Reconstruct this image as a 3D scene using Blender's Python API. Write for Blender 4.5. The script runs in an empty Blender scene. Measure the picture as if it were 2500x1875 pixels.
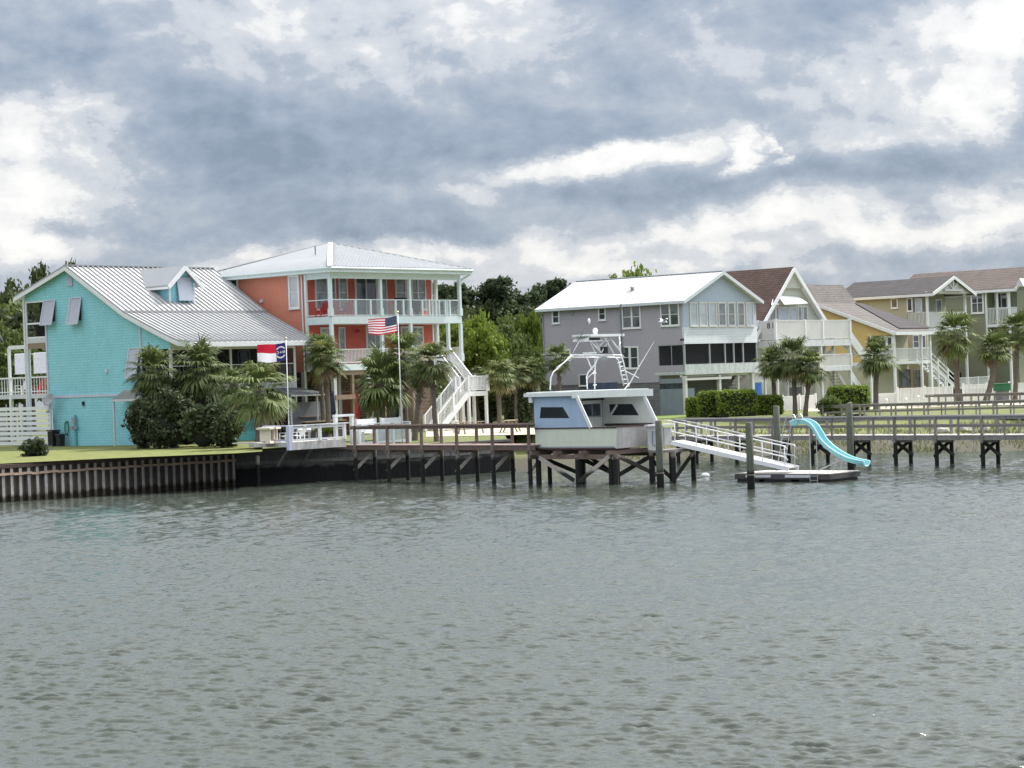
import bpy, math, random
import numpy as np
from mathutils import Vector, Matrix
R = math.radians
rnd = random.Random(11)
sc = bpy.context.scene
COL = sc.collection

# ------------------------------------------------------------------ camera
FP, EYE, PITCH, ROLL = 5300.0, 5.3, 0.0033, 0.035
fw = Vector((0, math.cos(PITCH), -math.sin(PITCH)))
up0 = Vector((0, math.sin(PITCH), math.cos(PITCH)))
rt0 = Vector((1, 0, 0))
RT = (rt0 * math.cos(ROLL) - up0 * math.sin(ROLL)).normalized()
UP = (up0 * math.cos(ROLL) + rt0 * math.sin(ROLL)).normalized()
CAM = Vector((0, 0, EYE))
cd = bpy.data.cameras.new("camera"); cam = bpy.data.objects.new("camera", cd); COL.objects.link(cam)
cam.matrix_world = Matrix(((RT.x, UP.x, -fw.x, 0), (RT.y, UP.y, -fw.y, 0), (RT.z, UP.z, -fw.z, EYE), (0, 0, 0, 1)))
cd.sensor_width = 36; cd.lens = 36 * FP / 2500; cd.clip_end = 20000; cd.clip_start = .5
sc.camera = cam

def ray(px, py):
    return fw + RT * ((px - 1250) / FP) - UP * ((py - 937.5) / FP)
def P(px, py, D):
    r = ray(px, py); return CAM + r * (D / r.y)
def G(px, py, z=0.0):
    r = ray(px, py); return CAM + r * ((z - EYE) / r.z)
def proj(v):
    d = Vector(v) - CAM; k = d.dot(fw)
    return 1250 + FP * d.dot(RT) / k, 937.5 - FP * d.dot(UP) / k

# ------------------------------------------------------------------ light, sky, exposure
SUN_AZ, SUN_EL = R(50), R(52)
sd = bpy.data.lights.new("sun", 'SUN'); so = bpy.data.objects.new("sun", sd); COL.objects.link(so)
sd.energy = 4.9; sd.angle = R(1.5); sd.color = (1, .955, .88)
Ld = Vector((math.sin(SUN_AZ) * math.cos(SUN_EL), math.cos(SUN_AZ) * math.cos(SUN_EL), math.sin(SUN_EL)))
so.rotation_euler = Ld.to_track_quat('Z', 'Y').to_euler(); so.location = (60, 60, 90)

sc.view_settings.view_transform = 'Standard'; sc.view_settings.look = 'None'
sc.view_settings.exposure = 0.44; sc.view_settings.gamma = 1.0

w = bpy.data.worlds.new("World"); sc.world = w; w.use_nodes = True
nt = w.node_tree; nt.nodes.clear()
def N(tree, t, **kw):
    n = tree.nodes.new(t)
    for k, v in kw.items():
        if k[0] == 'i' and k[1:].isdigit(): n.inputs[int(k[1:])].default_value = v
        else: setattr(n, k, v)
    return n
def LK(tree, a, b): tree.links.new(a, b)
out = N(nt, 'ShaderNodeOutputWorld'); bg = N(nt, 'ShaderNodeBackground'); LK(nt, bg.outputs[0], out.inputs[0])
bg.inputs[1].default_value = 0.1
sky = N(nt, 'ShaderNodeTexSky'); sky.sky_type = 'NISHITA'; sky.sun_disc = False
sky.sun_elevation = SUN_EL; sky.sun_rotation = SUN_AZ; sky.altitude = 0; sky.dust_density = 1.5
tc = N(nt, 'ShaderNodeTexCoord')
sep = N(nt, 'ShaderNodeSeparateXYZ'); LK(nt, tc.outputs['Generated'], sep.inputs[0])
az = N(nt, 'ShaderNodeMath', operation='ARCTAN2'); LK(nt, sep.outputs[0], az.inputs[0]); LK(nt, sep.outputs[1], az.inputs[1])
el = N(nt, 'ShaderNodeMath', operation='ARCSINE'); LK(nt, sep.outputs[2], el.inputs[0])
co = N(nt, 'ShaderNodeCombineXYZ'); LK(nt, az.outputs[0], co.inputs[0]); LK(nt, el.outputs[0], co.inputs[1])
# ragged warp of the cloud field
def noise(tree, vec, scale, detail=6, rough=.55, dist=0., lac=2.0):
    n = N(tree, 'ShaderNodeTexNoise'); n.inputs['Scale'].default_value = scale
    n.inputs['Detail'].default_value = detail; n.inputs['Roughness'].default_value = rough
    n.inputs['Distortion'].default_value = dist; n.inputs['Lacunarity'].default_value = lac
    if vec is not None: LK(tree, vec, n.inputs['Vector'])
    return n
st = N(nt, 'ShaderNodeVectorMath', operation='MULTIPLY'); LK(nt, co.outputs[0], st.inputs[0]); st.inputs[1].default_value = (1, 1.5, 1)
wn = noise(nt, st.outputs[0], 9, 10, .68)
ws = N(nt, 'ShaderNodeVectorMath', operation='SUBTRACT'); LK(nt, wn.outputs['Color'], ws.inputs[0]); ws.inputs[1].default_value = (.5, .5, .5)
wm = N(nt, 'ShaderNodeVectorMath', operation='MULTIPLY'); LK(nt, ws.outputs[0], wm.inputs[0]); wm.inputs[1].default_value = (.11, .048, 0)
wc = N(nt, 'ShaderNodeVectorMath', operation='ADD'); LK(nt, co.outputs[0], wc.inputs[0]); LK(nt, wm.outputs[0], wc.inputs[1])
def azel(px, py):
    r = ray(px, py).normalized(); return math.atan2(r.x, r.y), math.asin(r.z)
# bright and dark cloud banks: photo spot, half widths, tilt (deg), weight
BANKS = [
 (1250, 655, 1600, 75, 2, .20), (2150, 560, 500, 60, 4, .14), (2200, 120, 260, 160, 0, .12),
 (110, 420, 230, 190, 0, .50), (210, 260, 150, 70, 10, .28), (60, 330, 90, 120, 0, .15), (-60, 520, 240, 110, 0, .30),
 (700, 420, 620, 200, 0, -.34), (950, 330, 560, 110, 4, -.16), (430, 250, 500, 90, 0, -.10), (60, 130, 330, 110, 0, -.16), (200, 100, 60, 110, -10, -.16),
 (1000, 100, 420, 110, 3, .26), (1180, 40, 320, 110, 0, .12), (600, 40, 260, 90, 0, .12), (1250, 90, 160, 90, 0, .10),
 (1380, 260, 330, 120, 20, -.13), (1950, 110, 150, 190, -48, -.14), (1500, 320, 420, 60, 3, -.15),
 (1480, 388, 300, 46, 7, .62), (1780, 385, 65, 32, 55, .50), (1845, 360, 20, 30, 0, .40), (1855, 412, 26, 18, 0, .4),
 (2100, 230, 330, 120, 8, .24), (2180, 330, 300, 60, 8, .26), (2000, 120, 110, 50, 30, .16), (2440, 180, 110, 240, -12, .46), (2400, 20, 160, 80, 0, .30), (2320, 60, 300, 90, 0, .12),
 (2150, 420, 520, 62, 7, -.36), (2460, 340, 160, 50, 16, -.16), (1700, 455, 520, 42, 5, -.26), (1350, 480, 240, 50, 0, -.16),
 (1850, 530, 330, 50, 8, .36), (1650, 600, 300, 50, 3, .22), (2050, 610, 420, 50, 3, .20), (2420, 500, 240, 80, 5, .34), (2330, 560, 160, 40, 10, .12),
 (1060, 575, 330, 22, 3, -.20), (1130, 500, 110, 28, 0, .30), (850, 460, 200, 40, -10, .18),
 (130, 560, 110, 34, 0, -.44), (30, 600, 120, 60, 0, .28), (300, 610, 200, 45, 0, .18), (620, 560, 420, 36, 0, -.10),
 (900, 625, 500, 30, 2, .30), (1350, 640, 260, 30, 0, .16), (1550, 625, 110, 26, 4, -.16), (1900, 640, 200, 16, 3, -.12), (2250, 640, 300, 30, 3, -.06),
]
acc = None
for (bx_, by_, rx_, ry_, tl, wt) in BANKS:
    a_, e_ = azel(bx_, by_)
    mp = N(nt, 'ShaderNodeMapping', vector_type='TEXTURE'); LK(nt, wc.outputs[0], mp.inputs[0])
    mp.inputs['Location'].default_value = (a_, e_, 0); mp.inputs['Rotation'].default_value = (0, 0, R(tl))
    mp.inputs['Scale'].default_value = (rx_ / FP * 1.35, ry_ / FP * 1.35, 1)
    ln = N(nt, 'ShaderNodeVectorMath', operation='LENGTH'); LK(nt, mp.outputs[0], ln.inputs[0])
    mr = N(nt, 'ShaderNodeMapRange', interpolation_type='SMOOTHSTEP'); LK(nt, ln.outputs['Value'], mr.inputs[0])
    sharp = .2 if wt >= .3 else .0; wt = wt * .72
    mr.inputs[1].default_value = 1.0; mr.inputs[2].default_value = sharp; mr.inputs[3].default_value = 0; mr.inputs[4].default_value = wt
    if acc is None: acc = mr.outputs[0]
    else:
        ad = N(nt, 'ShaderNodeMath', operation='ADD'); LK(nt, acc, ad.inputs[0]); LK(nt, mr.outputs[0], ad.inputs[1]); acc = ad.outputs[0]
# broad cloud noise everywhere, on a flat ceiling so that it bunches up toward the horizon
zz = N(nt, 'ShaderNodeMath', operation='MAXIMUM', i1=0.0); LK(nt, sep.outputs[2], zz.inputs[0])
zp = N(nt, 'ShaderNodeMath', operation='ADD', i1=0.16); LK(nt, zz.outputs[0], zp.inputs[0])
dv = N(nt, 'ShaderNodeVectorMath', operation='DIVIDE'); LK(nt, tc.outputs['Generated'], dv.inputs[0]); LK(nt, zp.outputs[0], dv.inputs[1])
n1 = noise(nt, dv.outputs[0], 1.3, 9, .6, .3)
n2 = noise(nt, st.outputs[0], 15, 9, .60, .15)
# the same field a little toward the sun: its difference gives the clouds their lit and shaded sides
so_ = N(nt, 'ShaderNodeVectorMath', operation='ADD'); LK(nt, st.outputs[0], so_.inputs[0]); so_.inputs[1].default_value = (.006, .009, 0)
n2b = noise(nt, so_.outputs[0], 15, 9, .60, .15)
n3 = noise(nt, st.outputs[0], 55, 6, .62, .2)
def lin(s, a, b):
    m = N(nt, 'ShaderNodeMath', operation='MULTIPLY_ADD', i1=a, i2=b); LK(nt, s, m.inputs[0]); return m.outputs[0]
def addn(a, b):
    m = N(nt, 'ShaderNodeMath', operation='ADD'); LK(nt, a, m.inputs[0]); LK(nt, b, m.inputs[1]); return m.outputs[0]
v = addn(acc, lin(n1.outputs[0], .45, -.225)); v = addn(v, lin(n2.outputs[0], .48, -.24)); v = addn(v, lin(n3.outputs[0], .16, -.08))
rel = N(nt, 'ShaderNodeMath', operation='SUBTRACT'); LK(nt, n2.outputs[0], rel.inputs[0]); LK(nt, n2b.outputs[0], rel.inputs[1])
v = addn(v, lin(rel.outputs[0], 1.0, 0))
v = addn(v, lin(zz.outputs[0], .32, .42))
for lo_, hi_, am_ in ((.50, .57, .10), (.72, .79, .08)):      # firm edges where one cloud bank stands before another
    ed = N(nt, 'ShaderNodeMapRange', interpolation_type='SMOOTHSTEP'); LK(nt, v, ed.inputs[0]); ed.inputs[1].default_value = lo_; ed.inputs[2].default_value = hi_; ed.inputs[3].default_value = -am_ / 2; ed.inputs[4].default_value = am_ / 2
    v = addn(v, ed.outputs[0])
cr = N(nt, 'ShaderNodeValToRGB'); LK(nt, v, cr.inputs[0]); e = cr.color_ramp.elements
e[0].position = 0.0; e[0].color = (.21, .265, .355, 1); e[1].position = 1.0; e[1].color = (.90, .89, .87, 1)
for p_, c_ in ((.22, (.30, .36, .455, 1)), (.45, (.44, .48, .55, 1)), (.68, (.61, .63, .67, 1)), (.84, (.77, .77, .77, 1))):
    q = e.new(p_); q.color = c_
sc10 = N(nt, 'ShaderNodeVectorMath', operation='SCALE'); LK(nt, cr.outputs[0], sc10.inputs[0])
hi = N(nt, 'ShaderNodeMapRange', interpolation_type='SMOOTHSTEP'); LK(nt, sep.outputs[2], hi.inputs[0]); hi.inputs[1].default_value = .14; hi.inputs[2].default_value = .42; hi.inputs[3].default_value = 8.7; hi.inputs[4].default_value = 15.0
# unseen sky overhead and behind the viewer is brightened to fill the shade
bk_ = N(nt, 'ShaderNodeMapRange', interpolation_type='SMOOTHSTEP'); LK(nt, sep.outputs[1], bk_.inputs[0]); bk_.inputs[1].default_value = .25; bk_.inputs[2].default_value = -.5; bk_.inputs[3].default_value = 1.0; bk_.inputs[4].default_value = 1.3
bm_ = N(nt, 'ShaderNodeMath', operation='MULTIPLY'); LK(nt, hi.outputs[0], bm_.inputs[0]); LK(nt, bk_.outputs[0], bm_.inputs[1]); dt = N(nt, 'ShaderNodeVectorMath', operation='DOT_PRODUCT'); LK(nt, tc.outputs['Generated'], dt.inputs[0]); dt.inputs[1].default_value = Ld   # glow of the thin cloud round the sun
gl_ = N(nt, 'ShaderNodeMapRange', interpolation_type='SMOOTHSTEP'); LK(nt, dt.outputs['Value'], gl_.inputs[0]); gl_.inputs[1].default_value = .62; gl_.inputs[2].default_value = 1.0; gl_.inputs[3].default_value = 1.0; gl_.inputs[4].default_value = 2.2
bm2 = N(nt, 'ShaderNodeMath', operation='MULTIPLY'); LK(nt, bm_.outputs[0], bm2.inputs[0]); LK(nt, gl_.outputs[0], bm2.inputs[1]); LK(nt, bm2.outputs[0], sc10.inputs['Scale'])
mx = N(nt, 'ShaderNodeMix', data_type='RGBA'); mx.inputs[0].default_value = .9
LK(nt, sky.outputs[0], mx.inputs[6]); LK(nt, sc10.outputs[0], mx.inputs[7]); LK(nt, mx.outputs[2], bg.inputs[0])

# ------------------------------------------------------------------ materials
MATS = {}
def mat(name, col, rough=.6, var=.12, scale=2.0, bump=0., bscale=25., metal=0., spec=.4, lap=None, lapb=.5,
        brick=None, streak=0., transl=0., rand=0., bdist=.02, dirt=None, coat=0.):
    if name in MATS: return MATS[name]
    m = bpy.data.materials.new(name); m.use_nodes = True; t = m.node_tree
    b = t.nodes['Principled BSDF']; MATS[name] = m
    b.inputs['Roughness'].default_value = rough; b.inputs['Metallic'].default_value = metal
    b.inputs['Specular IOR Level'].default_value = spec; b.inputs['Coat Weight'].default_value = coat
    tcn = N(t, 'ShaderNodeTexCoord'); vec = tcn.outputs['Object']
    n = noise(t, vec, scale, 5, .6)
    mxn = N(t, 'ShaderNodeMix', data_type='RGBA'); LK(t, n.outputs[0], mxn.inputs[0])
    lo = [max(0, c * (1 - 2 * var)) for c in col]; hi = [min(1, c * (1 + 2 * var)) for c in col]
    mxn.inputs[6].default_value = (*lo, 1); mxn.inputs[7].default_value = (*hi, 1); cout = mxn.outputs[2]
    if streak:
        sm = N(t, 'ShaderNodeMapping'); LK(t, vec, sm.inputs[0]); sm.inputs['Scale'].default_value = (5, 5, .5)
        sn = noise(t, sm.outputs[0], 1.5, 5, .65)
        mr = N(t, 'ShaderNodeMapRange'); LK(t, sn.outputs[0], mr.inputs[0]); mr.inputs[1].default_value = .45; mr.inputs[2].default_value = .75
        mr.inputs[3].default_value = 1; mr.inputs[4].default_value = 1 - streak
        mm = N(t, 'ShaderNodeMix', data_type='RGBA', blend_type='MULTIPLY'); mm.inputs[0].default_value = 1
        LK(t, cout, mm.inputs[6]); LK(t, mr.outputs[0], mm.inputs[7]); cout = mm.outputs[2]
    if rand:
        oi = N(t, 'ShaderNodeObjectInfo'); mr = N(t, 'ShaderNodeMapRange'); LK(t, oi.outputs['Random'], mr.inputs[0])
        mr.inputs[3].default_value = 1 - rand; mr.inputs[4].default_value = 1 + rand
        mm = N(t, 'ShaderNodeMix', data_type='RGBA', blend_type='MULTIPLY'); mm.inputs[0].default_value = 1
        LK(t, cout, mm.inputs[6]); LK(t, mr.outputs[0], mm.inputs[7]); cout = mm.outputs[2]
    if dirt:   # (height, colour): tide-stained foot of a pile or wall
        sp = N(t, 'ShaderNodeSeparateXYZ'); g = N(t, 'ShaderNodeNewGeometry'); LK(t, g.outputs['Position'], sp.inputs[0])
        dn = noise(t, g.outputs['Position'], 2.2, 5, .6)
        aa = N(t, 'ShaderNodeMath', operation='MULTIPLY_ADD', i1=-.5); LK(t, dn.outputs[0], aa.inputs[0]); LK(t, sp.outputs[2], aa.inputs[2])
        mr = N(t, 'ShaderNodeMapRange'); LK(t, aa.outputs[0], mr.inputs[0]); mr.inputs[1].default_value = dirt[0] - .3; mr.inputs[2].default_value = dirt[0] - .12
        mm = N(t, 'ShaderNodeMix', data_type='RGBA'); LK(t, mr.outputs[0], mm.inputs[0]); mm.inputs[6].default_value = (*dirt[1], 1); LK(t, cout, mm.inputs[7]); cout = mm.outputs[2]
    hsrc = None
    if brick:
        bk = N(t, 'ShaderNodeTexBrick'); bk.inputs['Scale'].default_value = 1
        bk.inputs['Brick Width'].default_value = brick[0]; bk.inputs['Row Height'].default_value = brick[1]; bk.inputs['Mortar Size'].default_value = brick[2]
        sp = N(t, 'ShaderNodeSeparateXYZ'); LK(t, vec, sp.inputs[0]); sm = N(t, 'ShaderNodeMath', operation='ADD'); LK(t, sp.outputs[0], sm.inputs[0]); LK(t, sp.outputs[1], sm.inputs[1])
        cb = N(t, 'ShaderNodeCombineXYZ'); LK(t, sm.outputs[0], cb.inputs[0]); LK(t, sp.outputs[2], cb.inputs[1]); LK(t, cb.outputs[0], bk.inputs['Vector'])
        k = brick[3]; bk.inputs['Color1'].default_value = (1 - k, 1 - k, 1 - k, 1); bk.inputs['Color2'].default_value = (1 + k * .5,) * 3 + (1,); bk.inputs['Mortar'].default_value = (1 - 3.2 * k,) * 3 + (1,)
        mm = N(t, 'ShaderNodeMix', data_type='RGBA', blend_type='MULTIPLY'); mm.inputs[0].default_value = 1
        LK(t, cout, mm.inputs[6]); LK(t, bk.outputs[0], mm.inputs[7]); cout = mm.outputs[2]; hsrc = bk.outputs[0]
    if lap:
        sp = N(t, 'ShaderNodeSeparateXYZ'); LK(t, vec, sp.inputs[0])
        dvn = N(t, 'ShaderNodeMath', operation='DIVIDE', i1=lap); LK(t, sp.outputs[2], dvn.inputs[0])
        fr = N(t, 'ShaderNodeMath', operation='FRACT'); LK(t, dvn.outputs[0], fr.inputs[0])
        iv = N(t, 'ShaderNodeMath', operation='SUBTRACT', i0=1.0); LK(t, fr.outputs[0], iv.inputs[1])
        bp = N(t, 'ShaderNodeBump'); bp.inputs['Strength'].default_value = lapb; bp.inputs['Distance'].default_value = .05
        LK(t, iv.outputs[0], bp.inputs['Height']); LK(t, bp.outputs[0], b.inputs['Normal'])
    elif bump:
        bn = noise(t, vec, bscale, 6, .6)
        bp = N(t, 'ShaderNodeBump'); bp.inputs['Strength'].default_value = bump; bp.inputs['Distance'].default_value = bdist
        hs = bn.outputs[0]
        if hsrc is not None:
            ad = N(t, 'ShaderNodeMath', operation='ADD'); LK(t, hs, ad.inputs[0]); LK(t, hsrc, ad.inputs[1]); hs = ad.outputs[0]
        LK(t, hs, bp.inputs['Height']); LK(t, bp.outputs[0], b.inputs['Normal'])
    LK(t, cout, b.inputs['Base Color'])
    if transl:
        tr = N(t, 'ShaderNodeBsdfTranslucent'); LK(t, cout, tr.inputs[0])
        ms = N(t, 'ShaderNodeMixShader'); ms.inputs[0].default_value = transl
        LK(t, b.outputs[0], ms.inputs[1]); LK(t, tr.outputs[0], ms.inputs[2]); LK(t, ms.outputs[0], t.nodes['Material Output'].inputs[0])
    return m

def screen_mat(name, col, a):
    m = bpy.data.materials.new(name); m.use_nodes = True; t = m.node_tree; b = t.nodes['Principled BSDF']
    b.inputs['Base Color'].default_value = (*col, 1); b.inputs['Roughness'].default_value = .6; b.inputs['Specular IOR Level'].default_value = .1
    tr = N(t, 'ShaderNodeBsdfTransparent'); ms = N(t, 'ShaderNodeMixShader'); ms.inputs[0].default_value = a
    LK(t, tr.outputs[0], ms.inputs[1]); LK(t, b.outputs[0], ms.inputs[2]); LK(t, ms.outputs[0], t.nodes['Material Output'].inputs[0])
    MATS[name] = m; return m

WHITE = mat('white_paint', (.72, .74, .74), .5, .05, 3, bump=.1, streak=.10)
WHITE2 = mat('aged_white_paint', (.56, .58, .60), .6, .12, 4, streak=.22)
AQUAW = mat('pale_aqua_trim', (.62, .72, .72), .5, .05, 3, streak=.08)
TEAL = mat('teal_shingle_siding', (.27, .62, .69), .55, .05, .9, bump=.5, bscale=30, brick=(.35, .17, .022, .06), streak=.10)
TEALT = mat('teal_paint', (.12, .42, .43), .55, .08, 3)
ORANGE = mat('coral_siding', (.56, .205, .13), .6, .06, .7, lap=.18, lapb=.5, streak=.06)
ORANGED = mat('shaded_coral_siding', (.52, .10, .065), .6, .08, .7, lap=.18, lapb=.5)
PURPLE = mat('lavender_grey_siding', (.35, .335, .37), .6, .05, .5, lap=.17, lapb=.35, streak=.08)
BLUEG = mat('shaded_blue_grey_siding', (.36, .43, .50), .6, .05, .5, lap=.17, lapb=.35, streak=.06)
PALEG = mat('sunlit_pale_siding', (.52, .56, .58), .6, .06, .5, lap=.2, lapb=.6, streak=.08)
STONEW = mat('grey_block_wall', (.17, .17, .18), .85, .15, 2, bump=.4, brick=(.4, .2, .015, .15))
YELLOW = mat('yellow_siding', (.58, .42, .16), .6, .06, .6, lap=.18, lapb=.4, streak=.06)
OLIVE = mat('olive_siding', (.34, .34, .25), .6, .06, .6, lap=.18, lapb=.4, streak=.08)
OLIVED = mat('dark_olive_siding', (.20, .21, .145), .6, .06, .6, lap=.18, lapb=.4, streak=.08)
SAGE = mat('sage_grey_siding', (.40, .42, .36), .6, .06, .6, lap=.18, lapb=.4, streak=.08)
METALR = mat('white_metal_roof', (.58, .575, .56), .38, .05, .6, metal=.0, spec=.6, streak=.06)
SEAM = mat('shadow_toned_seam', (.30, .31, .32), .4, .06, .6, spec=.5)  # dark tone stands in for the shadowed sides of the ribs
METALR2 = mat('grey_white_metal_roof', (.27, .285, .30), .42, .04, .5, spec=.5)
SHING_R = mat('red_brown_shingle', (.095, .056, .045), .9, .2, .8, bump=.6, brick=(.3, .18, .02, .25))
SHING_B = mat('brown_shingle', (.125, .098, .088), .9, .18, .8, bump=.6, brick=(.3, .18, .02, .2))
SHING_D = mat('dark_shingle', (.062, .055, .058), .9, .18, .8, bump=.6, brick=(.3, .18, .02, .2))
SHING_T = mat('tan_shingle', (.145, .13, .122), .9, .14, .8, bump=.6, brick=(.3, .18, .02, .2))
GLASS = mat('window_glass', (.060, .070, .08), .04, .45, 2.6, spec=.9)
GLASSC = mat('curtained_glass', (.20, .22, .23), .08, .45, 2.2, spec=.8)
RIBM = mat('pale_rib_metal', (.46, .48, .49), .42, .04, .5, spec=.5)
GLASSB = mat('bright_toned_glass', (.42, .47, .50), .06, .25, .8, spec=.9)
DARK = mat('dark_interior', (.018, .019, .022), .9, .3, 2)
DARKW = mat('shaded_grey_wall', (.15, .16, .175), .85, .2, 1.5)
SHUT = mat('lilac_grey_shutter', (.42, .44, .50), .55, .05, 3, lap=.07, lapb=.8)
SCREEN = screen_mat('porch_screen', (.012, .013, .015), .40)
PIERW = mat('weathered_brown_timber', (.165, .12, .10), .85, .22, 6, bump=.5, bscale=18, streak=.3, rand=.15)
PIERG = mat('weathered_grey_timber', (.22, .205, .195), .85, .22, 6, bump=.5, bscale=18, streak=.3, rand=.15)
DECKB = mat('bleached_deck_boards', (.60, .57, .54), .8, .12, 5, bump=.4, streak=.15)
PILE = mat('tide_stained_pile', (.20, .175, .15), .85, .25, 6, bump=.7, bscale=14, streak=.3, dirt=(1.25, (.012, .012, .011)))
PILEL = mat('pale_tide_stained_pile', (.34, .33, .28), .85, .2, 6, bump=.5, bscale=14, streak=.25, dirt=(1.15, (.014, .014, .012)))
PILEG = mat('greenish_treated_pile', (.115, .125, .095), .85, .22, 5, bump=.6, bscale=14, streak=.35, dirt=(.75, (.012, .013, .011)))
BRACE = mat('bleached_brace_timber', (.44, .40, .35), .85, .2, 6, bump=.4, streak=.2, dirt=(.6, (.03, .028, .024)))
TANW = mat('tan_wood', (.27, .20, .14), .75, .18, 4, bump=.3, streak=.2)
REDW = mat('red_brown_wood', (.16, .05, .035), .7, .15, 4)
RED = mat('red_paint', (.42, .035, .04), .5, .1, 4)
NAVY = mat('navy_fabric', (.02, .035, .06), .85, .15, 6)
BLACK = mat('black_plastic', (.015, .015, .017), .5, .2, 6)
STEEL = mat('galvanised_steel', (.42, .43, .44), .35, .12, 5, metal=.6)
ALU = mat('white_aluminium_tube', (.78, .79, .80), .35, .05, 5, spec=.6)
GREYP = mat('grey_painted_metal', (.28, .30, .32), .55, .1, 5)
BLUEP = mat('bright_blue_paint', (.02, .12, .45), .5, .1, 5)
GREENP = mat('green_hose', (.02, .14, .06), .5, .15, 5)
PGREY = mat('pale_stucco', (.55, .55, .53), .7, .08, 2)

# ------------------------------------------------------------------ mesh builder
class MB:
    def __init__(s): s.v = []; s.f = []; s.mi = []; s.cur = 0
    def add(s, vs, fs):
        o = len(s.v); s.v += [tuple(p) for p in vs]; s.f += [tuple(o + i for i in f) for f in fs]; s.mi += [s.cur] * len(fs); return s
    def box(s, x0, x1, y0, y1, z0, z1):
        e = lambda: rnd.uniform(0, .003)
        x0 += e(); y0 += e(); z0 += e(); x1 -= e(); y1 -= e(); z1 -= e()
        return s.add([(x0, y0, z0), (x1, y0, z0), (x1, y1, z0), (x0, y1, z0), (x0, y0, z1), (x1, y0, z1), (x1, y1, z1), (x0, y1, z1)],
              [(0, 3, 2, 1), (4, 5, 6, 7), (0, 1, 5, 4), (1, 2, 6, 5), (2, 3, 7, 6), (3, 0, 4, 7)])
    def bar(s, p, q, w, h=None, up=(0, 0, 1)):
        h = h or w; p = Vector(p); q = Vector(q); d = (q - p)
        if d.length < 1e-6: return s
        d.normalize(); u = Vector(up)
        if abs(d.dot(u)) > .98: u = Vector((0, 1, 0))
        a = d.cross(u).normalized() * (w / 2 + rnd.uniform(0, .0015)); b = a.cross(d).normalized() * (h / 2 + rnd.uniform(0, .0015))
        vs = [p - a - b, p + a - b, p + a + b, p - a + b, q - a - b, q + a - b, q + a + b, q - a + b]
        return s.add(vs, [(0, 1, 2, 3), (4, 7, 6, 5), (0, 4, 5, 1), (1, 5, 6, 2), (2, 6, 7, 3), (3, 7, 4, 0)])
    def tube(s, p, q, r, r2=None, n=8, cap=True):
        return s.path([p, q], [r, r if r2 is None else r2], n, cap)
    def path(s, pts, rs, n=6, cap=True):
        pts = [Vector(p) for p in pts]
        if not hasattr(rs, '__len__'): rs = [rs] * len(pts)
        o = len(s.v); prev = None
        for i, p in enumerate(pts):
            d = (pts[min(i + 1, len(pts) - 1)] - pts[max(i - 1, 0)]).normalized()
            u = Vector((0, 0, 1)) if abs(d.z) < .95 else Vector((1, 0, 0))
            a = d.cross(u).normalized() if prev is None else (prev - d * prev.dot(d)).normalized()
            prev = a; b = d.cross(a)
            for k in range(n):
                t = 2 * math.pi * k / n; s.v.append(tuple(p + (a * math.cos(t) + b * math.sin(t)) * rs[i]))
        for i in range(len(pts) - 1):
            for k in range(n):
                k2 = (k + 1) % n; s.f.append((o + i * n + k, o + i * n + k2, o + (i + 1) * n + k2, o + (i + 1) * n + k)); s.mi.append(s.cur)
        if cap:
            s.f.append(tuple(o + k for k in range(n))[::-1]); s.mi.append(s.cur)
            e_ = o + (len(pts) - 1) * n; s.f.append(tuple(e_ + k for k in range(n))); s.mi.append(s.cur)
        return s
    def prism(s, pts, ext):
        n = len(pts); e = Vector(ext); a = [Vector(p) for p in pts]
        return s.add(a + [p + e for p in a], [tuple(range(n)), tuple(range(2 * n - 1, n - 1, -1))] + [(i, i + n, (i + 1) % n + n, (i + 1) % n) for i in range(n)])
    def prismX(s, x0, x1, yz): return s.prism([(x0, y, z) for y, z in yz], (x1 - x0, 0, 0))
    def prismY(s, y0, y1, xz): return s.prism([(x, y0, z) for x, z in xz], (0, y1 - y0, 0))
    def sphere(s, c, r, n=10, m=6, sq=(1, 1, 1)):
        vs = []; fs = []
        for j in range(m + 1):
            t = math.pi * j / m
            for i in range(n):
                p = 2 * math.pi * i / n; vs.append((c[0] + r * sq[0] * math.sin(t) * math.cos(p), c[1] + r * sq[1] * math.sin(t) * math.sin(p), c[2] + r * sq[2] * math.cos(t)))
        for j in range(m):
            for i in range(n): fs.append((j * n + i, (j + 1) * n + i, (j + 1) * n + (i + 1) % n, j * n + (i + 1) % n))
        return s.add(vs, fs)
    def lathe(s, c, prof, n=14):
        vs = []; fs = []
        for (r, z) in prof:
            for i in range(n): vs.append((c[0] + r * math.cos(2 * math.pi * i / n), c[1] + r * math.sin(2 * math.pi * i / n), c[2] + z))
        for j in range(len(prof) - 1):
            for i in range(n): fs.append((j * n + i, j * n + (i + 1) % n, (j + 1) * n + (i + 1) % n, (j + 1) * n + i))
        return s.add(vs, fs)
    def rail(s, p, q, h=1.0, gap=.14, post=0., bw=.035, top=.09, mid=None, spacing=None, low=.1, thick=.05):
        """balustrade from p to q (floor points)"""
        p = Vector(p); q = Vector(q); U = Vector((0, 0, 1)); L = (q - p).length
        s.bar(p + U * h, q + U * h, top, thick)
        if low is not None: s.bar(p + U * low, q + U * low, .05, .05)
        if mid: s.bar(p + U * mid, q + U * mid, .04, .07)
        if gap:
            n = max(1, int(L / gap))
            for i in range(1, n): t = i / n; a = p.lerp(q, t); s.bar(a + U * (low or 0), a + U * h, bw)
        if post:
            n = max(1, round(L / spacing)) if spacing else 1
            for i in range(n + 1): a = p.lerp(q, i / n); s.bar(a, a + U * (h + .08), post)
        return s
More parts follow.
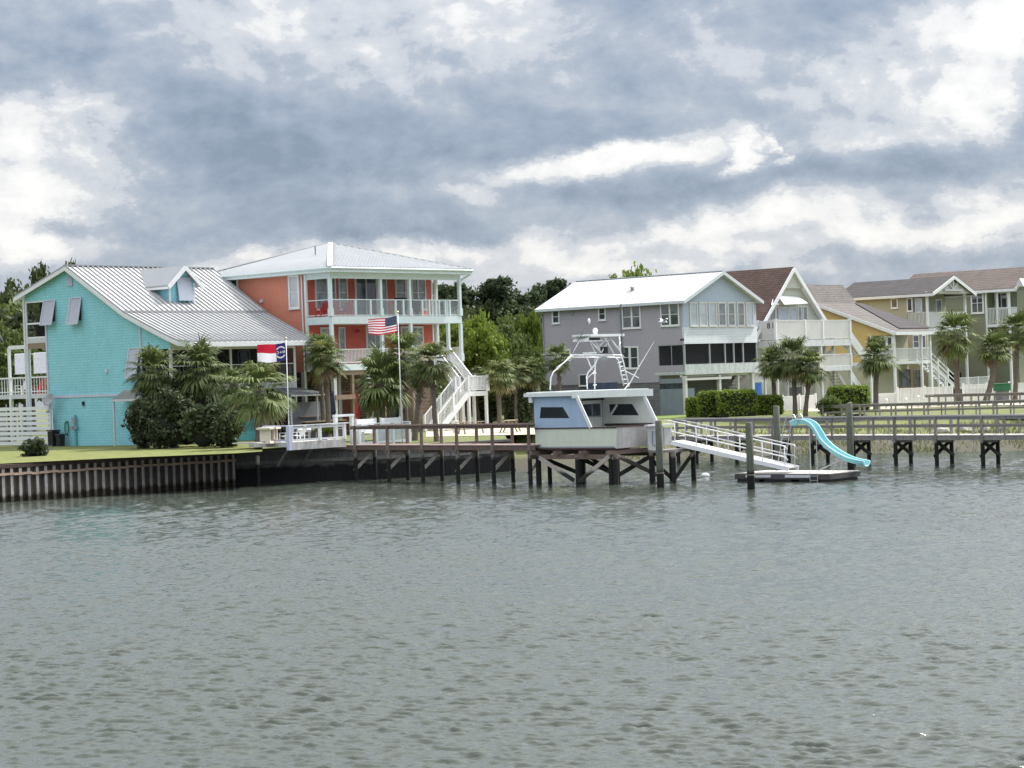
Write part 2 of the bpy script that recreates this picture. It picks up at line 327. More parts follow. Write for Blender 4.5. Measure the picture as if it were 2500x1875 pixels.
    def build(s, name, m, parent=None, smooth=False, loc=None):
        me = bpy.data.meshes.new(name); me.from_pydata(s.v, [], s.f)
        for mm in (m if isinstance(m, (list, tuple)) else [m]): me.materials.append(mm)
        if isinstance(m, (list, tuple)): me.polygons.foreach_set('material_index', s.mi)
        if smooth: me.polygons.foreach_set('use_smooth', [True] * len(me.polygons))
        me.update(); o = bpy.data.objects.new(name, me); COL.objects.link(o)
        if parent is not None: o.parent = parent
        if loc is not None: o.location = loc
        return o
class PB(MB):
    """like MB, but every bar, box or tube becomes a part object of its own"""
    def __init__(s): super().__init__(); s.cuts = []
    def add(s, vs, fs): s.cuts.append(len(s.f)); return super().add(vs, fs)
    def build(s, name, m, parent=None, smooth=False, loc=None):
        o = None
        for a, b in zip(s.cuts, s.cuts[1:] + [len(s.f)]):
            q = MB(); ids = sorted({i for f in s.f[a:b] for i in f}); mp = {k: j for j, k in enumerate(ids)}
            q.v = [s.v[i] for i in ids]; q.f = [tuple(mp[i] for i in f) for f in s.f[a:b]]; q.mi = [0] * len(q.f); o = q.build(name, m, parent, smooth, loc)
        return o
def tag(o, label=None, cat=None, group=None, kind=None):
    if label: o['label'] = label
    if cat: o['category'] = cat
    if group: o['group'] = group
    if kind: o['kind'] = kind
    return o
def empty(name, loc, rz=0., label=None, cat=None, group=None):
    o = bpy.data.objects.new(name, None); COL.objects.link(o); o.location = loc; o.rotation_euler = (0, 0, rz)
    o.empty_display_size = .3; return tag(o, label, cat, group)
def kids(o): return [c for c in bpy.data.objects if c.parent == o]
def copy_tree(o, parent=None, label=None, loc=None, rz=None, scale=None):
    c = o.copy(); COL.objects.link(c); c.parent = parent
    if label: c['label'] = label
    if loc is not None: c.location = loc
    if rz is not None: c.rotation_euler = (0, 0, rz)
    if scale is not None: c.scale = scale
    for ch in kids(o): copy_tree(ch, c)
    return c
def struct(o): o['kind'] = 'structure'; return o

GZ = 1.87                       # level of the built-up land above the water
Ax = Vector((.655, .755, 0)).normalized(); Bx = Vector((-.755, .655, 0)).normalized(); ANG = math.atan2(Ax.y, Ax.x)
class Frame:
    """local frame of a house or dock: x runs away to the right, y away to the left"""
    def __init__(s, px, py, D, z0=GZ, a=ANG):
        p = P(px, py, D); s.o = Vector((p.x, p.y, z0)); s.a = a
        s.X = Vector((math.cos(a), math.sin(a), 0)); s.Y = Vector((-math.sin(a), math.cos(a), 0))
    def loc(s, w): d = Vector(w) - s.o; return Vector((d.dot(s.X), d.dot(s.Y), d.z))
    def S(s, px, py, x=0.):          # facade x = const
        r = ray(px, py); t = (x - (CAM - s.o).dot(s.X)) / r.dot(s.X); l = s.loc(CAM + r * t); return l.y, l.z
    def F(s, px, py, y=0.):          # facade y = const
        r = ray(px, py); t = (y - (CAM - s.o).dot(s.Y)) / r.dot(s.Y); l = s.loc(CAM + r * t); return l.x, l.z
    def root(s, name, label, cat, group=None): return empty(name, s.o, s.a, label, cat, group)

def window(root, face, c, a0, a1, z0, z1, nv=1, nh=1, fr=.09, glass=None, trim=None, name='window', dp=.07, sill=True):
    """framed window proud of facade x=c ('S', looking -x) or y=c ('F', looking -y)"""
    a0, a1 = min(a0, a1), max(a0, a1); z0, z1 = min(z0, z1), max(z0, z1)
    trim = trim or WHITE; glass = glass or GLASS; m = MB()
    def bx(mb, u0, u1, w0, w1, d0, d1):
        if face == 'S': mb.box(c - d1, c - d0, u0, u1, w0, w1)
        else: mb.box(u0, u1, c - d1, c - d0, w0, w1)
    bx(m, a0 - fr, a0, z0 - fr, z1 + fr, -.02, dp); bx(m, a1, a1 + fr, z0 - fr, z1 + fr, -.02, dp)
    bx(m, a0, a1, z1, z1 + fr, -.02, dp); bx(m, a0, a1, z0 - fr, z0, -.02, dp)
    if sill and name == 'window': bx(m, a0 - fr - .04, a1 + fr + .04, z0 - fr - .05, z0 - fr, -.02, dp + .05)
    for i in range(1, nv): u = a0 + (a1 - a0) * i / nv; bx(m, u - .035, u + .035, z0, z1, -.02, dp - .015)
    for i in range(1, nh): u = z0 + (z1 - z0) * i / nh; bx(m, a0, a1, u - .025, u + .025, -.02, dp - .02)
    f = m.build(name, trim, root)
    g = MB(); bx(g, a0 - .01, a1 + .01, z0 - .01, z1 + .01, -.03, .02); g.build('pane', glass, f)
    return f
def winpx(fr_, root, face, c, x0, y0, x1, y1, **kw):
    f = fr_.S if face == 'S' else fr_.F
    xm, ym = (x0 + x1) / 2, (y0 + y1) / 2
    a0 = f(x0, ym, c)[0]; a1 = f(x1, ym, c)[0]; z0 = f(xm, y1, c)[1]; z1 = f(xm, y0, c)[1]
    return window(root, face, c, a0, a1, z0, z1, **kw)
def stair(mt, ms, top, d, n, rise, run, wv, nosing=.03, stringer=.28):
    """treads into mt, stringers into ms; top = top edge point, d = horizontal unit dir down, wv = width vector"""
    top = Vector(top); d = Vector(d); wv = Vector(wv)
    for i in range(n):
        p = top + d * (run * (i + .5)) + Vector((0, 0, -rise * (i + 1) + .0))
        a = p - wv * .5; b = p + wv * .5
        mt.bar(a, b, run + nosing, .045, up=(0, 0, 1))
    q = top + d * (run * n) + Vector((0, 0, -rise * n))
    for sgn in (-.5, .5):
        o = wv * sgn * 1.03 + Vector((0, 0, -.12))
        ms.bar(top + o, q + o, .06, stringer)
    return q
# ------------------------------------------------------------------ water
def water_mesh():
    rs = np.random.RandomState(5)
    ys = [24.]
    while ys[-1] < 134: ys.append(ys[-1] * 1.0013)
    ys = np.array([2., 10., 18.] + ys + [150, 190, 300, 700, 2000, 6000])
    th = np.concatenate([np.radians([-86, -75, -60, -50, -40, -34]), np.radians(np.linspace(-29, 29, 860)), np.radians([34, 40, 50, 60, 75, 86])])
    TN, Y = np.meshgrid(np.tan(th), ys); X = TN * Y; Z = np.zeros_like(X)
    i0, i1, j0, j1 = 4, len(ys) - 7, 7, len(th) - 7
    x, y = X[i0:i1, j0:j1], Y[i0:i1, j0:j1]; z = np.zeros_like(x); dy = y * .0013
    for i in range(130):
        lam = .115 * (5.0 ** (rs.rand() ** 1.12)); t_ = rs.normal(0, .46 if lam < .35 else .3) + R(5)
        k = 2 * math.pi / lam; a = .0098 * lam ** 1.0 * (.4 + 1.2 * rs.rand()) * (.5 if lam > .42 else 1) * (1 + .5 * np.clip((y - 50) / 30, 0, 1) if lam > .42 else 1)
        u = k * (x * math.sin(t_) + y * math.cos(t_)) + rs.rand() * 6.28
        m_ = .55 + .45 * np.sin(x * rs.normal(0, 2.2) / lam ** .5 + y * rs.normal(0, .8) / lam ** .5 + rs.rand() * 6.28)
        q = np.clip((lam / dy - 2.) / 2., 0, 1)
        z += a * m_ * q * (np.sin(u) + .30 * np.sin(2 * u) + .10 * np.sin(3 * u))
    gust = .86 + .22 * np.sin(x * .09 + y * .16 + 1.) * np.sin(x * .05 - y * .11) + .12 * np.sin(x * .31 + y * .43)
    calm = 1.18 + .16 * np.clip((62 - y) / 30, 0, 1) - .12 * np.clip((y - 85) / 20, 0, 1)
    Z[i0:i1, j0:j1] = z * gust * calm
    ny, nx = X.shape; V = np.stack([X, Y, Z], -1).reshape(-1, 3)
    idx = np.arange(ny * nx).reshape(ny, nx)
    F_ = np.stack([idx[:-1, :-1], idx[:-1, 1:], idx[1:, 1:], idx[1:, :-1]], -1).reshape(-1, 4)
    n = len(V); V = np.concatenate([V, [(-9000, -900, -.6), (9000, -900, -.6), (9000, 3, -.6), (-9000, 3, -.6)]]); F_ = np.concatenate([F_, [[n, n + 1, n + 2, n + 3]]])
    return np_mesh('water', V, F_, True)
def np_mesh(name, V, F_, smooth=False):
    me = bpy.data.meshes.new(name); n = len(F_); k = F_.shape[1]
    me.vertices.add(len(V)); me.vertices.foreach_set('co', V.astype(np.float32).ravel())
    me.loops.add(n * k); me.loops.foreach_set('vertex_index', F_.astype(np.int32).ravel())
    me.polygons.add(n); me.polygons.foreach_set('loop_start', np.arange(0, n * k, k, dtype=np.int32))
    me.polygons.foreach_set('loop_total', np.full(n, k, dtype=np.int32))
    me.polygons.foreach_set('use_smooth', np.full(n, smooth)); me.update(calc_edges=True); return me
def water_mat():
    m = bpy.data.materials.new('river_water'); m.use_nodes = True; t = m.node_tree; b = t.nodes['Principled BSDF']
    b.inputs['Base Color'].default_value = (.050, .060, .048, 1); b.inputs['Roughness'].default_value = .06; b.inputs['IOR'].default_value = 1.40
    b.inputs['Specular IOR Level'].default_value = .5
    g = N(t, 'ShaderNodeTexCoord'); v0 = g.outputs['Object']
    def nz(scale, sx, sy, rot, det):
        mp = N(t, 'ShaderNodeMapping'); LK(t, v0, mp.inputs[0]); mp.inputs['Scale'].default_value = (sx, sy, 1); mp.inputs['Rotation'].default_value = (0, 0, R(rot))
        return noise(t, mp.outputs[0], scale, det, .62, .35).outputs[0]
    a = nz(5.0, .5, 1.5, 5, 2); b2 = nz(13, .6, 1.5, -6, 2)
    mm = N(t, 'ShaderNodeMath', operation='MULTIPLY_ADD', i1=.30); LK(t, b2, mm.inputs[0]); LK(t, a, mm.inputs[2])
    big = nz(.05, .6, 1.6, 6, 3)      # gusts: patches of rougher and smoother water
    mr = N(t, 'ShaderNodeMapRange'); LK(t, big, mr.inputs[0]); mr.inputs[1].default_value = .35; mr.inputs[2].default_value = .65; mr.inputs[3].default_value = .62; mr.inputs[4].default_value = 1.0
    bp = N(t, 'ShaderNodeBump'); LK(t, mr.outputs[0], bp.inputs['Strength']); bp.inputs['Distance'].default_value = .020
    LK(t, mm.outputs[0], bp.inputs['Height']); LK(t, bp.outputs[0], b.inputs['Normal']); return m
wme = water_mesh(); wme.materials.append(water_mat())
water = bpy.data.objects.new('water', wme); COL.objects.link(water); struct(water)

# ------------------------------------------------------------------ land
SHORE = [(-3500, 1330, 1), (-900, 1262, 1), (-120, 1233, 1), (0, 1227, 1), (300, 1206, 1), (575, 1185, 1), (576, 1184, 1), (850, 1172, 1), (1100, 1160, 1), (1235, 1151, 1),
         (1262, 1149, .4), (1350, 1144, .4), (1500, 1130, .5), (1650, 1118, .8), (1850, 1111, 1.3), (2050, 1107, 1.6), (2300, 1103, 1.7), (2520, 1099, 1.7), (2900, 1084, 1.7), (4000, 1040, 1.7), (5600, 960, 1.7)]
def land_mesh():
    offw = [(0, -1.5), (.01, GZ - .08), (1.5, GZ - .03), (3, GZ), (7, GZ), (12, GZ + .02), (20, GZ), (40, GZ), (90, GZ + .1), (400, GZ + .3), (6000, GZ + 1)]
    offs = [(-5, -1.5), (-.4, -.12), (1.5, .25), (4, .62), (8, .85), (13, 1.10), (20, GZ), (40, GZ), (90, GZ + .1), (400, GZ + .3), (6000, GZ + 1)]
    rs = np.random.RandomState(3); V = []; pts = []
    for i in range(len(SHORE) - 1):
        a = G(*SHORE[i][:2]); b = G(*SHORE[i + 1][:2]); L = (b - a).length; n = max(1, int(min(L, 120) / 2.0)) if SHORE[i][2] != 1 else 1
        for k in range(n): t = k / n; pts.append((a.lerp(b, t), SHORE[i][2] if SHORE[i][2] == 1 else (SHORE[i][2] or 1.01) * (1 - t) + (SHORE[i + 1][2] or 1.01) * t))
    pts.append((G(*SHORE[-1][:2]), 1.7))
    for p, wk in pts:
        wall = wk == 1
        jj = rs.normal(0, .35) if not wall else 0
        for (dy, z) in (offw if wall else offs):
            h = rs.normal(0, .05) if (not wall and 0 < dy < 14) else 0
            dy2 = dy * (wk if (0 < dy < 25 and not wall) else 1) + (.85 if wall else 0)
            V.append((p.x, p.y + dy2 + jj * (1 if dy < 14 else 0), z + h))
    n = len(offw); F_ = []
    for i in range(len(pts) - 1):
        for j in range(n - 1): F_.append((i * n + j, (i + 1) * n + j, (i + 1) * n + j + 1, i * n + j + 1))
    return np_mesh('ground', np.array(V), np.array(F_), False)
def ground_mat():
    m = bpy.data.materials.new('turf_and_marsh_ground'); m.use_nodes = True; t = m.node_tree; b = t.nodes['Principled BSDF']; b.inputs['Roughness'].default_value = .95
    g = N(t, 'ShaderNodeNewGeometry'); v0 = g.outputs['Position']; n = noise(t, v0, .35, 6, .6); n2 = noise(t, v0, 6, 4, .6)
    cr = N(t, 'ShaderNodeValToRGB'); LK(t, n.outputs[0], cr.inputs[0]); e = cr.color_ramp.elements
    e[0].position = .3; e[0].color = (.085, .10, .03, 1); e[1].position = .7; e[1].color = (.16, .155, .05, 1); q = e.new(.5); q.color = (.11, .13, .036, 1)
    sp = N(t, 'ShaderNodeSeparateXYZ'); LK(t, v0, sp.inputs[0])
    ad = N(t, 'ShaderNodeMath', operation='MULTIPLY_ADD', i1=.5); LK(t, n.outputs[0], ad.inputs[0]); LK(t, sp.outputs[2], ad.inputs[2])
    mr = N(t, 'ShaderNodeMapRange'); LK(t, ad.outputs[0], mr.inputs[0]); mr.inputs[1].default_value = .75; mr.inputs[2].default_value = 1.1
    mx_ = N(t, 'ShaderNodeMix', data_type='RGBA'); LK(t, mr.outputs[0], mx_.inputs[0]); mx_.inputs[6].default_value = (.06, .055, .036, 1); LK(t, cr.outputs[0], mx_.inputs[7])
    mm = N(t, 'ShaderNodeMix', data_type='RGBA', blend_type='MULTIPLY'); mm.inputs[0].default_value = .6; LK(t, mx_.outputs[2], mm.inputs[6]); LK(t, n2.outputs['Color'], mm.inputs[7])
    LK(t, mx_.outputs[2], b.inputs['Base Color'])
    bp = N(t, 'ShaderNodeBump'); bp.inputs['Strength'].default_value = .8; bp.inputs['Distance'].default_value = .08; LK(t, n2.outputs[0], bp.inputs['Height']); LK(t, bp.outputs[0], b.inputs['Normal'])
    return m
gme = land_mesh(); gme.materials.append(ground_mat()); ground = bpy.data.objects.new('ground', gme); COL.objects.link(ground); struct(ground)

def sheet(name, pix, z, m, kind='structure'):
    v = [G(x, y, z) for x, y in pix]; me = bpy.data.meshes.new(name); me.from_pydata([tuple(p) for p in v], [], [tuple(range(len(v)))])
    me.materials.append(m); o = bpy.data.objects.new(name, me); COL.objects.link(o); o['kind'] = kind; return o
SAND = mat('pale_sand', (.50, .44, .33), .95, .14, .8, bump=.5, bscale=6)
LAWN = mat('sunlit_lawn', (.135, .150, .040), .95, .38, 1.6, bump=.8, bscale=18, bdist=.05)
LAWN2 = mat('green_lawn', (.125, .175, .035), .95, .32, 1.6, bump=.8, bscale=18, bdist=.05)
sheet('lawn', [(-600, 1148), (0, 1132), (300, 1117.5), (575, 1106.5), (640, 1102), (640, 1060), (300, 1064), (-400, 1068)], GZ + .03, LAWN)
sheet('sand_yard', [(1040, 1066), (1320, 1060), (1320, 1036), (1180, 1030), (1040, 1034)], GZ + .03, SAND)
sheet('sand_path', [(1960, 1005), (2520, 986), (2520, 966), (2200, 970), (2020, 980)], GZ + .03, SAND)
sheet('lawn', [(1560, 1024), (1700, 1019), (1900, 1008), (1900, 994), (1700, 1000), (1500, 1010)], GZ + .03, LAWN2)

# ------------------------------------------------------------------ steel bulkhead and timber seawall
RUST = mat('rusty_sheet_piling', (.15, .122, .098), .85, .35, 2.2, bump=.5, bscale=10, streak=.45, dirt=(.30, (.035, .028, .018)))
RUSTW = mat('rusty_waler', (.52, .37, .27), .8, .35, 1.6, bump=.4, bscale=8)
CAPW = mat('old_cap_timber', (.10, .07, .055), .9, .25, 2, bump=.5, bscale=8)
def bulkhead():
    a = G(-260, 1246); b = G(575, 1185); d = (b - a); L = d.length; d.normalize(); nrm = Vector((d.y, -d.x, 0))
    root = empty('steel_bulkhead', (b.x, b.y, 0), 0, 'rusty corrugated sheet steel bulkhead with pale flanges below the left lawn', 'bulkhead')
    o = Vector((b.x, b.y, 0)); V = []; F_ = []; pitch = .478; n = int(L / pitch)
    prof = [(0, 0), (.15, 0), (.20, -.20), (.43, -.20), (.478, 0)]
    pts = []
    for i in range(n):
        for (u, w_) in prof[:-1]: pts.append((i * pitch + u, w_))
    m = MB(); vs = []
    for (u, w_) in pts:
        p = b - d * (u + .02) + nrm * w_ - o
        vs += [(p.x, p.y, -1.0), (p.x, p.y, 1.70)]
    fs = [(2 * i, 2 * i + 1, 2 * i + 3, 2 * i + 2) for i in range(len(pts) - 1)]
    m.add(vs, fs); m.build('sheet_piling', RUST, root)
    fl = MB()
    for i in range(n):        # pale outer flanges
        p = b - d * (i * pitch + .095) + nrm * .02 - o; q = p.copy(); fl.bar((p.x, p.y, -.3), (p.x, p.y, 1.66), .02, .15, up=(-d.x, -d.y, 0))
    fl.build('flange', mat('pale_flange', (.50, .46, .43), .8, .25, 3, streak=.6, dirt=(.25, (.10, .085, .06))), root)
    wl = MB(); K = 40
    for i in range(K):
        p = b - d * (L * i / K) + nrm * .09 - o; q = b - d * (L * (i + 1) / K) + nrm * .09 - o; dz = rnd.uniform(-.02, .02)
        wl.bar((p.x, p.y, 1.36 + dz), (q.x, q.y, 1.36 + dz), .12, .11)
    wl.build('waler', RUSTW, root)
    cp = MB()
    for i in range(18):
        p = b - d * (L * i / 18) - nrm * .06 - o; q = b - d * (L * (i + 1) / 18 - .02) - nrm * .06 - o; dz = rnd.uniform(-.02, .01)
        cp.bar((p.x, p.y, 1.77 + dz), (q.x, q.y, 1.77 + dz), .34, .17)
    cp.build('cap', CAPW, root)
bulkhead()
SEAW = mat('tarred_seawall_boards', (.125, .125, .115), .85, .25, 1.5, bump=.5, bscale=8, streak=.35, dirt=(.85, (.008, .009, .009)))
def seawall():
    pts = [G(577, 1184.2), G(850, 1172), G(1100, 1160), G(1245, 1150.5)]
    o = pts[0]; root = empty('timber_seawall', (o.x, o.y, 0), 0, 'dark grey board seawall with black tide stain behind the brown pier', 'seawall')
    m = MB(); c = MB(); ps = PB()
    for a, b in zip(pts, pts[1:]):
        d = (b - a); L = d.length; d.normalize(); nr = Vector((d.y, -d.x, 0)); n = int(L / .3)
        for i in range(n):
            p = a + d * (L * (i + .5) / n) - nr * rnd.uniform(.0, .015) - o
            m.bar((p.x, p.y, -1), (p.x, p.y, 1.68 + rnd.uniform(-.01, .01)), L / n - .004, .06, up=(d.x, d.y, 0)) if False else m.add(
                [(p.x - d.x * .148 + nr.x * s, p.y - d.y * .148 + nr.y * s, z) for s in (.03, -.03) for z in (-1, 1.68)] +
                [(p.x + d.x * .148 + nr.x * s, p.y + d.y * .148 + nr.y * s, z) for s in (.03, -.03) for z in (-1, 1.68)],
                [(0, 4, 5, 1), (2, 3, 7, 6), (1, 5, 7, 3), (0, 2, 6, 4), (0, 1, 3, 2), (4, 6, 7, 5)])
        p = a + nr * .02 - o; q = b + nr * .02 - o
        c.bar((p.x, p.y, 1.75), (q.x, q.y, 1.75), .32, .12); c.bar((p.x + nr.x * .06, p.y + nr.y * .06, 1.15), (q.x + nr.x * .06, q.y + nr.y * .06, 1.15), .1, .18)
        for i in range(int(L / 2.4) + 1):
            p = a + d * (i * 2.4) + nr * .16 - o; ps.tube((p.x, p.y, -1), (p.x, p.y, 1.6), .10)
    m.build('boards', SEAW, root); c.build('cap', mat('seawall_cap', (.16, .155, .145), .85, .2, 3, streak=.3), root); ps.build('post', PILE, root)
seawall()

# ------------------------------------------------------------------ foliage
def leafmat(name, col, tr=.35, var=.35):
    m = bpy.data.materials.new(name); m.use_nodes = True; t = m.node_tree; b = t.nodes['Principled BSDF']
    b.inputs['Roughness'].default_value = .6; b.inputs['Specular IOR Level'].default_value = .3
    g = N(t, 'ShaderNodeNewGeometry'); oi = N(t, 'ShaderNodeObjectInfo'); n = noise(t, g.outputs['Position'], .55, 3, .5)
    wn_ = N(t, 'ShaderNodeTexWhiteNoise'); wn_.noise_dimensions = '1D'; LK(t, g.outputs['Random Per Island'], wn_.inputs['W'])
    a = N(t, 'ShaderNodeMath', operation='MULTIPLY_ADD', i1=.6); LK(t, n.outputs[0], a.inputs[0]); 
    a2 = N(t, 'ShaderNodeMath', operation='MULTIPLY', i1=.4); LK(t, wn_.outputs['Value'], a2.inputs[0]); LK(t, a2.outputs[0], a.inputs[2])
    mr = N(t, 'ShaderNodeMapRange'); LK(t, a.outputs[0], mr.inputs[0]); mr.inputs[1].default_value = .2; mr.inputs[2].default_value = .8; mr.inputs[3].default_value = 1 - var; mr.inputs[4].default_value = 1 + var
    r2 = N(t, 'ShaderNodeMapRange'); LK(t, oi.outputs['Random'], r2.inputs[0]); r2.inputs[3].default_value = .82; r2.inputs[4].default_value = 1.18
    ml = N(t, 'ShaderNodeMath', operation='MULTIPLY'); LK(t, mr.outputs[0], ml.inputs[0]); LK(t, r2.outputs[0], ml.inputs[1])
    vs = N(t, 'ShaderNodeVectorMath', operation='SCALE'); vs.inputs[0].default_value = col; LK(t, ml.outputs[0], vs.inputs['Scale'])
    LK(t, vs.outputs[0], b.inputs['Base Color']); tr_ = N(t, 'ShaderNodeBsdfTranslucent'); LK(t, vs.outputs[0], tr_.inputs[0])
    ms = N(t, 'ShaderNodeMixShader'); ms.inputs[0].default_value = tr; LK(t, b.outputs[0], ms.inputs[1]); LK(t, tr_.outputs[0], ms.inputs[2]); LK(t, ms.outputs[0], t.nodes['Material Output'].inputs[0])
    MATS[name] = m; return m
L_DARK = leafmat('dark_oak_leaves', (.062, .080, .030)); L_MID = leafmat('mid_green_leaves', (.095, .130, .036)); L_LIME = leafmat('fresh_lime_leaves', (.155, .215, .030), .35)
L_PINE = leafmat('pine_needles', (.055, .080, .036), .25); L_HEDGE = leafmat('hedge_leaves', (.15, .21, .025), .2); L_SHRUB = leafmat('dark_shrub_leaves', (.066, .085, .038), .25)
L_PALM = leafmat('palm_fronds', (.120, .155, .050), .25, .35); L_PALMY = leafmat('yellowing_palm_fronds', (.20, .20, .07), .28, .3); L_DEAD = leafmat('dead_palm_fronds', (.16, .115, .07), .2, .3)
BARK = mat('bark', (.10, .085, .07), .95, .25, 5, bump=.8, bscale=10); PBARK = mat('palm_trunk_bark', (.135, .115, .095), .95, .3, 7, bump=1., bscale=9, bdist=.05)

def leaf_quads(C_, size, rs, aspect=.55, upb=.3):
    n = len(C_); nm = rs.normal(size=(n, 3)); nm[:, 2] += upb; nm /= np.linalg.norm(nm, axis=1)[:, None]
    t = rs.normal(size=(n, 3)); a = np.cross(nm, t); a /= np.linalg.norm(a, axis=1)[:, None]; b = np.cross(nm, a)
    s = size * (.6 + .8 * rs.rand(n))[:, None]
    V = np.stack([C_ - a * s, C_ - b * s * aspect, C_ + a * s, C_ + b * s * aspect], 1).reshape(-1, 3)
    return V, np.arange(4 * n).reshape(n, 4)
def lobes_points(lobes, n, rs, clump=.16, shell=.62, nc=28):
    """lobes: (x,y,z,rx,ry,rz); leaves gathered in clumps near each lobe's skin"""
    ws_ = np.array([l[3] * l[5] for l in lobes]); ws_ = ws_ / ws_.sum(); out = []
    for l, w_ in zip(lobes, ws_):
        k = max(6, int(nc * (l[3] / max(x[3] for x in lobes)) ** 1.5)); d = rs.normal(size=(k, 3)); d /= np.linalg.norm(d, axis=1)[:, None]
        c = d * (shell + (1.02 - shell) * rs.rand(k)[:, None] ** .6); m = int(n * w_); ix = rs.randint(0, k, m)
        p = c[ix] + rs.normal(size=(m, 3)) * clump * (.7 + .6 * rs.rand(k))[ix][:, None]
        out.append(p * np.array(l[3:6]) + np.array(l[:3]))
    return np.concatenate(out)
def crown_mesh(name, lobes, n, size, seed, mt, **kw):
    rs = np.random.RandomState(seed); V, F_ = leaf_quads(lobes_points(lobes, n, rs, **kw), size, rs); me = np_mesh(name, V, F_); me.materials.append(mt); return me

def tree_proto(kind, seed):
    rs = np.random.RandomState(seed); lob = []
    if kind == 'pine':     # tall bare bole, flat-layered tufts
        H = 14
        for i in range(11):
            z = H * (.45 + .52 * i / 10); rr = 3.4 * (1 - .55 * abs(i - 4) / 7); a = rs.rand() * 6.28; lob.append((math.cos(a) * rr * .55, math.sin(a) * rr * .55, z, rr * .62, rr * .62, rr * .36))
        lob.append((0, 0, H * .95, 1.3, 1.3, 1.0)); n, size, mt, cl = 11000, .22, L_PINE, .2
    elif kind == 'lime':
        H = 9
        for i in range(11): a = rs.rand() * 6.28; r = 2.6 * rs.rand() ** .5; lob.append((math.cos(a) * r, math.sin(a) * r, 4 + 3.6 * rs.rand() - r * .3, 1.5 + rs.rand() * .5, 1.5, 1.15))
        n, size, mt, cl = 11000, .24, L_LIME, .2
    else:                  # spreading live oak
        H = 11
        for i in range(15): a = rs.rand() * 6.28; r = 3.8 * rs.rand() ** .5; lob.append((math.cos(a) * r, math.sin(a) * r, 5.0 + 4.2 * rs.rand() - r * .45, 1.5 + rs.rand() * .9, 1.7, 1.25))
        n, size, mt, cl = 14000, .25, (L_DARK if kind == 'oak' else L_MID), .19
    return H, lob, crown_mesh('crown', lob, n, size, seed, mt, clump=cl), seed
def trunk_mesh(H, lob, seed):
    rs = np.random.RandomState(seed + 50); m = MB(); pts = [(0, 0, -.2)]; x = y = 0
    for i in range(1, 6): x += rs.normal(0, .1); y += rs.normal(0, .1); pts.append((x, y, H * .15 * i))
    m.path(pts, [.30, .26, .22, .18, .13, .07], 8)
    for l in lob[::2]:
        b = pts[2 + int(rs.randint(0, 3))]; mid = Vector(b).lerp(Vector(l[:3]), .5) + Vector((0, 0, -.3)); m.path([b, mid, l[:3]], [.11, .07, .03], 6)
    me = bpy.data.meshes.new('trunk'); me.from_pydata(m.v, [], m.f); me.materials.append(BARK); me.update(); return me
PROTO = {}
for k, seeds in (('pine', (1, 2)), ('oak', (3, 4, 5)), ('mid', (6, 7)), ('lime', (8,))):
    PROTO[k] = []
    for s_ in seeds:
        H, lob, cm, sd_ = tree_proto(k, s_); PROTO[k].append((H, cm, trunk_mesh(H, lob, s_)))
def tree(kind, var, px, py_top, D, half_w_px, label, name=None, rz=None, group='trees behind the houses'):
    """crown top at photo height py_top, half width in photo pixels"""
    H, cm, tm = PROTO[kind][var % len(PROTO[kind])]
    top = P(px, py_top, D); h = top.z - GZ; wid = half_w_px * D / FP; half_w_px *= {'pine': 1.25, 'lime': 1.15}.get(kind, 1.65); wid = half_w_px * D / FP; nat = {'pine': 3.4, 'lime': 4.0, 'oak': 5.2, 'mid': 5.2}[kind]; nath = {'pine': 14.6, 'lime': 8.6, 'oak': 9.9, 'mid': 9.9}[kind]
    g = P(px, 940, D)
    o = empty(name or {'pine': 'pine_tree', 'oak': 'oak_tree', 'mid': 'broadleaf_tree', 'lime': 'young_leafy_tree'}[kind], (g.x, g.y, GZ), rnd.random() * 6.28 if rz is None else rz, label, 'tree', group)
    s = wid / nat; o.scale = (s, s, h / nath)
    for nme, me in (('trunk', tm), ('crown', cm)):
        c = bpy.data.objects.new(nme, me); COL.objects.link(c); c.parent = o
    return o
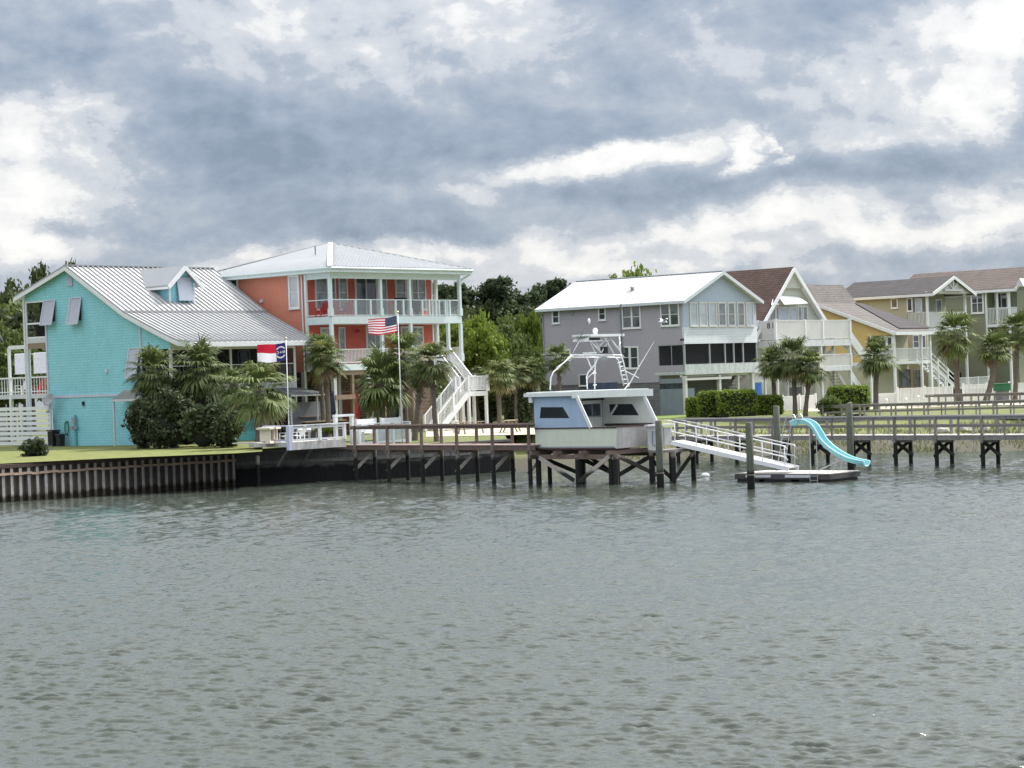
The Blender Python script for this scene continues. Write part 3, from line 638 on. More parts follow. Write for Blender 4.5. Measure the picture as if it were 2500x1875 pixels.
TR = [
 ('mid', 0, 62, 690, 178, 95, 'broad olive green tree behind the left deck'),
 ('oak', 1, -10, 720, 168, 90, 'olive tree behind the grey gable at the left edge'),
 ('mid', 1, 20, 800, 152, 60, 'low green tree over the grey gable roof'),
 ('oak', 0, 1150, 706, 208, 66, 'broad dark crown filling behind the first pine'),
 ('oak', 1, 1200, 716, 206, 60, 'dark crown between the first and the tallest pine'),
 ('oak', 2, 1262, 726, 202, 62, 'dark crown right below the shorter pine'),
 ('mid', 0, 1300, 742, 205, 50, 'green crown reaching the lavender house corner'),
 ('oak', 0, 1090, 712, 204, 52, 'dark crown between two columns of the coral house'),
 ('lime', 0, 1165, 775, 164, 60, 'middle lime green tree stepping down to the right'),
 ('lime', 0, 1296, 745, 194, 30, 'small lime green top beside the lavender house eave'),
 ('mid', 1, 1165, 880, 158, 62, 'low green tree behind the stair landing'),
 ('oak', 1, 1276, 880, 164, 38, 'low dark tree beside the lavender house wall'),
 ('oak', 0, 40, 655, 186, 80, 'dark oak whose rounded crown tops the far left edge'),
 ('mid', 0, -60, 700, 180, 80, 'green tree cut by the left edge of the view'),
 ('mid', 1, 30, 745, 160, 70, 'lower green tree between the left edge and the teal house'),
 ('oak', 1, 80, 680, 180, 70, 'dark tree touching the left eave of the teal house'),
 ('oak', 2, 150, 628, 196, 60, 'dark treetop just above the teal house gable peak'),
 ('oak', 0, 218, 626, 204, 52, 'small dark treetop over the start of the teal house ridge'),
 ('oak', 1, 330, 700, 210, 90, 'tree hidden behind the teal house roof'),
 ('pine', 0, 1072, 688, 205, 54, 'dark pine seen between the columns of the coral house'),
 ('oak', 2, 1040, 730, 190, 70, 'oak behind the right balcony end of the coral house'),
 ('pine', 1, 1134, 688, 200, 58, 'dark pine just right of the coral house roof corner'),
 ('oak', 0, 1175, 700, 196, 62, 'dark oak between the two taller pines'),
 ('pine', 0, 1222, 672, 200, 74, 'tallest round-topped pine in the gap between the coral and lavender houses'),
 ('pine', 1, 1262, 702, 204, 56, 'shorter pine right of the tallest pine'),
 ('pine', 0, 1362, 676, 214, 56, 'dark flat-topped pine above the left end of the lavender house roof'),
 ('pine', 1, 1322, 690, 208, 46, 'thin pine left of the lavender house roof'),
 ('oak', 1, 1110, 760, 182, 70, 'oak behind the coral house staircase'),
 ('lime', 0, 1140, 752, 166, 62, 'sunlit lime green tree right of the coral house balcony'),
 ('lime', 0, 1190, 800, 168, 50, 'lower lime green tree above the power line'),
 ('mid', 0, 1268, 742, 196, 44, 'bright topped tree against the left wall of the lavender house'),
 ('mid', 1, 1238, 768, 172, 52, 'green tree in the middle of the gap above the dark thicket'),
 ('oak', 2, 1180, 850, 168, 60, 'dark bushy tree behind the stair landing'),
 ('mid', 0, 1248, 830, 172, 44, 'bushy tree filling the gap beside the lavender house'),
 ('oak', 1, 1120, 850, 170, 60, 'dark bushy tree under the right side of the coral house'),
 ('mid', 1, 1232, 890, 160, 50, 'low bushy tree behind the small palm'),
 ('lime', 0, 1556, 636, 196, 78, 'light green treetop showing over the lavender house roof'),
 ('oak', 0, 1470, 720, 215, 80, 'oak hidden behind the lavender house roof'),
]
for a in TR: tree(*a)

# ---- palms
def frond(V, F_, MI, base, az_, el_, pet, L, rs, mi):
    d = np.array([math.cos(az_) * math.cos(el_), math.sin(az_) * math.cos(el_), math.sin(el_)])
    side = np.array([-math.sin(az_), math.cos(az_), 0]); p0 = np.array(base)
    p1 = p0 + d * pet * .6; d2 = d + np.array([0, 0, -.25]); d2 /= np.linalg.norm(d2); p2 = p1 + d2 * pet * .4
    up_ = np.cross(side, d2) * -1.0
    def quad(a, b, c, e): i = len(V); V.extend([a, b, c, e]); F_.append((i, i + 1, i + 2, i + 3)); MI.append(mi)
    s = side * .014; quad(p0 - s, p0 + s, p1 + s, p1 - s); quad(p1 - s, p1 + s, p2 + s, p2 - s)
    n = 17
    for k in range(n):
        t = (k / (n - 1) - .5) * 2; an = t * 1.45 + rs.normal(0, .05); l = L * (.72 + .28 * math.cos(an)) * (.9 + .2 * rs.rand())
        dr = d2 * math.cos(an) + side * math.sin(an) + up_ * (.22 * abs(t)); dr /= np.linalg.norm(dr)
        dr2 = dr + np.array([0, 0, -.6 - .6 * rs.rand()]); dr2 /= np.linalg.norm(dr2)
        wv_ = np.cross(dr, up_); wv_ = wv_ / (np.linalg.norm(wv_) + 1e-6) * .046
        st_ = p2 - d2 * .05 + d2 * .12 * (1 - abs(t)); m_ = st_ + dr * l * .6; e_ = m_ + dr2 * l * .42
        quad(st_ - wv_ * .4, st_ + wv_ * .4, m_ + wv_, m_ - wv_); quad(m_ - wv_, m_ + wv_, e_ + wv_ * .15, e_ - wv_ * .15)
def palm_crown(seed, n=52, L=1.08, pet=.9, yellow=.05, dead=.05):
    rs = np.random.RandomState(seed); V, F_, MI = [], [], []
    for i in range(n):
        t = i / n; el_ = R(84 - 138 * t ** .9) + rs.normal(0, .12); az_ = i * 2.4 + rs.normal(0, .25)
        mi = 0 if rs.rand() > yellow + (t > .75) * .10 else 1
        if t > 1 - dead: mi = 2
        frond(V, F_, MI, (0, 0, -.25 * t), az_, el_, pet * (.55 + .65 * rs.rand()), L * (.62 + .55 * rs.rand()), rs, mi)
    me = np_mesh('crown', np.array(V), np.array(F_)); [me.materials.append(x) for x in (L_PALM, L_PALMY, L_DEAD)]
    me.polygons.foreach_set('material_index', np.array(MI, dtype=np.int32)); me.update(); return me
PC = [palm_crown(21), palm_crown(22, 58), palm_crown(23, 48, yellow=.1), palm_crown(24, 50, yellow=.22, dead=.10)]
def palm(cx, cy, D, r, bx, label, var=0, tr=.17, bend=0, zb=GZ, group='sabal palms along the waterfront'):
    """crown centre at photo (cx,cy), foot under photo column bx; r crown radius in metres"""
    c = P(cx, cy, D); fo = P(bx, cy + (c.z - zb) * FP / D, D); o = empty('palm_tree', (fo.x, fo.y, zb), 0, label, 'palm tree', group)
    t = Vector((c.x - fo.x, c.y - fo.y, c.z - zb - .05)); m = MB(); n = 9; pts = []; rs_ = []
    for i in range(n + 1):
        u = i / n; p = t * u + Vector((math.sin(u * math.pi) * bend, 0, 0)) + Vector((rnd.uniform(-.012, .012), rnd.uniform(-.012, .012), 0)); pts.append(p); rs_.append(tr * (1.18 - .25 * min(1, u * 4)) * (1 + rnd.uniform(-.05, .05)) * (1.25 if u > .86 else 1))
    pts[0].z -= .2; m.path(pts, rs_, 10)
    for i in range(26):     # old leaf boots
        u = .55 + .43 * rnd.random(); a = rnd.random() * 6.28; p = t * u + Vector((math.sin(u * math.pi) * bend, 0, 0)); e_ = Vector((math.cos(a), math.sin(a), 0))
        m.bar(p + e_ * tr * .8, p + e_ * (tr + .1) + Vector((0, 0, .2)), .07, .03)
    m.build('trunk', PBARK, o, smooth=False)
    k = bpy.data.objects.new('crown', PC[var]); COL.objects.link(k); k.parent = o; k.location = t; k.rotation_euler = (rnd.uniform(-.1, .1), rnd.uniform(-.1, .1), rnd.random() * 6.28); k.scale = (r / 1.75 * rnd.uniform(.9, 1.1), r / 1.75 * rnd.uniform(.9, 1.1), r / 1.75 * rnd.uniform(.8, 1.12))
    return o
palm(372, 905, 127.5, 1.95, 384, 'sabal palm in front of the teal wall, leftmost palm of the waterfront', 0)
palm(372, 975, 127.0, 1.5, 350, 'short palm low against the teal wall above the dark shrubs', 1)
palm(492, 900, 126.8, 2.0, 505, 'palm before the screened porch of the teal house, left of the state flag', 1)
palm(572, 935, 124.0, 1.35, 560, 'smaller palm between two larger palms in front of the teal porch', 2)
palm(636, 950, 118.6, 1.95, 630, 'palm with thick bare trunk rooted at the seawall below the state flag', 2, tr=.2)
palm(796, 872, 135.5, 1.6, 803, 'palm with yellow hanging fronds between the teal and coral houses', 3)
palm(778, 850, 137.5, 1.3, 792, 'upright green palm crown right behind the teal house porch corner', 0)
palm(930, 930, 127.0, 1.95, 938, 'broad dark palm left of the national flag pole', 1)
palm(985, 868, 127.8, 1.75, 992, 'tall palm directly behind the national flag pole', 0)
palm(1052, 878, 121.5, 1.5, 1066, 'palm with a thin tall trunk rising before the coral house stairs', 2, tr=.15)
palm(1028, 915, 123.5, 1.0, 1012, 'small palm crown tucked between the flag pole and the thin-trunked palm', 1)
palm(1216, 916, 147.0, 1.35, 1221, 'small palm standing right of the coral house stair landing', 3, tr=.18)
palm(1362, 872, 153.0, 1.1, 1372, 'little thin palm against the lavender house wall', 0, tr=.13)
palm(1886, 885, 158.0, 1.55, 1893, 'palm left of a close trio before the white A-frame house', 1)
palm(1936, 872, 157.0, 1.75, 1942, 'middle and fullest palm of the trio before the A-frame house', 0)
palm(1978, 893, 156.5, 1.45, 1966, 'right palm of the trio before the A-frame house', 2)
palm(2140, 868, 164.0, 1.85, 2138, 'palm between the A-frame house and the yellow house porch', 1, tr=.2)
palm(2330, 816, 172.0, 2.15, 2340, 'large palm in front of the olive house gable', 0, tr=.24)
palm(2428, 850, 171.0, 1.75, 2404, 'leaning curved palm between two taller palms at right', 1, tr=.24, bend=.25)
palm(2484, 806, 174.0, 1.9, 2478, 'tall palm near the right edge of the view', 0, tr=.2)

# ---- shrubs and hedges
def shrub(name, label, cat, px, py, D, wpx, hpx, mt, n=2600, size=.13, box=False, depth=None, group=None, zb=GZ, seed=1, ragged=0.):
    g = P(px, py, D); g.z = zb; W = wpx * D / FP / 2; Hh = hpx * D / FP; dp = depth or W * .9; rs = np.random.RandomState(seed)
    o = empty(name, g, 0, label, cat, group)
    if box:
        m = 11; q = rs.rand(n, 3) * 2 - 1; ax = rs.randint(0, 5, n)
        for i in range(n):
            if ax[i] < 2: q[i, 0] = (-1, 1)[ax[i]]
            elif ax[i] < 3: q[i, 1] = -1 if rs.rand() < .6 else 1
            else: q[i, 2] = 1
        rr = np.linalg.norm(q, axis=1) ; q = np.where(rr[:, None] > 1.32, q / rr[:, None] * 1.32, q)
        q += rs.normal(size=q.shape) * .045; pts = q * np.array([W, dp, Hh / 2]) + np.array([0, 0, Hh / 2])
    else:
        lob = []
        for i in range(8): a = rs.rand() * 6.28; r = rs.rand() ** .5 * .55; lob.append((math.cos(a) * r * W, math.sin(a) * r * dp, Hh * (.24 + .38 * rs.rand() + ragged * rs.rand()), W * .5, dp * .5, Hh * .32))
        pts = lobes_points(lob, n, rs, clump=.2)
    V, F_ = leaf_quads(pts, size, rs); me = np_mesh('foliage', V, F_); me.materials.append(mt)
    c = bpy.data.objects.new('foliage', me); COL.objects.link(c); c.parent = o
    mb = MB()
    if box: mb.box(-W * .9, W * .9, -dp * .88, dp * .88, 0, Hh * .9)
    else: mb.sphere((0, 0, Hh * .36), 1, 14, 8, (W * .55, dp * .5, Hh * .33))
    mb.build('dark_core', mat('shrub_dark_core', (.02, .024, .014), .95, .3, 6, bump=1, bscale=8), o, smooth=not box)  # added solid dark core keeps the foliage opaque and its depth dark
    return o
HG = 'clipped shrubs on the lawns'
shrub('shrub', 'small round shrub alone on the lawn by the steel bulkhead', 'shrub', 82, 1120, 118, 84, 50, leafmat('lawn_shrub_leaves', (.055, .075, .035), .2), 2400, .10, seed=2)
for i, (a, b, d_, w_, h_, lb) in enumerate([(455, 1060, 127, 150, 140, 'broad dark shrub behind the thicket, against the porch posts'), (540, 1060, 126, 120, 90, 'dark shrub behind the right end of the thicket'), (350, 1098, 125.5, 96, 105, 'dark shrub at the corner of the teal wall, left end of the thicket'), (418, 1100, 124, 115, 118, 'tallest dark shrub below the first palms'),
        (498, 1100, 122.5, 105, 96, 'dark shrub in the middle of the thicket under the palms'), (556, 1098, 121.5, 80, 82, 'dark shrub at the right end of the thicket by the teal porch')]):
    shrub('shrub', lb, 'shrub', a, b, d_, w_, h_, L_SHRUB, 4600, .13, seed=10 + i, group='thicket below the palms', ragged=.42)
for i, (a, b, d_, w_, h_, lb) in enumerate([(1262, 1030, 153, 90, 105, 'dark shrub between the small palm and the boat cabin'), (1318, 1030, 155, 90, 115, 'dark shrub against the left wall of the lavender house'), (1180, 1022, 160, 80, 80, 'dark shrub behind the stair landing posts')]):
    shrub('shrub', lb, 'shrub', a, b, d_, w_, h_, L_SHRUB, 3800, .15, seed=20 + i, group='dark shrubs beside the lavender house', ragged=.1)
for i, (a, b, d_, w_, h_, lb) in enumerate([(1706, 1018, 160, 56, 46, 'low rounded hedge at the left end, beside the grey garage wall'), (1742, 1020, 158.5, 72, 60, 'boxy hedge second from the left before the lavender house'), (1800, 1020, 157, 92, 62, 'biggest boxy hedge before the lavender house'),
        (1868, 1014, 158, 80, 46, 'low bright hedge right of the biggest boxy hedge')]):
    shrub('hedge', lb, 'hedge', a, b, d_, w_, h_, L_HEDGE, 5200, .085, box=True, depth=w_ * d_ / FP * .42, group=HG, seed=30 + i)
shrub('hedge', 'flat-topped dark hedge between the A-frame house and the palm', 'hedge', 2072, 1006, 158, 92, 62, L_HEDGE, 5200, .085, box=True, group=HG, seed=40)
shrub('shrub', 'loose light green shrub left of the flat-topped hedge', 'shrub', 2026, 1012, 155, 70, 52, L_MID, 2600, .12, seed=41)
# fan palmettos behind
for i, (cx, cy, lb) in enumerate([(1258, 908, 'yellow-green palmetto left of the boat tower'), (1300, 905, 'yellow-green palmetto beside the lavender house wall'), (1286, 930, 'low palmetto over the dark shrubs')]):
    palm(cx, cy, 152.0 + i, 1.3, cx + 3, lb, 3 if i < 2 else 1, tr=.14, group='palmettos beside the lavender house')
# marsh grass along the muddy bank
def marsh():
    rs = np.random.RandomState(9); pts = []
    for (x, y, w_) in SHORE: pass
    px_ = rs.uniform(1420, 2900, 15000); C_ = []
    for x in px_:
        y = np.interp(x, [s[0] for s in SHORE], [s[1] for s in SHORE]); g = G(x, y, 0); k_ = np.interp(x, [s[0] for s in SHORE], [s[2] for s in SHORE]); o = rs.rand() ** 1.2 * 12 * k_ + .3
        if math.sin(x * .045) + math.sin(x * .017 + o) + rs.normal(0, .5) < -.35: continue
        C_.append((g.x + rs.normal(0, .4), g.y + o, np.interp(o / k_, [-.4, 1.5, 4, 8, 13], [-.12, .25, .62, .85, 1.10]) - .03))
    C_ = np.array(C_); n = len(C_); h = .12 + .22 * rs.rand(n); a = rs.rand(n) * 3.14; wv_ = np.stack([np.cos(a), np.sin(a), np.zeros(n)], 1) * .03; ln = np.stack([rs.normal(0, .1, n), rs.normal(0, .1, n), h], 1)
    V = np.stack([C_ - wv_, C_ + wv_, C_ + ln + wv_ * .2, C_ + ln - wv_ * .2], 1).reshape(-1, 3)
    me = np_mesh('marsh_grass', V, np.arange(4 * n).reshape(n, 4)); me.materials.append(leafmat('marsh_grass_blades', (.125, .145, .040), .3, .4)); o = bpy.data.objects.new('marsh_grass', me); COL.objects.link(o); o['kind'] = 'stuff'; o['label'] = 'yellow-green marsh grass on the muddy bank behind the piers'; o['category'] = 'grass'
marsh()
# ================================================================== houses
def roof_poly(mb, prof, x0, x1, th=.14):
    """sheet roof following a (y,z) profile, extruded along x"""
    for (ya, za), (yb, zb) in zip(prof, prof[1:]):
        mb.prismX(x0, x1, [(ya, za), (yb, zb), (yb, zb - th), (ya, za - th)])
def ribs(mb, prof, x0, x1, step, w_=.045, h=.07):
    n = int((x1 - x0) / step)
    for i in range(n + 1):
        x = x0 + (x1 - x0) * i / n
        for (ya, za), (yb, zb) in zip(prof, prof[1:]): mb.bar((x, ya, za + h / 2 - .01), (x, yb, zb + h / 2 - .01), w_, h)
def interp(prof, y):
    for (ya, za), (yb, zb) in zip(prof, prof[1:]):
        if min(ya, yb) <= y <= max(ya, yb): return za + (zb - za) * (y - ya) / (yb - ya)
    return prof[-1][1]

# ------------------------------------------------------------------ teal house
def teal_house():
    f = Frame(424, 1090, 131.5); r = f.root('teal_house', 'turquoise house with bright white ribbed metal roof and a small dormer', 'house')
    S, F = f.S, f.F; ov = -.35
    prof = [S(463, 836, ov), S(434, 833, ov), S(400, 817, ov), S(348, 789, ov), S(301, 763, ov), S(158, 650, ov), S(33, 727, ov)]
    W = F(760, 900, 0)[0]; x1 = F(787, 828, prof[0][0])[0]
    yb = S(345, 900)[0]; yc = S(113, 780)[0]; yd = S(62, 780)[0]; ry = prof[5][0]
    print('teal', W, x1, yb, yc, yd, prof)
    xr_ = F(521, 657, prof[5][0])[0]; ye = prof[0][0]; yR = prof[5][0]; XR = lambda y: x1 + (xr_ - x1) * min(1, max(0, (y - ye) / (yR - ye))) ** .8
    pp = []
    for (ya, za), (y2, z2_) in zip(prof, prof[1:]):
        for k in range(3): pp.append((ya + (y2 - ya) * k / 3, za + (z2_ - za) * k / 3))
    pp.append(prof[-1]); m = MB()
    for (ya, za), (y2, z2_) in zip(pp, pp[1:]):
        m.add([(ov, ya, za), (XR(ya), ya, za), (XR(y2), y2, z2_), (ov, y2, z2_), (ov, ya, za - .14), (XR(ya), ya, za - .14), (XR(y2), y2, z2_ - .14), (ov, y2, z2_ - .14)], [(0, 1, 2, 3), (7, 6, 5, 4), (0, 4, 5, 1), (1, 5, 6, 2), (2, 6, 7, 3), (3, 7, 4, 0)])
    m.build('roof', METALR, r)
    m = MB(); n_ = int((xr_ - ov) / .41)
    for i in range(n_ + 1):
        x = ov + .03 + .41 * i
        for (ya, za), (y2, z2_) in zip(pp, pp[1:]):
            if x < max(XR(ya), XR(y2)) - .02: m.bar((x, ya, za + .045), (x, y2, z2_ + .045), .04, .10)
    for (ya, za), (y2, z2_) in zip(pp, pp[1:]): m.bar((XR(ya), ya, za + .02), (XR(y2), y2, z2_ + .02), .06, .1)
    m.bar((ov, ry, prof[5][1] + .08), (xr_, ry, prof[5][1] + .08), .26, .05); m.bar((ov, prof[4][0], prof[4][1] + .07), (XR(prof[4][0]), prof[4][0], prof[4][1] + .07), .10, .12); m.build('roof_seam', SEAM, r)
    fz = MB()
    for (ya, za), (yb2, zb) in zip(prof, prof[1:]):
        fz.bar((ov - .02, ya, za - .17), (ov - .02, yb2, zb - .17), .04, .20); fz.bar((XR(ya) + .02, ya, za - .17), (XR(yb2) + .02, yb2, zb - .17), .04, .20)
    fz.box(ov, x1, prof[0][0] - .05, prof[0][0], prof[0][1] - .28, prof[0][1] - .02); fz.build('fascia', WHITE, r)
    zr = lambda y: interp(prof, y) - .16
    ym = prof[4][0]
    W = min(W, x1 - .35); m = MB(); m.prismX(0, W, [(yb, 0), (yc, 0), (yc, zr(yc)), (ry, zr(ry)), (ym, zr(ym)), (prof[3][0], zr(prof[3][0])), (yb, zr(yb))])
    zt = S(85, 735)[1]; zf3 = S(85, 826)[1]; zf3b = S(85, 838)[1]
    m.prismX(.0, W, [(yc + .002, zt), (yd, zt), (yd, zr(yd)), (yc + .002, zr(yc))]); 
    zpt = F(600, 848, 0)[1]
    m.prismX(0, .12, [(0.002, zpt), (yb - .002, zpt), (yb - .002, zr(yb)), (0.002, zr(0))])
    m.build('wall', TEAL, r)
    # belt course
    m = MB(); z = S(230, 966)[1]; m.box(-.05, 0, S(318, 966)[0], yc, z - .08, z + .08); m.box(-.06, 0, yc - .06, yc + .1, 0, zt); m.box(-.06, 0, yb - .1, yb + .05, 0, zr(yb)); m.build('belt_course', mat('pale_lilac_trim', (.50, .52, .62), .6, .06), r)
    # rear screened balcony, seen at the left end of the gable
    b = MB(); b.box(0, 3, yc + .005, yd, zf3b, zf3); b.build('balcony_floor', WHITE2, r)
    b = MB(); b.box(.0, 3, yc + .01, yd - .02, zf3b - .35, zf3b - .01); b.build('beam', TANW, r)
    p = PB()
    for xx in (.06, 2.9): p.bar((xx, yd - .07, 0), (xx, yd - .07, zt), .16)
    p.bar((.06, yc + .09, zf3), (.06, yc + .09, zt), .09); zm = S(85, 790)[1]; p.box(.02, .10, yc + .1, yd - .1, zm - .06, zm + .06); p.box(.02, .10, yc + .1, yd - .1, zf3, zf3 + .10)
    p.box(.02, .10, yc + .1, yd - .1, zt - .1, zt); p.build('post', WHITE, r)
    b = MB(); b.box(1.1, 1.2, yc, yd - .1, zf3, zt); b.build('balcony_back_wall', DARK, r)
    b = MB(); b.box(.05, .06, yc, yd - .1, zf3, zt); b.build('screen', SCREEN, r)
    # gutter downspout at the left eave
    g = MB(); g.path([(ov, prof[6][0] + .05, prof[6][1] - .3), (-.1, yd + .02, zt + .2), (-.1, yd + .02, .2)], .06, 6); g.build('downspout', WHITE, r)
    # bahama shutters propped out from the wall
    for (px0, py0, px1, py1) in ((110, 733, 137, 793), (175, 727, 201, 791), (318, 850, 343, 922)):
        ym_ = (py0 + py1) / 2; a0, a1 = S(px1, ym_)[0], S(px0, ym_)[0]; z0, z1 = S((px0 + px1) / 2, py1)[1], S((px0 + px1) / 2, py0)[1]
        s = MB(); s.prism([(-.05, a0, z1), (-.05, a1, z1), (-.42, a1, z0), (-.42, a0, z0)], (.04, 0, .01))
        fr_ = MB()
        for a in (a0, a1): fr_.bar((-.06, a, z1), (-.44, a, z0), .06, .07)
        fr_.bar((-.44, a0, z0), (-.44, a1, z0), .06, .06); fr_.bar((-.06, a0, z1), (-.06, a1, z1), .06, .06)
        o = s.build('shutter', SHUT, r); fr_.build('shutter_frame', mat('lilac_frame', (.55, .57, .62), .5, .05), o)
        g = MB(); g.box(-.02, .0, a0 + .1, a1 - .1, z0 + .2, z1 - .1); g.build('window', GLASS, r)
    v = MB(); a0, z0 = S(178, 698); a1, z1 = S(164, 678)
    v.prismX(-.06, 0, [(a0, z0), (a1, z0), (a1, z1 - .1), ((a0 + a1) / 2, z1 + .1), (a0, z1 - .1)]); v.build('gable_vent', SHUT, r)
    # front screened porch
    z2 = F(740, 944, 0)[1]; z2t = F(740, 934, 0)[1]; px_ = [424, 490, 565, 640, 720, 758]; xs = [F(p, 900, 0)[0] for p in px_]; xs[0] = .08; xs[-1] = W
    b = MB(); b.box(0, W, 0, yb, z2 - .05, z2t + .1); b.build('porch_floor', WHITE2, r)
    p = PB()
    for x in xs: p.bar((x, .08, 0 if x in (xs[0], xs[-1], xs[2]) else z2), (x, .08, zpt), .15)
    p.bar((.08, yb * .55, z2), (.08, yb * .55, zpt), .1); p.bar((W, yb * .55, z2), (W, yb * .55, zpt), .12); p.bar((W - .05, yb, z2), (W - .05, yb, zpt), .14)
    p.box(0, W, 0, .16, zpt - .1, zr(0)); p.box(W - .16, W, 0.16, yb, zpt - .1, zr(0)); p.build('porch_post', WHITE, r)
    s = MB(); s.box(.1, xs[4], .05, .06, z2t, zpt); s.box(.02, .03, .1, yb, z2t, zpt); s.build('screen', SCREEN, r)
    q = MB(); zz_ = F(740, 890, 0)[1] - z2t
    for a, b_ in zip(xs, xs[1:]): q.rail((a, .08, z2t + .1), (b_, .08, z2t + .1), zz_, .15 if b_ == xs[-1] else .3, bw=.04)
    q.rail((.08, .1, z2t + .1), (.08, yb, z2t + .1), zz_, .3); q.rail((W, .1, z2t + .1), (W, yb, z2t + .1), zz_, .15, bw=.04); q.build('railing', WHITE, r)
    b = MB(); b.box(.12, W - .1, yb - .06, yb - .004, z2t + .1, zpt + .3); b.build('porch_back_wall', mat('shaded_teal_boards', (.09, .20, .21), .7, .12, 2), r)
    for (a, b_, nv) in ((1.0, 2.2, 2), (3.0, 4.6, 2), (5.4, 6.6, 2)): window(r, 'F', yb - .065, a, b_, z2t + .5, zpt - .2, nv, 2)
    window(r, 'F', yb - .065, W - 2.4, W - 1.5, z2t + .15, zpt - .2, 1, 1, name='door')
    for (x0, x1_) in ((xs[4] + .1, xs[4] + .5),): pass
    dd = F(742, 935, 0)
    # ground level: windows, low teal rails and skirt
    for (a, b_, c, d_) in ((526, 985, 547, 1040), (570, 990, 590, 1035), (455, 990, 480, 1040)):
        winpx(f, r, 'F', yb - .01, a, b_, c, d_, nv=1, nh=2, trim=AQUAW)
    q = MB(); xa, xb = F(560, 1030, 0)[0], F(628, 1030, 0)[0]; q.rail((xa, .08, .45), (xb, .08, .45), 1.0, .16, post=.1, bw=.045); q.build('railing', TEALT, r)
    q = MB(); q.box(.1, xb, .05, .12, 0, .6); q.build('skirt', TEALT, r)
    # side entry hood
    q = MB(); ya, za = S(372, 972); yb_, zb = S(306, 974); q.prismX(-1.1, .0, [(ya, za), (yb_, zb), ((ya + yb_) / 2, zb + .55)]); q.build('entry_hood', METALR2, r)
    q = MB(); q.box(-1.1, -1.0, ya, yb_, za - .14, za); q.bar((-1.0, yb_ - .1, 0), (-1.0, yb_ - .1, za), .1); q.bar((-1.0, ya + .1, 0), (-1.0, ya + .1, za), .1); q.build('entry_hood_frame', WHITE2, r)
    # dormer
    yk, zk = prof[4]; mrf = (prof[5][1] - zk) / (ry - yk)
    def roofhit(px, py):
        rr = ray(px, py); o = f.loc(CAM); d = Vector((rr.dot(f.X), rr.dot(f.Y), rr.z)); t = (zk - o.z + mrf * (o.y - yk)) / (d.z - mrf * d.y); return o + d * t
    h = roofhit(413, 738); yf = h.y; xa = h.x; xb = F(476, 735, yf)[0]; ze = F(420, 690, yf)[1]; xm = (xa + xb) / 2; zp = F(452, 655, yf)[1]; zb0 = h.z
    print('dormer', xa, xb, yf, ze, zp, zb0)
    yj = yk + (ze - zk) / mrf; yj2 = yk + (zp - zk) / mrf
    m = MB(); m.prism([(xa, yf, zb0 - .1), (xb, yf, zb0 - .1), (xb, yf, ze), (xm, yf, zp), (xa, yf, ze)], (0, .08, 0))
    for xx in (xa, xb - .06): m.prismX(xx, xx + .06, [(yf + .08, zb0 - .1), (yf + .08, ze), (yj, ze)])
    dm = m.build('dormer', TEAL, r); o_ = .38
    m = MB(); sl = (zp - ze) / (xm - xa)
    for sg, xe in ((-1, xa - o_), (1, xb + o_)):
        zE = ze - sl * o_ ; m.prism([(xe, yf - .45, zE + .05), (xm, yf - .45, zp + .05), (xm, yf - .45, zp + .15), (xe, yf - .45, zE + .15)], (0, max(yj2, yj) - yf + .6, 0))
    m.build('dormer_roof', METALR2, dm)  # greyer than the main roof: the shade on its slope is in the colour
    m = MB()
    for xe in (xa - o_, xb + o_): m.bar((xe, yf - .47, ze - sl * o_ + .0), (xm, yf - .47, zp + .02), .05, .26)
    m.box(xa, xa + .14, yf - .03, yf, zb0, ze); m.box(xb - .14, xb, yf - .03, yf, zb0, ze); m.box(xa - o_, xa - o_ + .06, yf - .4, yj - .3, ze - sl * o_ - .1, ze - sl * o_ + .08); m.build('dormer_trim', WHITE, dm)
    a0, z0 = F(431, 736, yf); a1, z1 = F(464, 677, yf)
    s = MB(); s.prism([(a0, yf - .08, z1), (a1, yf - .08, z1), (a1, yf - .32, z0 + .05), (a0, yf - .32, z0 + .05)], (0, .05, 0)); s.build('dormer_shutter', mat('pale_shutter', (.56, .60, .68), .5, .05, lap=.07, lapb=.7), dm)
    # bar awning roof on the right
    pts = [F(712, 968, -2.6), F(796, 965, -2.6)]; xa_, za_ = pts[0]; xb_, zb_ = pts[1]; z2_ = F(750, 949, -.2)[1]
    m = MB(); m.prism([(xa_, -2.6, za_), (xb_, -2.6, za_), (W + .2, 0, z2_), (xa_ + .9, 0, z2_)], (0, 0, .05)); aw = m.build('awning_roof', METALR, r)
    m = MB()
    for i in range(9): t = i / 8; m.bar((xa_ + (xb_ - xa_) * t, -2.6, za_ + .08), (xa_ + .9 + (W + .2 - xa_ - .9) * t, 0, z2_ + .08), .05, .06)
    m.build('awning_rib', METALR2, aw)
    m = PB()
    for xx in (xa_ + .1, xb_ - .6): m.bar((xx, -2.4, 0), (xx, -2.4, za_), .09)
    m.build('awning_post', WHITE2, aw)
    return f, r, dict(W=W, yb=yb)
TF, TROOT, TD = teal_house()

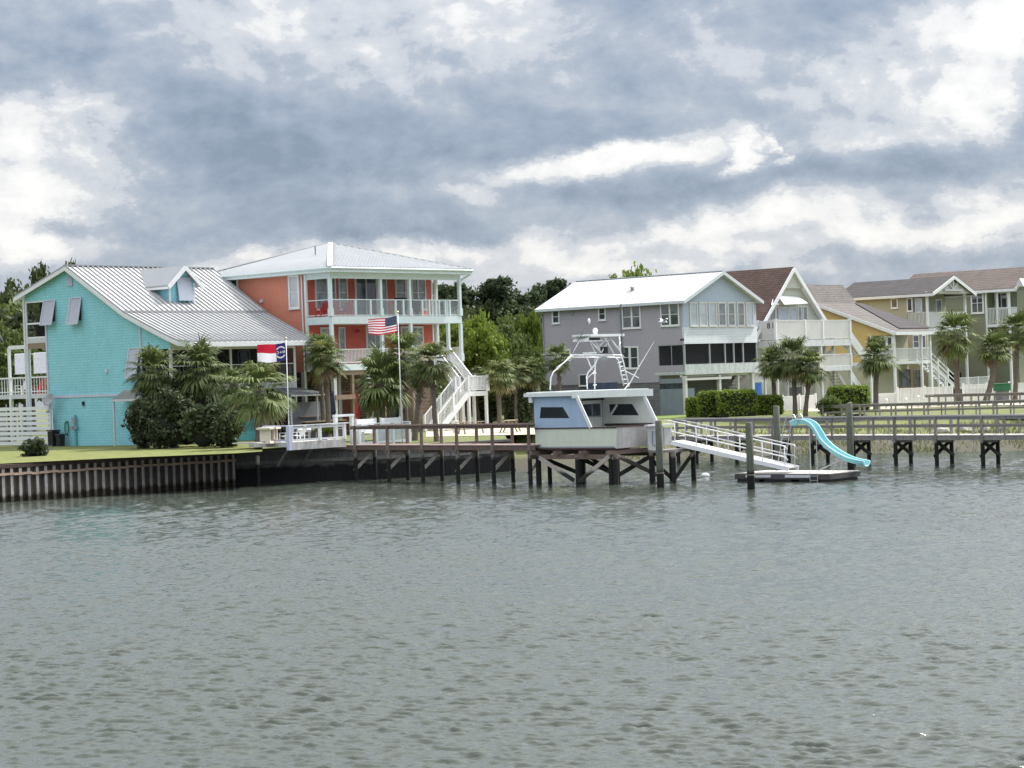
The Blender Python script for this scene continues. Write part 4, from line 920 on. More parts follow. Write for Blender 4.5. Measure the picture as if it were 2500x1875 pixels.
# ------------------------------------------------------------------ coral house
def coral_house():
    f = Frame(820, 1065, 140.0); r = f.root('coral_house', 'tall coral house on stilts with white double balconies and metal hip roof', 'house')
    S, F = f.S, f.F
    W = F(1126, 800, 0)[0]; ze = S(814, 652, -.0)[1]; d = S(748, 720)[0]; L = W * 1.0; Wx = F(1054, 720, d)[0]
    z3t = S(822, 771)[1]; z3b = S(822, 790)[1]; z2t = S(824, 889)[1]; z2b = S(824, 905)[1]; zc = ze - .35
    zap = f.loc(P(818, 594, 140 + .655 * W / 2 + .755 * W / 2)).z
    print('coral', W, ze, d, Wx, z3t, z3b, z2t, z2b, zap)
    o_ = .6; hx = W / 2; hy = L / 2
    m = MB(); m.add([(-o_, -o_, ze), (W + o_, -o_, ze), (W + o_, L + o_, ze), (-o_, L + o_, ze), (hx - .3, hy, zap), (hx + .3, hy, zap), (-o_, -o_, ze - .1), (W + o_, -o_, ze - .1), (W + o_, L + o_, ze - .1), (-o_, L + o_, ze - .1)],
        [(0, 1, 5, 4), (1, 2, 5), (2, 3, 4, 5), (3, 0, 4), (0, 6, 7, 1), (1, 7, 8, 2), (2, 8, 9, 3), (3, 9, 6, 0), (6, 9, 8, 7)]); m.build('roof', METALR2, r)
    m = MB(); n = 40
    for i in range(n + 1):
        x = -o_ + (W + 2 * o_) * i / n; t = 1 - abs(x - hx) / (hx + o_)
        if t > .03: m.bar((x, -o_, ze + .03), (x, -o_ + (hy + o_) * t, ze + (zap - ze) * t + .03), .10, .08); m.bar((x, L + o_, ze + .03), (x, L + o_ - (hy + o_) * t, ze + (zap - ze) * t + .03), .06, .06)
        y = x
        if t > .03:
            m.bar((-o_, y, ze + .02), (-o_ + (hx + o_) * t, y, ze + (zap - ze) * t + .02), .04, .035)
            m.bar((W + o_, y, ze + .02), (W + o_ - (hx + o_) * t, y, ze + (zap - ze) * t + .02), .04, .035)
    m.build('roof_rib', RIBM, r)
    m = MB()
    for cx, cy in ((-o_, -o_), (W + o_, -o_), (W + o_, L + o_), (-o_, L + o_)): m.bar((cx, cy, ze + .05), (hx, hy, zap + .06), .34, .05)
    m.build('ridge_cap', METALR, r)
    m = MB(); m.box(-o_ + .02, W + o_ - .02, -o_ + .02, -o_ + .08, ze - .32, ze - .01); m.box(-o_ + .02, -o_ + .08, -o_ + .1, L + o_, ze - .32, ze - .01); m.box(W + o_ - .08, W + o_ - .02, -o_ + .1, L + o_, ze - .32, ze - .01)
    m.box(-o_ + .1, W + o_ - .1, -o_ + .1, L + o_ - .1, ze - .33, ze - .29); m.box(-.05, W + .05, -.02, .16, zc - .35, ze - .33); m.box(-.02, .14, .16, d, zc - .35, ze - .33); m.build('fascia', AQUAW, r)
    m = MB(); m.path([(-o_ - .06, -o_, ze - .06), (-o_ - .06, L + o_, ze - .06)], .07, 6); m.path([(-o_, -o_ - .06, ze - .06), (W + o_ + .06, -o_ - .06, ze - .06), (W + o_ + .06, -o_ + .2, ze - .3), (W + .1, .05, ze - .75)], .07, 6)
    m.path([(-.06, d + .35, ze - .4), (-.07, d + .35, .2)], .05, 6); m.build('gutter', AQUAW, r)
    vt = MB(); q = P(713, 628, 145); l = f.loc(q); vt.tube((3.0, 4.4, ze + .8), (3.0, 4.4, ze + 1.75), .05); vt.build('roof_vent', GREYP, r)
    # upper body, set back behind the balconies
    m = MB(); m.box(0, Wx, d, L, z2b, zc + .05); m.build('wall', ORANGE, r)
    m = MB(); m.box(0.05, Wx - .05, d - .012, d, z2b, zc); m.build('front_wall', ORANGED, r)  # same siding in a deeper tone that holds the shade under the balconies
    m = PB()
    for x, y in ((0, d), (Wx, d)): m.box(x - .08, x + .08, y - .05, y + .12, z2b, zc)
    m.build('corner_board', AQUAW, r)
    # balcony decks wrap the front and the right side
    for nm, (a, b_) in (('upper_deck', (z3b, z3t)), ('lower_deck', (z2b, z2t))):
        m = MB(); m.box(-.05, W + .05, -.05, d, a, b_ - .03); m.box(Wx, W + .05, d + .002, L, a, b_ - .03); m.build(nm, AQUAW, r)
        m = MB(); m.box(0, W, 0, d - .02, b_ - .028, b_ + .0); m.build('deck_boards', DECKB, r)
    cols = [0, 4.6, 7.6, W]; cols = [0.0, F(930, 720, 0)[0], F(1001, 720, 0)[0], W]
    m = PB()
    for x in cols:
        for (a, b_) in ((z3t, zc - .3), (z2t, z3b)):
            m.bar((x, .06, a), (x, .06, b_), .20 if a == z3t else .2); m.bar((x, .06, a), (x, .06, a + .5), .28)
    for y in (d, L * .6, L): 
        m.bar((W, y, z3t), (W, y, zc), .2); m.bar((W, y, z2t), (W, y, z3b), .2)
    xq = F(1096, 820, 0)[0]; m.bar((xq, .06, z2t), (xq, .06, z3b), .2)
    m.build('column', AQUAW, r)
    # glass-panel like rails with wide posts
    m = MB(); hr = S(824, 730)[1] - z3t
    xs = [0] + [F(px, 740, 0)[0] for px in (868, 905, 930, 966, 985, 1001, 1031, 1048, 1064, 1072, 1087, 1098)] + [W]
    m.bar((0, .04, z3t + hr), (W, .04, z3t + hr), .1, .06); m.bar((0, .04, z3t + .06), (W, .04, z3t + .06), .06, .05)
    for x in xs: m.bar((x, .04, z3t), (x, .04, z3t + hr), .13)
    m.rail((0, 0, z3t), (0, d, z3t), hr, 0, post=.14, spacing=1.6); m.rail((W, 0, z3t), (W, L, z3t), hr, 0, post=.1, spacing=1.3); m.build('railing', AQUAW, r)
    gl = MB(); gl.box(0, W, .03, .04, z3t + .1, z3t + hr - .05); gp = gl.build('glass_panel', screen_mat('clear_rail_glass', (.5, .55, .58), .18), r)
    m = MB(); m.rail((0, .04, z2t), (xq - 1.6, .04, z2t), .95, .13, bw=.04); m.rail((0, 0, z2t), (0, d, z2t), .95, .13, bw=.04); m.rail((W, 0, z2t), (W, L, z2t), .95, .13, bw=.04); m.build('railing', WHITE, r)
    # openings, third floor
    for bx_ in ((772, 676, 796, 752), (804, 676, 816, 752), (829, 676, 845, 752), (967, 677, 988, 752), (1007, 677, 1018, 752), (1021, 677, 1036, 752)):
        winpx(f, r, 'F', d - .015, *bx_, nv=1, nh=2, fr=.13, glass=GLASSC, trim=PGREY)
    winpx(f, r, 'F', d - .015, 870, 680, 917, 768, nv=2, nh=1, fr=.16, trim=PGREY, name='door', glass=GLASS); winpx(f, r, 'F', d - .015, 932, 680, 942, 768, fr=.1, glass=GLASSC, trim=PGREY)
    winpx(f, r, 'F', d - .015, 786, 804, 812, 884, nv=2, fr=.14, trim=PGREY, name='door', glass=GLASSC); winpx(f, r, 'F', d - .015, 829, 802, 840, 884, fr=.1, trim=PGREY, glass=GLASSC)
    winpx(f, r, 'F', d - .015, 897, 800, 934, 884, nv=2, fr=.16, trim=PGREY, name='door', glass=GLASSC); winpx(f, r, 'F', d - .015, 981, 801, 1030, 842, nv=2, fr=.13, trim=PGREY, glass=GLASSC)
    winpx(f, r, 'S', 0, 709, 677, 728, 749, nh=2, fr=.14, glass=GLASSB, trim=WHITE); winpx(f, r, 'S', 0, 564, 683, 579, 712, nh=1, fr=.14, glass=GLASS, trim=WHITE)
    q = MB(); lx, lz = F(869, 806, d - .1); q.lathe((lx, d - .3, lz - .1), [(0, .18), (.07, .15), (.22, -.05), (.2, -.06)], 12); q.build('wall_lamp', RED, r)
    # under-storey: set-back ground floor, posts and beams
    m = MB(); m.box(1.2, Wx, d + .8, L, 0, z2b); m.build('ground_floor_wall', mat('brown_stone_veneer', (.20, .16, .125), .85, .25, 1.2, bump=.6, brick=(.5, .18, .02, .3)), r)
    m = PB()
    for x in (.1, 3.2, 6.3, 9.2, W - .1):
        for y in (.1, d + .6): m.bar((x, y, 0), (x, y, z2b), .26)
    m.build('stilt', PGREY, r)
    m = PB()
    for x in (1.8, 4.7, 7.8): m.bar((x, .15, 0), (x, .15, z2b), .2)
    m.box(0, W, .05, .2, z2b - .3, z2b - .002); m.box(.02, 3.2, -.1, .0, 2.35, 2.65); m.build('timber_frame', TANW, r)
    for (a, b_, c, d_) in ((836, 958, 858, 1050), (905, 965, 922, 1050), (950, 965, 975, 1050)): winpx(f, r, 'F', d + .79, a, b_, c, d_, nv=1, fr=.1, glass=REDW if a == 836 else GLASS, trim=TANW, name='door')
    # slatted outdoor shower under the stairs
    x0 = F(1012, 1000, -.6)[0]; x1 = F(1056, 1000, -.6)[0]; zt_ = F(1030, 938, -.6)[1]
    m = MB(); m.box(x0, x1, -.6, -.52, .1, zt_)
    for i in range(13): m.box(x0, x1, -.63, -.60, .1 + i * zt_ / 13.2, .1 + (i + .8) * zt_ / 13.2)
    m.box(x0, x0 + .08, -.5, .8, .1, zt_); so_ = m.build('shower_enclosure', TANW, r)
    m = MB(); m.bar((x0 - .05, -.62, 0), (x0 - .05, -.62, zt_ + .2), .12); m.bar((x1 + .05, -.62, 0), (x1 + .05, -.62, zt_ + .2), .12); m.prism([(x0 - .3, -.9, zt_ + .12), (x1 + .3, -.9, zt_ + .12), (x1 + .3, .8, zt_ + .4), (x0 - .3, .8, zt_ + .4)], (0, 0, .06)); m.build('enclosure_frame', mat('pale_tan_wood', (.40, .34, .27), .8, .15, 4, streak=.2), so_)
    m = MB()      # dark scroll emblem like two curled letters
    cx, cz = F(1031, 965, -.66)
    for sx, rr in ((-.22, .2), (.18, .15)):
        pts = [(cx + sx + rr * math.cos(R(a)), -.66, cz + rr * math.sin(R(a)) * 1.1) for a in range(50, 320, 18)]; m.path(pts, .03, 6)
    m.build('emblem', mat('dark_iron', (.04, .03, .025), .6, .1), so_)
    # stairs: flight toward the river, landing, flight back down to the left
    yl0, yl1, xl0, xl1 = -3.3, -2.1, 9.25, 11.2; zl = F(1165, 955, yl0)[1]
    tr_ = MB(); sg = MB(); n = 9; xw = (9.75, 11.1)
    stair(tr_, sg, ((xw[0] + xw[1]) / 2, -.05, z2t), (0, -1, 0), n, (z2t - zl) / n, (2.05) / n, (xw[1] - xw[0], 0, 0))
    tr_.build('upper_flight', mat('brown_treads', (.14, .085, .065), .8, .2, 4), r)
    t2 = MB(); s2 = MB(); n2 = 11; run2 = 3.1; stair(t2, s2, (xl0, (yl0 + yl1) / 2, zl), (-1, 0, 0), n2, zl / n2, run2 / n2, (0, yl1 - yl0, 0), stringer=.34)
    t2.build('lower_flight', mat('pale_treads', (.42, .38, .34), .8, .15, 4), r); sg.v += []; sg.build('stringer', WHITE, r); s2.build('stringer', WHITE, r)
    m = MB(); m.box(xl0, xl1, yl0, yl1 + .1, zl - .32, zl); m.build('landing', WHITE, r)
    m = PB()
    for x, y in ((xl0 + .1, yl0 + .1), (xl1 - .1, yl0 + .1), (xl0 + .1, yl1), (xl1 - .1, yl1)): m.bar((x, y, 0), (x, y, zl - .32), .17)
    m.bar((7.9, yl0 + .05, 0), (7.9, yl0 + .05, zl * .55), .13); m.build('stair_post', WHITE, r)
    m = MB(); U = Vector((0, 0, 1))
    m.rail((xl0, yl0 + .04, zl), (xl1, yl0 + .04, zl), 1.0, .13, post=.17, bw=.045); m.rail((xl1, yl0, zl), (xl1, yl1, zl), 1.0, .13, post=.17, bw=.045)
    for y in (yl0 + .02, yl1): m.rail((xl0, y, zl), (xl0 - run2, y, 0.05), 1.0, .17, post=.16, bw=.035, spacing=1.8)
    for x in xw: m.rail((x, 0, z2t), (x, yl1 + .05, zl), .95, .13, bw=.04, post=.14)
    m.build('stair_railing', WHITE, r)
    return f, r, dict(d=d, W=W, z3t=z3t, z2t=z2t)
CF, CROOT, CD = coral_house()

# ------------------------------------------------------------------ lavender house
def lavender_house():
    f = Frame(1676, 1013, 168.0); r = f.root('lavender_house', 'big lavender grey house with plain white roof and row of seven gable windows', 'house')
    S, F = f.S, f.F; W = F(1849, 850, 0)[0]; L = S(1329, 850)[0]; ze = S(1676, 733)[1]; zr_ = F(1766, 668, 0)[1]; o_ = .45
    xm = W / 2; sl = (zr_ - ze) / xm; print('lav', W, L, ze, zr_)
    zp0 = S(1640, 892)[1]; zp1 = S(1640, 842)[1]; zs0 = S(1640, 916)[1]; zfd = S(1460, 938)[1]; yp = S(1607, 870)[0]
    # main shell above the porch
    m = MB(); m.prismY(3.0, L, [(0, zfd), (W, zfd), (W, ze), (xm, zr_), (0, ze)]); m.prism([(0, 0, zp1), (0, yp, zp1), (0, yp, 0.002), (0, yp, ze), (0, 0, ze)], (.0, 0, 0)) if False else None
    m.box(0, W, yp, 3.002, zfd, ze) if yp < 3 else None
    m.build('wall', PURPLE, r)
    m = MB(); m.box(.0, .14, .15, max(yp, 3.0), zp1, ze); m.box(.0, .14, .15, max(yp, 3.), zs0, zp0); m.build('side_wall', PURPLE, r)
    m = MB(); m.box(.05, W - .05, yp, L - .05, 0, zfd - .002); m.box(.03, .2, 2.98, yp + .002, 0, zs0) if yp > 3 else None; m.build('foundation', STONEW, r)
    z7b = F(1760, 797, 0)[1]; zfb = F(1760, 838, 0)[1]
    m = MB(); m.prismY(0, .15, [(0, z7b), (W, z7b), (W, ze), (xm, zr_), (0, ze)]); m.build('gable_wall', BLUEG, r)  # darker bluish tone paints in the shadow of the roof overhang
    m = MB(); m.box(-.02, W + .02, -.03, .15, zfb, z7b - .003); m.build('siding_band', PALEG, r)  # paler tone paints in the sunlit wall below that shadow
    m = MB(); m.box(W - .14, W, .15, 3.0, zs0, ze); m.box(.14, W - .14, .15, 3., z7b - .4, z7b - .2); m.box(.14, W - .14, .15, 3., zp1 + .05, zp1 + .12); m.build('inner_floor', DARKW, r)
    m = MB()
    for s_, xe in ((1, -o_), (-1, W + o_)):
        ze_ = ze - sl * o_; m.prism([(xe, -o_, ze_ + .02), (xm, -o_, zr_ + .02), (xm, -o_, zr_ + .18), (xe, -o_, ze_ + .18)], (0, L + 2 * o_, 0))
    m.build('roof', METALR, r)
    m = MB()
    for i in range(int(L / .45)):
        y = -o_ + i * .45 + .2
        for xe in (-o_, W + o_): m.bar((xe, y, ze - sl * o_ + .19), (xm, y, zr_ + .19), .03, .03)
    m.build('roof_rib', METALR, r)
    m = MB()
    for xe in (-o_, W + o_):
        for yy in (-o_ - .02, L + o_ + .02): m.bar((xe, yy, ze - sl * o_ + .04), (xm, yy, zr_ + .04), .04, .26)
        m.bar((xe, -o_, ze - sl * o_ + .06), (xe, L + o_, ze - sl * o_ + .06), .08, .2)
    m.bar((xm, -o_, zr_ + .2), (xm, L + o_, zr_ + .2), .3, .04); m.build('fascia', mat('grey_white_trim', (.55, .60, .63), .5, .05), r)
    m = MB(); y_, z_ = S(1527, 711, xm * .5); m.lathe((xm * .45, 6.6, ze + sl * xm * .45 + .1), [(.14, 0), (.14, .3), (.3, .32), (0, .5)], 10); m.build('roof_vent', GREYP, r)
    for b_ in ((1351, 760, 1364, 787), (1464, 754, 1477, 779)): winpx(f, r, 'S', 0, *b_, nh=2, fr=.12)
    for b_ in ((1522, 749, 1541, 799), (1545, 748, 1562, 798), (1616, 743, 1634, 793), (1638, 742, 1656, 792), (1519, 849, 1536, 897), (1541, 849, 1557, 897)): winpx(f, r, 'S', 0, *b_, nh=2, fr=.12)
    winpx(f, r, 'S', 0, 1370, 856, 1391, 878, fr=.12); winpx(f, r, 'S', 0, 1416, 916, 1433, 940, fr=.08)
    m = MB(); y_, z_ = S(1396, 764); m.tube((-.05, y_, z_), (.02, y_, z_), .22, n=12); m.build('round_vent', GREYP, r)
    m = MB(); y_, _ = S(1516, 800); m.path([(-o_, y_, ze - .1), (-.08, y_, ze - .5), (-.08, y_, zfd)], .05, 6); y_, _ = S(1327, 800); m.path([(-o_, y_ + .2, ze - .1), (-.08, y_, ze - .7), (-.08, y_, .1)], .05, 6); m.build('downspout', GREYP, r)
    m = MB(); y_, z_ = S(1668, 828); m.bar((0, y_, z_), (-.3, y_, z_ - .06), .18, .12); m.build('wall_lamp', BLACK, r)
    # seven gable windows
    X0 = [300, 460, 620, 780, 940, 1100, 1250]; X1 = [432, 590, 755, 905, 1060, 1220, 1375]
    for i, (a, b_) in enumerate(zip(X0, X1)):
        winpx(f, r, 'F', 0, 1640 + (a + 12) / 6.9125, 741, 1640 + (b_ - 14) / 6.9125, 793, nh=2, fr=.12, glass=GLASSB if i in (0, 1, 2, 6) else GLASSC, trim=PGREY)  # sun on the outer panes is painted as a brighter glass colour
    # screened porch
    zq1 = zfb; zq0 = F(1760, 884, 0)[1]
    m = PB()
    for x in (.08, W * .34, W * .55, W * .67, W * .8, W - .08): m.bar((x, .07, zs0), (x, .07, zq1), .14)
    m.bar((.08, yp, zs0), (.08, yp, zp1), .12); m.bar((.08, yp * .5, zs0), (.08, yp * .5, zp1), .06); m.box(0, .12, 0.15, yp, zp1 - .05, zp1 + .05); m.build('porch_post', GREYP, r)
    m = MB(); m.box(.1, W - .1, .08, .09, zq0, zq1); m.box(.05, .06, .1, yp, zp0, zp1); m.build('screen', SCREEN, r)
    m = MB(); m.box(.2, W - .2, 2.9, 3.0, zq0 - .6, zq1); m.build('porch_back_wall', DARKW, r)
    for a in (1.2, 3.6, 5.0): window(r, 'F', 2.88, a, a + .5, zq0, zq1 - .4, fr=.08)
    zw0 = F(1760, 912, 0)[1]; zw1 = F(1760, 887, 0)[1]
    m = MB(); m.box(-.03, W + .05, -.06, .0, zw0, zw1); m.box(0, W, 0.0, 3.0, zw0 + .05, zw0 + .25); m.build('porch_skirt', mat('worn_white_boards', (.50, .54, .54), .7, .15, 3, streak=.4), r)
    m = PB(); zb1 = F(1760, 924, 0)[1]; m.box(0, W * .62, -.02, .12, zb1 - .05, zb1 + .14); m.box(0, W, .3, .5, zb1 + .2, zw0); m.build('beam', PGREY, r)
    m = PB()
    for x in (.15, W * .47, W * .93): m.bar((x, .15, 0), (x, .15, zb1 + .3), .26)
    m.bar((W * .75, .3, 0), (W * .75, .3, zb1 + .2), .2); m.build('stilt', PGREY, r)
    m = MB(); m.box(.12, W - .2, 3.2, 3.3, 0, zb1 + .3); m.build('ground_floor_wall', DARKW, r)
    m = MB(); m.box(.02, .12, .2, yp - .02, 0, zfd - .55); m.box(.02, .12, .2, yp - .02, zfd - .12, zfd + .25); m.box(.35, 1.5, .25, .35, 0, 2.05); m.build('garage_panel', mat('slate_blue_boards', (.20, .235, .27), .7, .1, 2), r)
    m = MB(); m.box(.07, .1, .2, yp, zfd - .55, zfd - .1); m.build('pane_strip', GLASS, r)
    window(r, 'F', 3.18, 3.3, 4.1, .9, 2.1, fr=.1)
    m = MB(); s_ = MB(); stair(m, s_, (W * .88, .9, zw0), (-1, 0, 0), 12, zw0 / 13, .27, (0, 1.0, 0)); m.build('stair', PIERG, r); s_.build('stringer', PIERG, r)
    m = MB(); m.box(W + .02, W + 1.9, .3, 1.0, zw0 - .1, zw0 + .05); m.box(W + .1, W + 1.8, .6, .7, 2.3, zw0 - .1); m.build('side_deck', WHITE2, r)
    m = MB(); m.box(W + .35, W + 1.3, .6, .75, 0, 2.25); m.build('blue_door', BLUEP, r)
    m = PB(); m.bar((W + .1, .6, 0), (W + .1, .6, zw0), .2); m.bar((W + 1.8, .6, 0), (W + 1.8, .6, zw0), .16); m.build('stilt', PGREY, r)
lavender_house()

# ------------------------------------------------------------------ A-frame house
def aframe():
    f = Frame(1900, 997, 180.0); r = f.root('a_frame_house', 'sage A-frame house with steep red brown roof and white deck numbered 81', 'house')
    S, F = f.S, f.F; W = F(2076, 800, 0)[0]; dk = S(1850, 800)[0]; yg = 1.95
    xl, zl = F(1852, 790, yg); xr, zr_ = F(2003, 782, yg); xa, za = F(1928, 660, yg); zd = F(1990, 829, 0)[1] ; zd0 = F(1990, 845, 0)[1]; hr = F(1990, 782, 0)[1] - zd
    print('aframe', W, dk, (xl, zl), (xr, zr_), (xa, za), zd, hr); L = 12.
    half = (xr - xl) / 2; xl = xa - half; xr = xa + half; zb = zd; slp = (za - zl) / half; zE = zd + .03; hw = (za - zE) / slp
    m = MB()
    for sg in (-1, 1):
        xe = xa + sg * hw; m.prism([(xe, yg - .45, zE + .1), (xa, yg - .45, za + .1), (xa, yg - .45, za + .28), (xe + sg * .10, yg - .45, zE + .12)], (0, L, 0))
    m.build('roof', SHING_R, r)
    m = MB()
    for sg in (-1, 1):
        xe = xa + sg * hw; m.prism([(xe, yg - .44, zE - .02), (xa, yg - .44, za - .02), (xa, yg - .44, za + .095), (xe, yg - .44, zE + .095)], (0, .9, 0))
    m.build('soffit', PGREY, r)
    m = MB()
    for sg in (-1, 1): m.bar((xa + sg * hw, yg - .48, zE + .1), (xa, yg - .48, za + .1), .06, .32)
    m.build('bargeboard', WHITE, r)
    m = MB(); m.prismY(yg, yg + L - 1.2, [(xa - hw + .1, zE), (xa + hw - .1, zE), (xa, za - .02)]); m.box(xa - hw + .6, xa + hw - .3, yg + .3, yg + 9, 0, zE - .002); m.build('wall', SAGE, r)
    zt = F(1925, 704, yg)[1]; m = MB(); u = (za - zt) / slp; m.prismY(yg - .25, yg, [(xa - u, zt), (xa + u, zt), (xa, za - .02)]); m.build('gable_panel', SAGE, r)
    for (a, b_, c, d_) in ((1879, 752, 1891, 782), (1895, 750, 1899, 782), (1903, 752, 1921, 784), (1925, 752, 1943, 784), (1948, 750, 1955, 784), (1961, 750, 1969, 784)):
        winpx(f, r, 'F', yg, a, b_, c, d_, fr=.1, trim=PGREY, glass=GLASSB if 1900 < a < 1945 else GLASSC, name='door' if 1900 < a < 1945 else 'window')
    AW = mat('white_awning_cloth', (.80, .81, .80), .7, .04)
    for (tl, tr_, br_, bl) in (((1899, 722.5), (1949, 727), (1972, 741), (1915, 744)), ((1887, 731), (1894, 731), (1902, 744), (1883, 745))):
        q = [(F(*tl, yg - .1), yg - .1), (F(*tr_, yg - .1), yg - .1), (F(*br_, yg - (1.1 if tl[0] > 1890 else .4)), yg - (1.1 if tl[0] > 1890 else .4)), (F(*bl, yg - (1.1 if tl[0] > 1890 else .4)), yg - (1.1 if tl[0] > 1890 else .4))]
        m = MB(); m.prism([(u[0], y, u[1]) for u, y in q], (0, 0, .06)); m.build('awning', AW, r)
    # wide white deck
    m = MB(); m.box(-.05, W, -.05, dk, zd0, zd); m.build('deck', WHITE2, r)
    m = MB(); xs = [0, F(1965, 790, 0)[0], F(2008, 790, 0)[0], W - .05]
    for a, b_ in zip(xs, xs[1:]): m.rail((a, 0, zd), (b_, 0, zd), hr, .16, post=.18, bw=.05)
    m.rail((0, 0, zd), (0, dk, zd), hr, 0, post=.2); m.rail((W - .05, 0, zd), (W - .05, dk, zd), hr, .16, post=.16)
    for x in (0, W - .05): m.box(x - .16, x + .16, -.16, .16, hr + zd + .05, hr + zd + .12)
    m.build('railing', WHITE, r)
    m = MB()
    for a, b_ in zip(xs, xs[1:]): m.box(a, b_, .01, .025, zd + .12, zd + hr - .05)
    m.box(-.02, .0, .1, dk, zd + .1, zd + hr - .04); pn = m.build('rail_panel', PGREY, r)
    cu = bpy.data.curves.new('house_number', 'FONT'); cu.body = '81'; cu.size = .66; cu.extrude = .01; cu.align_x = 'CENTER'; cu.space_character = 1.3
    t = bpy.data.objects.new('house_number', cu); COL.objects.link(t); dg = bpy.context.evaluated_depsgraph_get(); me = bpy.data.meshes.new_from_object(t.evaluated_get(dg)); bpy.data.objects.remove(t)
    me.materials.clear(); me.materials.append(BLACK); t = bpy.data.objects.new('house_number', me); COL.objects.link(t); t.parent = r
    y_, z_ = S(1887, 795, -.03); t.location = (-.035, y_ + .22, z_ - .22); t.rotation_euler = (R(90), 0, R(-90))
    m = PB()
    for x in (xs[0] + .1, xs[1] - .35, xs[2] - .3, W - .1): m.bar((x, .1, 0), (x, .1, zd0), .24)
    for x in (xs[1] - .35, W - .1): m.bar((x, dk, 0), (x, dk, zd0), .22)
    m.build('stilt', PGREY, r)
    # lower side deck and zig-zag stairs with solid panels
    zm = F(2040, 905, 0)[1]; zm1 = F(2040, 896, 0)[1]; xm_ = F(2002, 890, 0)[0]
    m = MB(); m.box(xm_, W, -.02, 1.8, zm, zm1 + .1); m.build('deck', WHITE2, r)
    m = MB(); m.rail((xm_, .02, zm1), (W, .02, zm1), 1.1, .16, post=.14, bw=.05); m.build('railing', WHITE, r)
    m = MB(); m.prism([(W + .02, .1, zd + .9), (W + 2.6, .1, zd - 1.2), (W + 2.6, .1, zd - 2.3), (W + .02, .1, zd - .2)], (0, .08, 0)); m.prism([(W, .2, zm1 - .1), (W + 2.4, .2, zm1 - 2.2), (W + 2.4, .2, zm1 - 3.0), (W, .2, zm1 - .9)], (0, .08, 0))
    m.prism([(W - .1, 1.6, zd0 - .2), (xm_ + .2, 1.6, zm1 + .3), (xm_ + .2, 1.6, zm1 + 0), (W - .1, 1.6, zd0 - .8)], (0, .08, 0)); m.build('stair_panel', WHITE2, r)
    m = MB(); s_ = MB(); stair(m, s_, (W, .7, zd), (1, 0, 0), 11, (zd - zm1) / 20, .24, (0, 1.0, 0)); m.build('stair', PIERG, r); s_.build('stringer', WHITE2, r); m = MB(); s_ = MB(); stair(m, s_, (xm_ + 3, .9, zm1), (1, 0, 0), 12, zm1 / 12.5, .26, (0, 1.0, 0)); m.build('stair', PIERG, r); s_.build('stringer', WHITE2, r)
    m = MB(); m.box(W + 2.5, W + 3.4, .0, 1.3, zd - 2.5, zd - 2.35); m.build('landing', WHITE2, r); m = MB(); m.rail((W + 2.5, 0, zd - 2.35), (W + 3.4, 0, zd - 2.35), 1.0, .15, post=.13); m.bar((W + 3.3, .1, 0), (W + 3.3, .1, zd - 2.4), .16); m.build('railing', WHITE, r)
    # middle storey openings
    winpx(f, r, 'F', yg + .28, 1962, 856, 1990, 893, nv=2, fr=.1, trim=WHITE2, name='door'); winpx(f, r, 'F', yg + .28, 1862, 850, 1886, 880, nv=2, fr=.1, trim=WHITE2); winpx(f, r, 'F', yg + .28, 1925, 945, 1960, 990, nv=2, fr=.08, trim=WHITE2, name='door')
aframe()

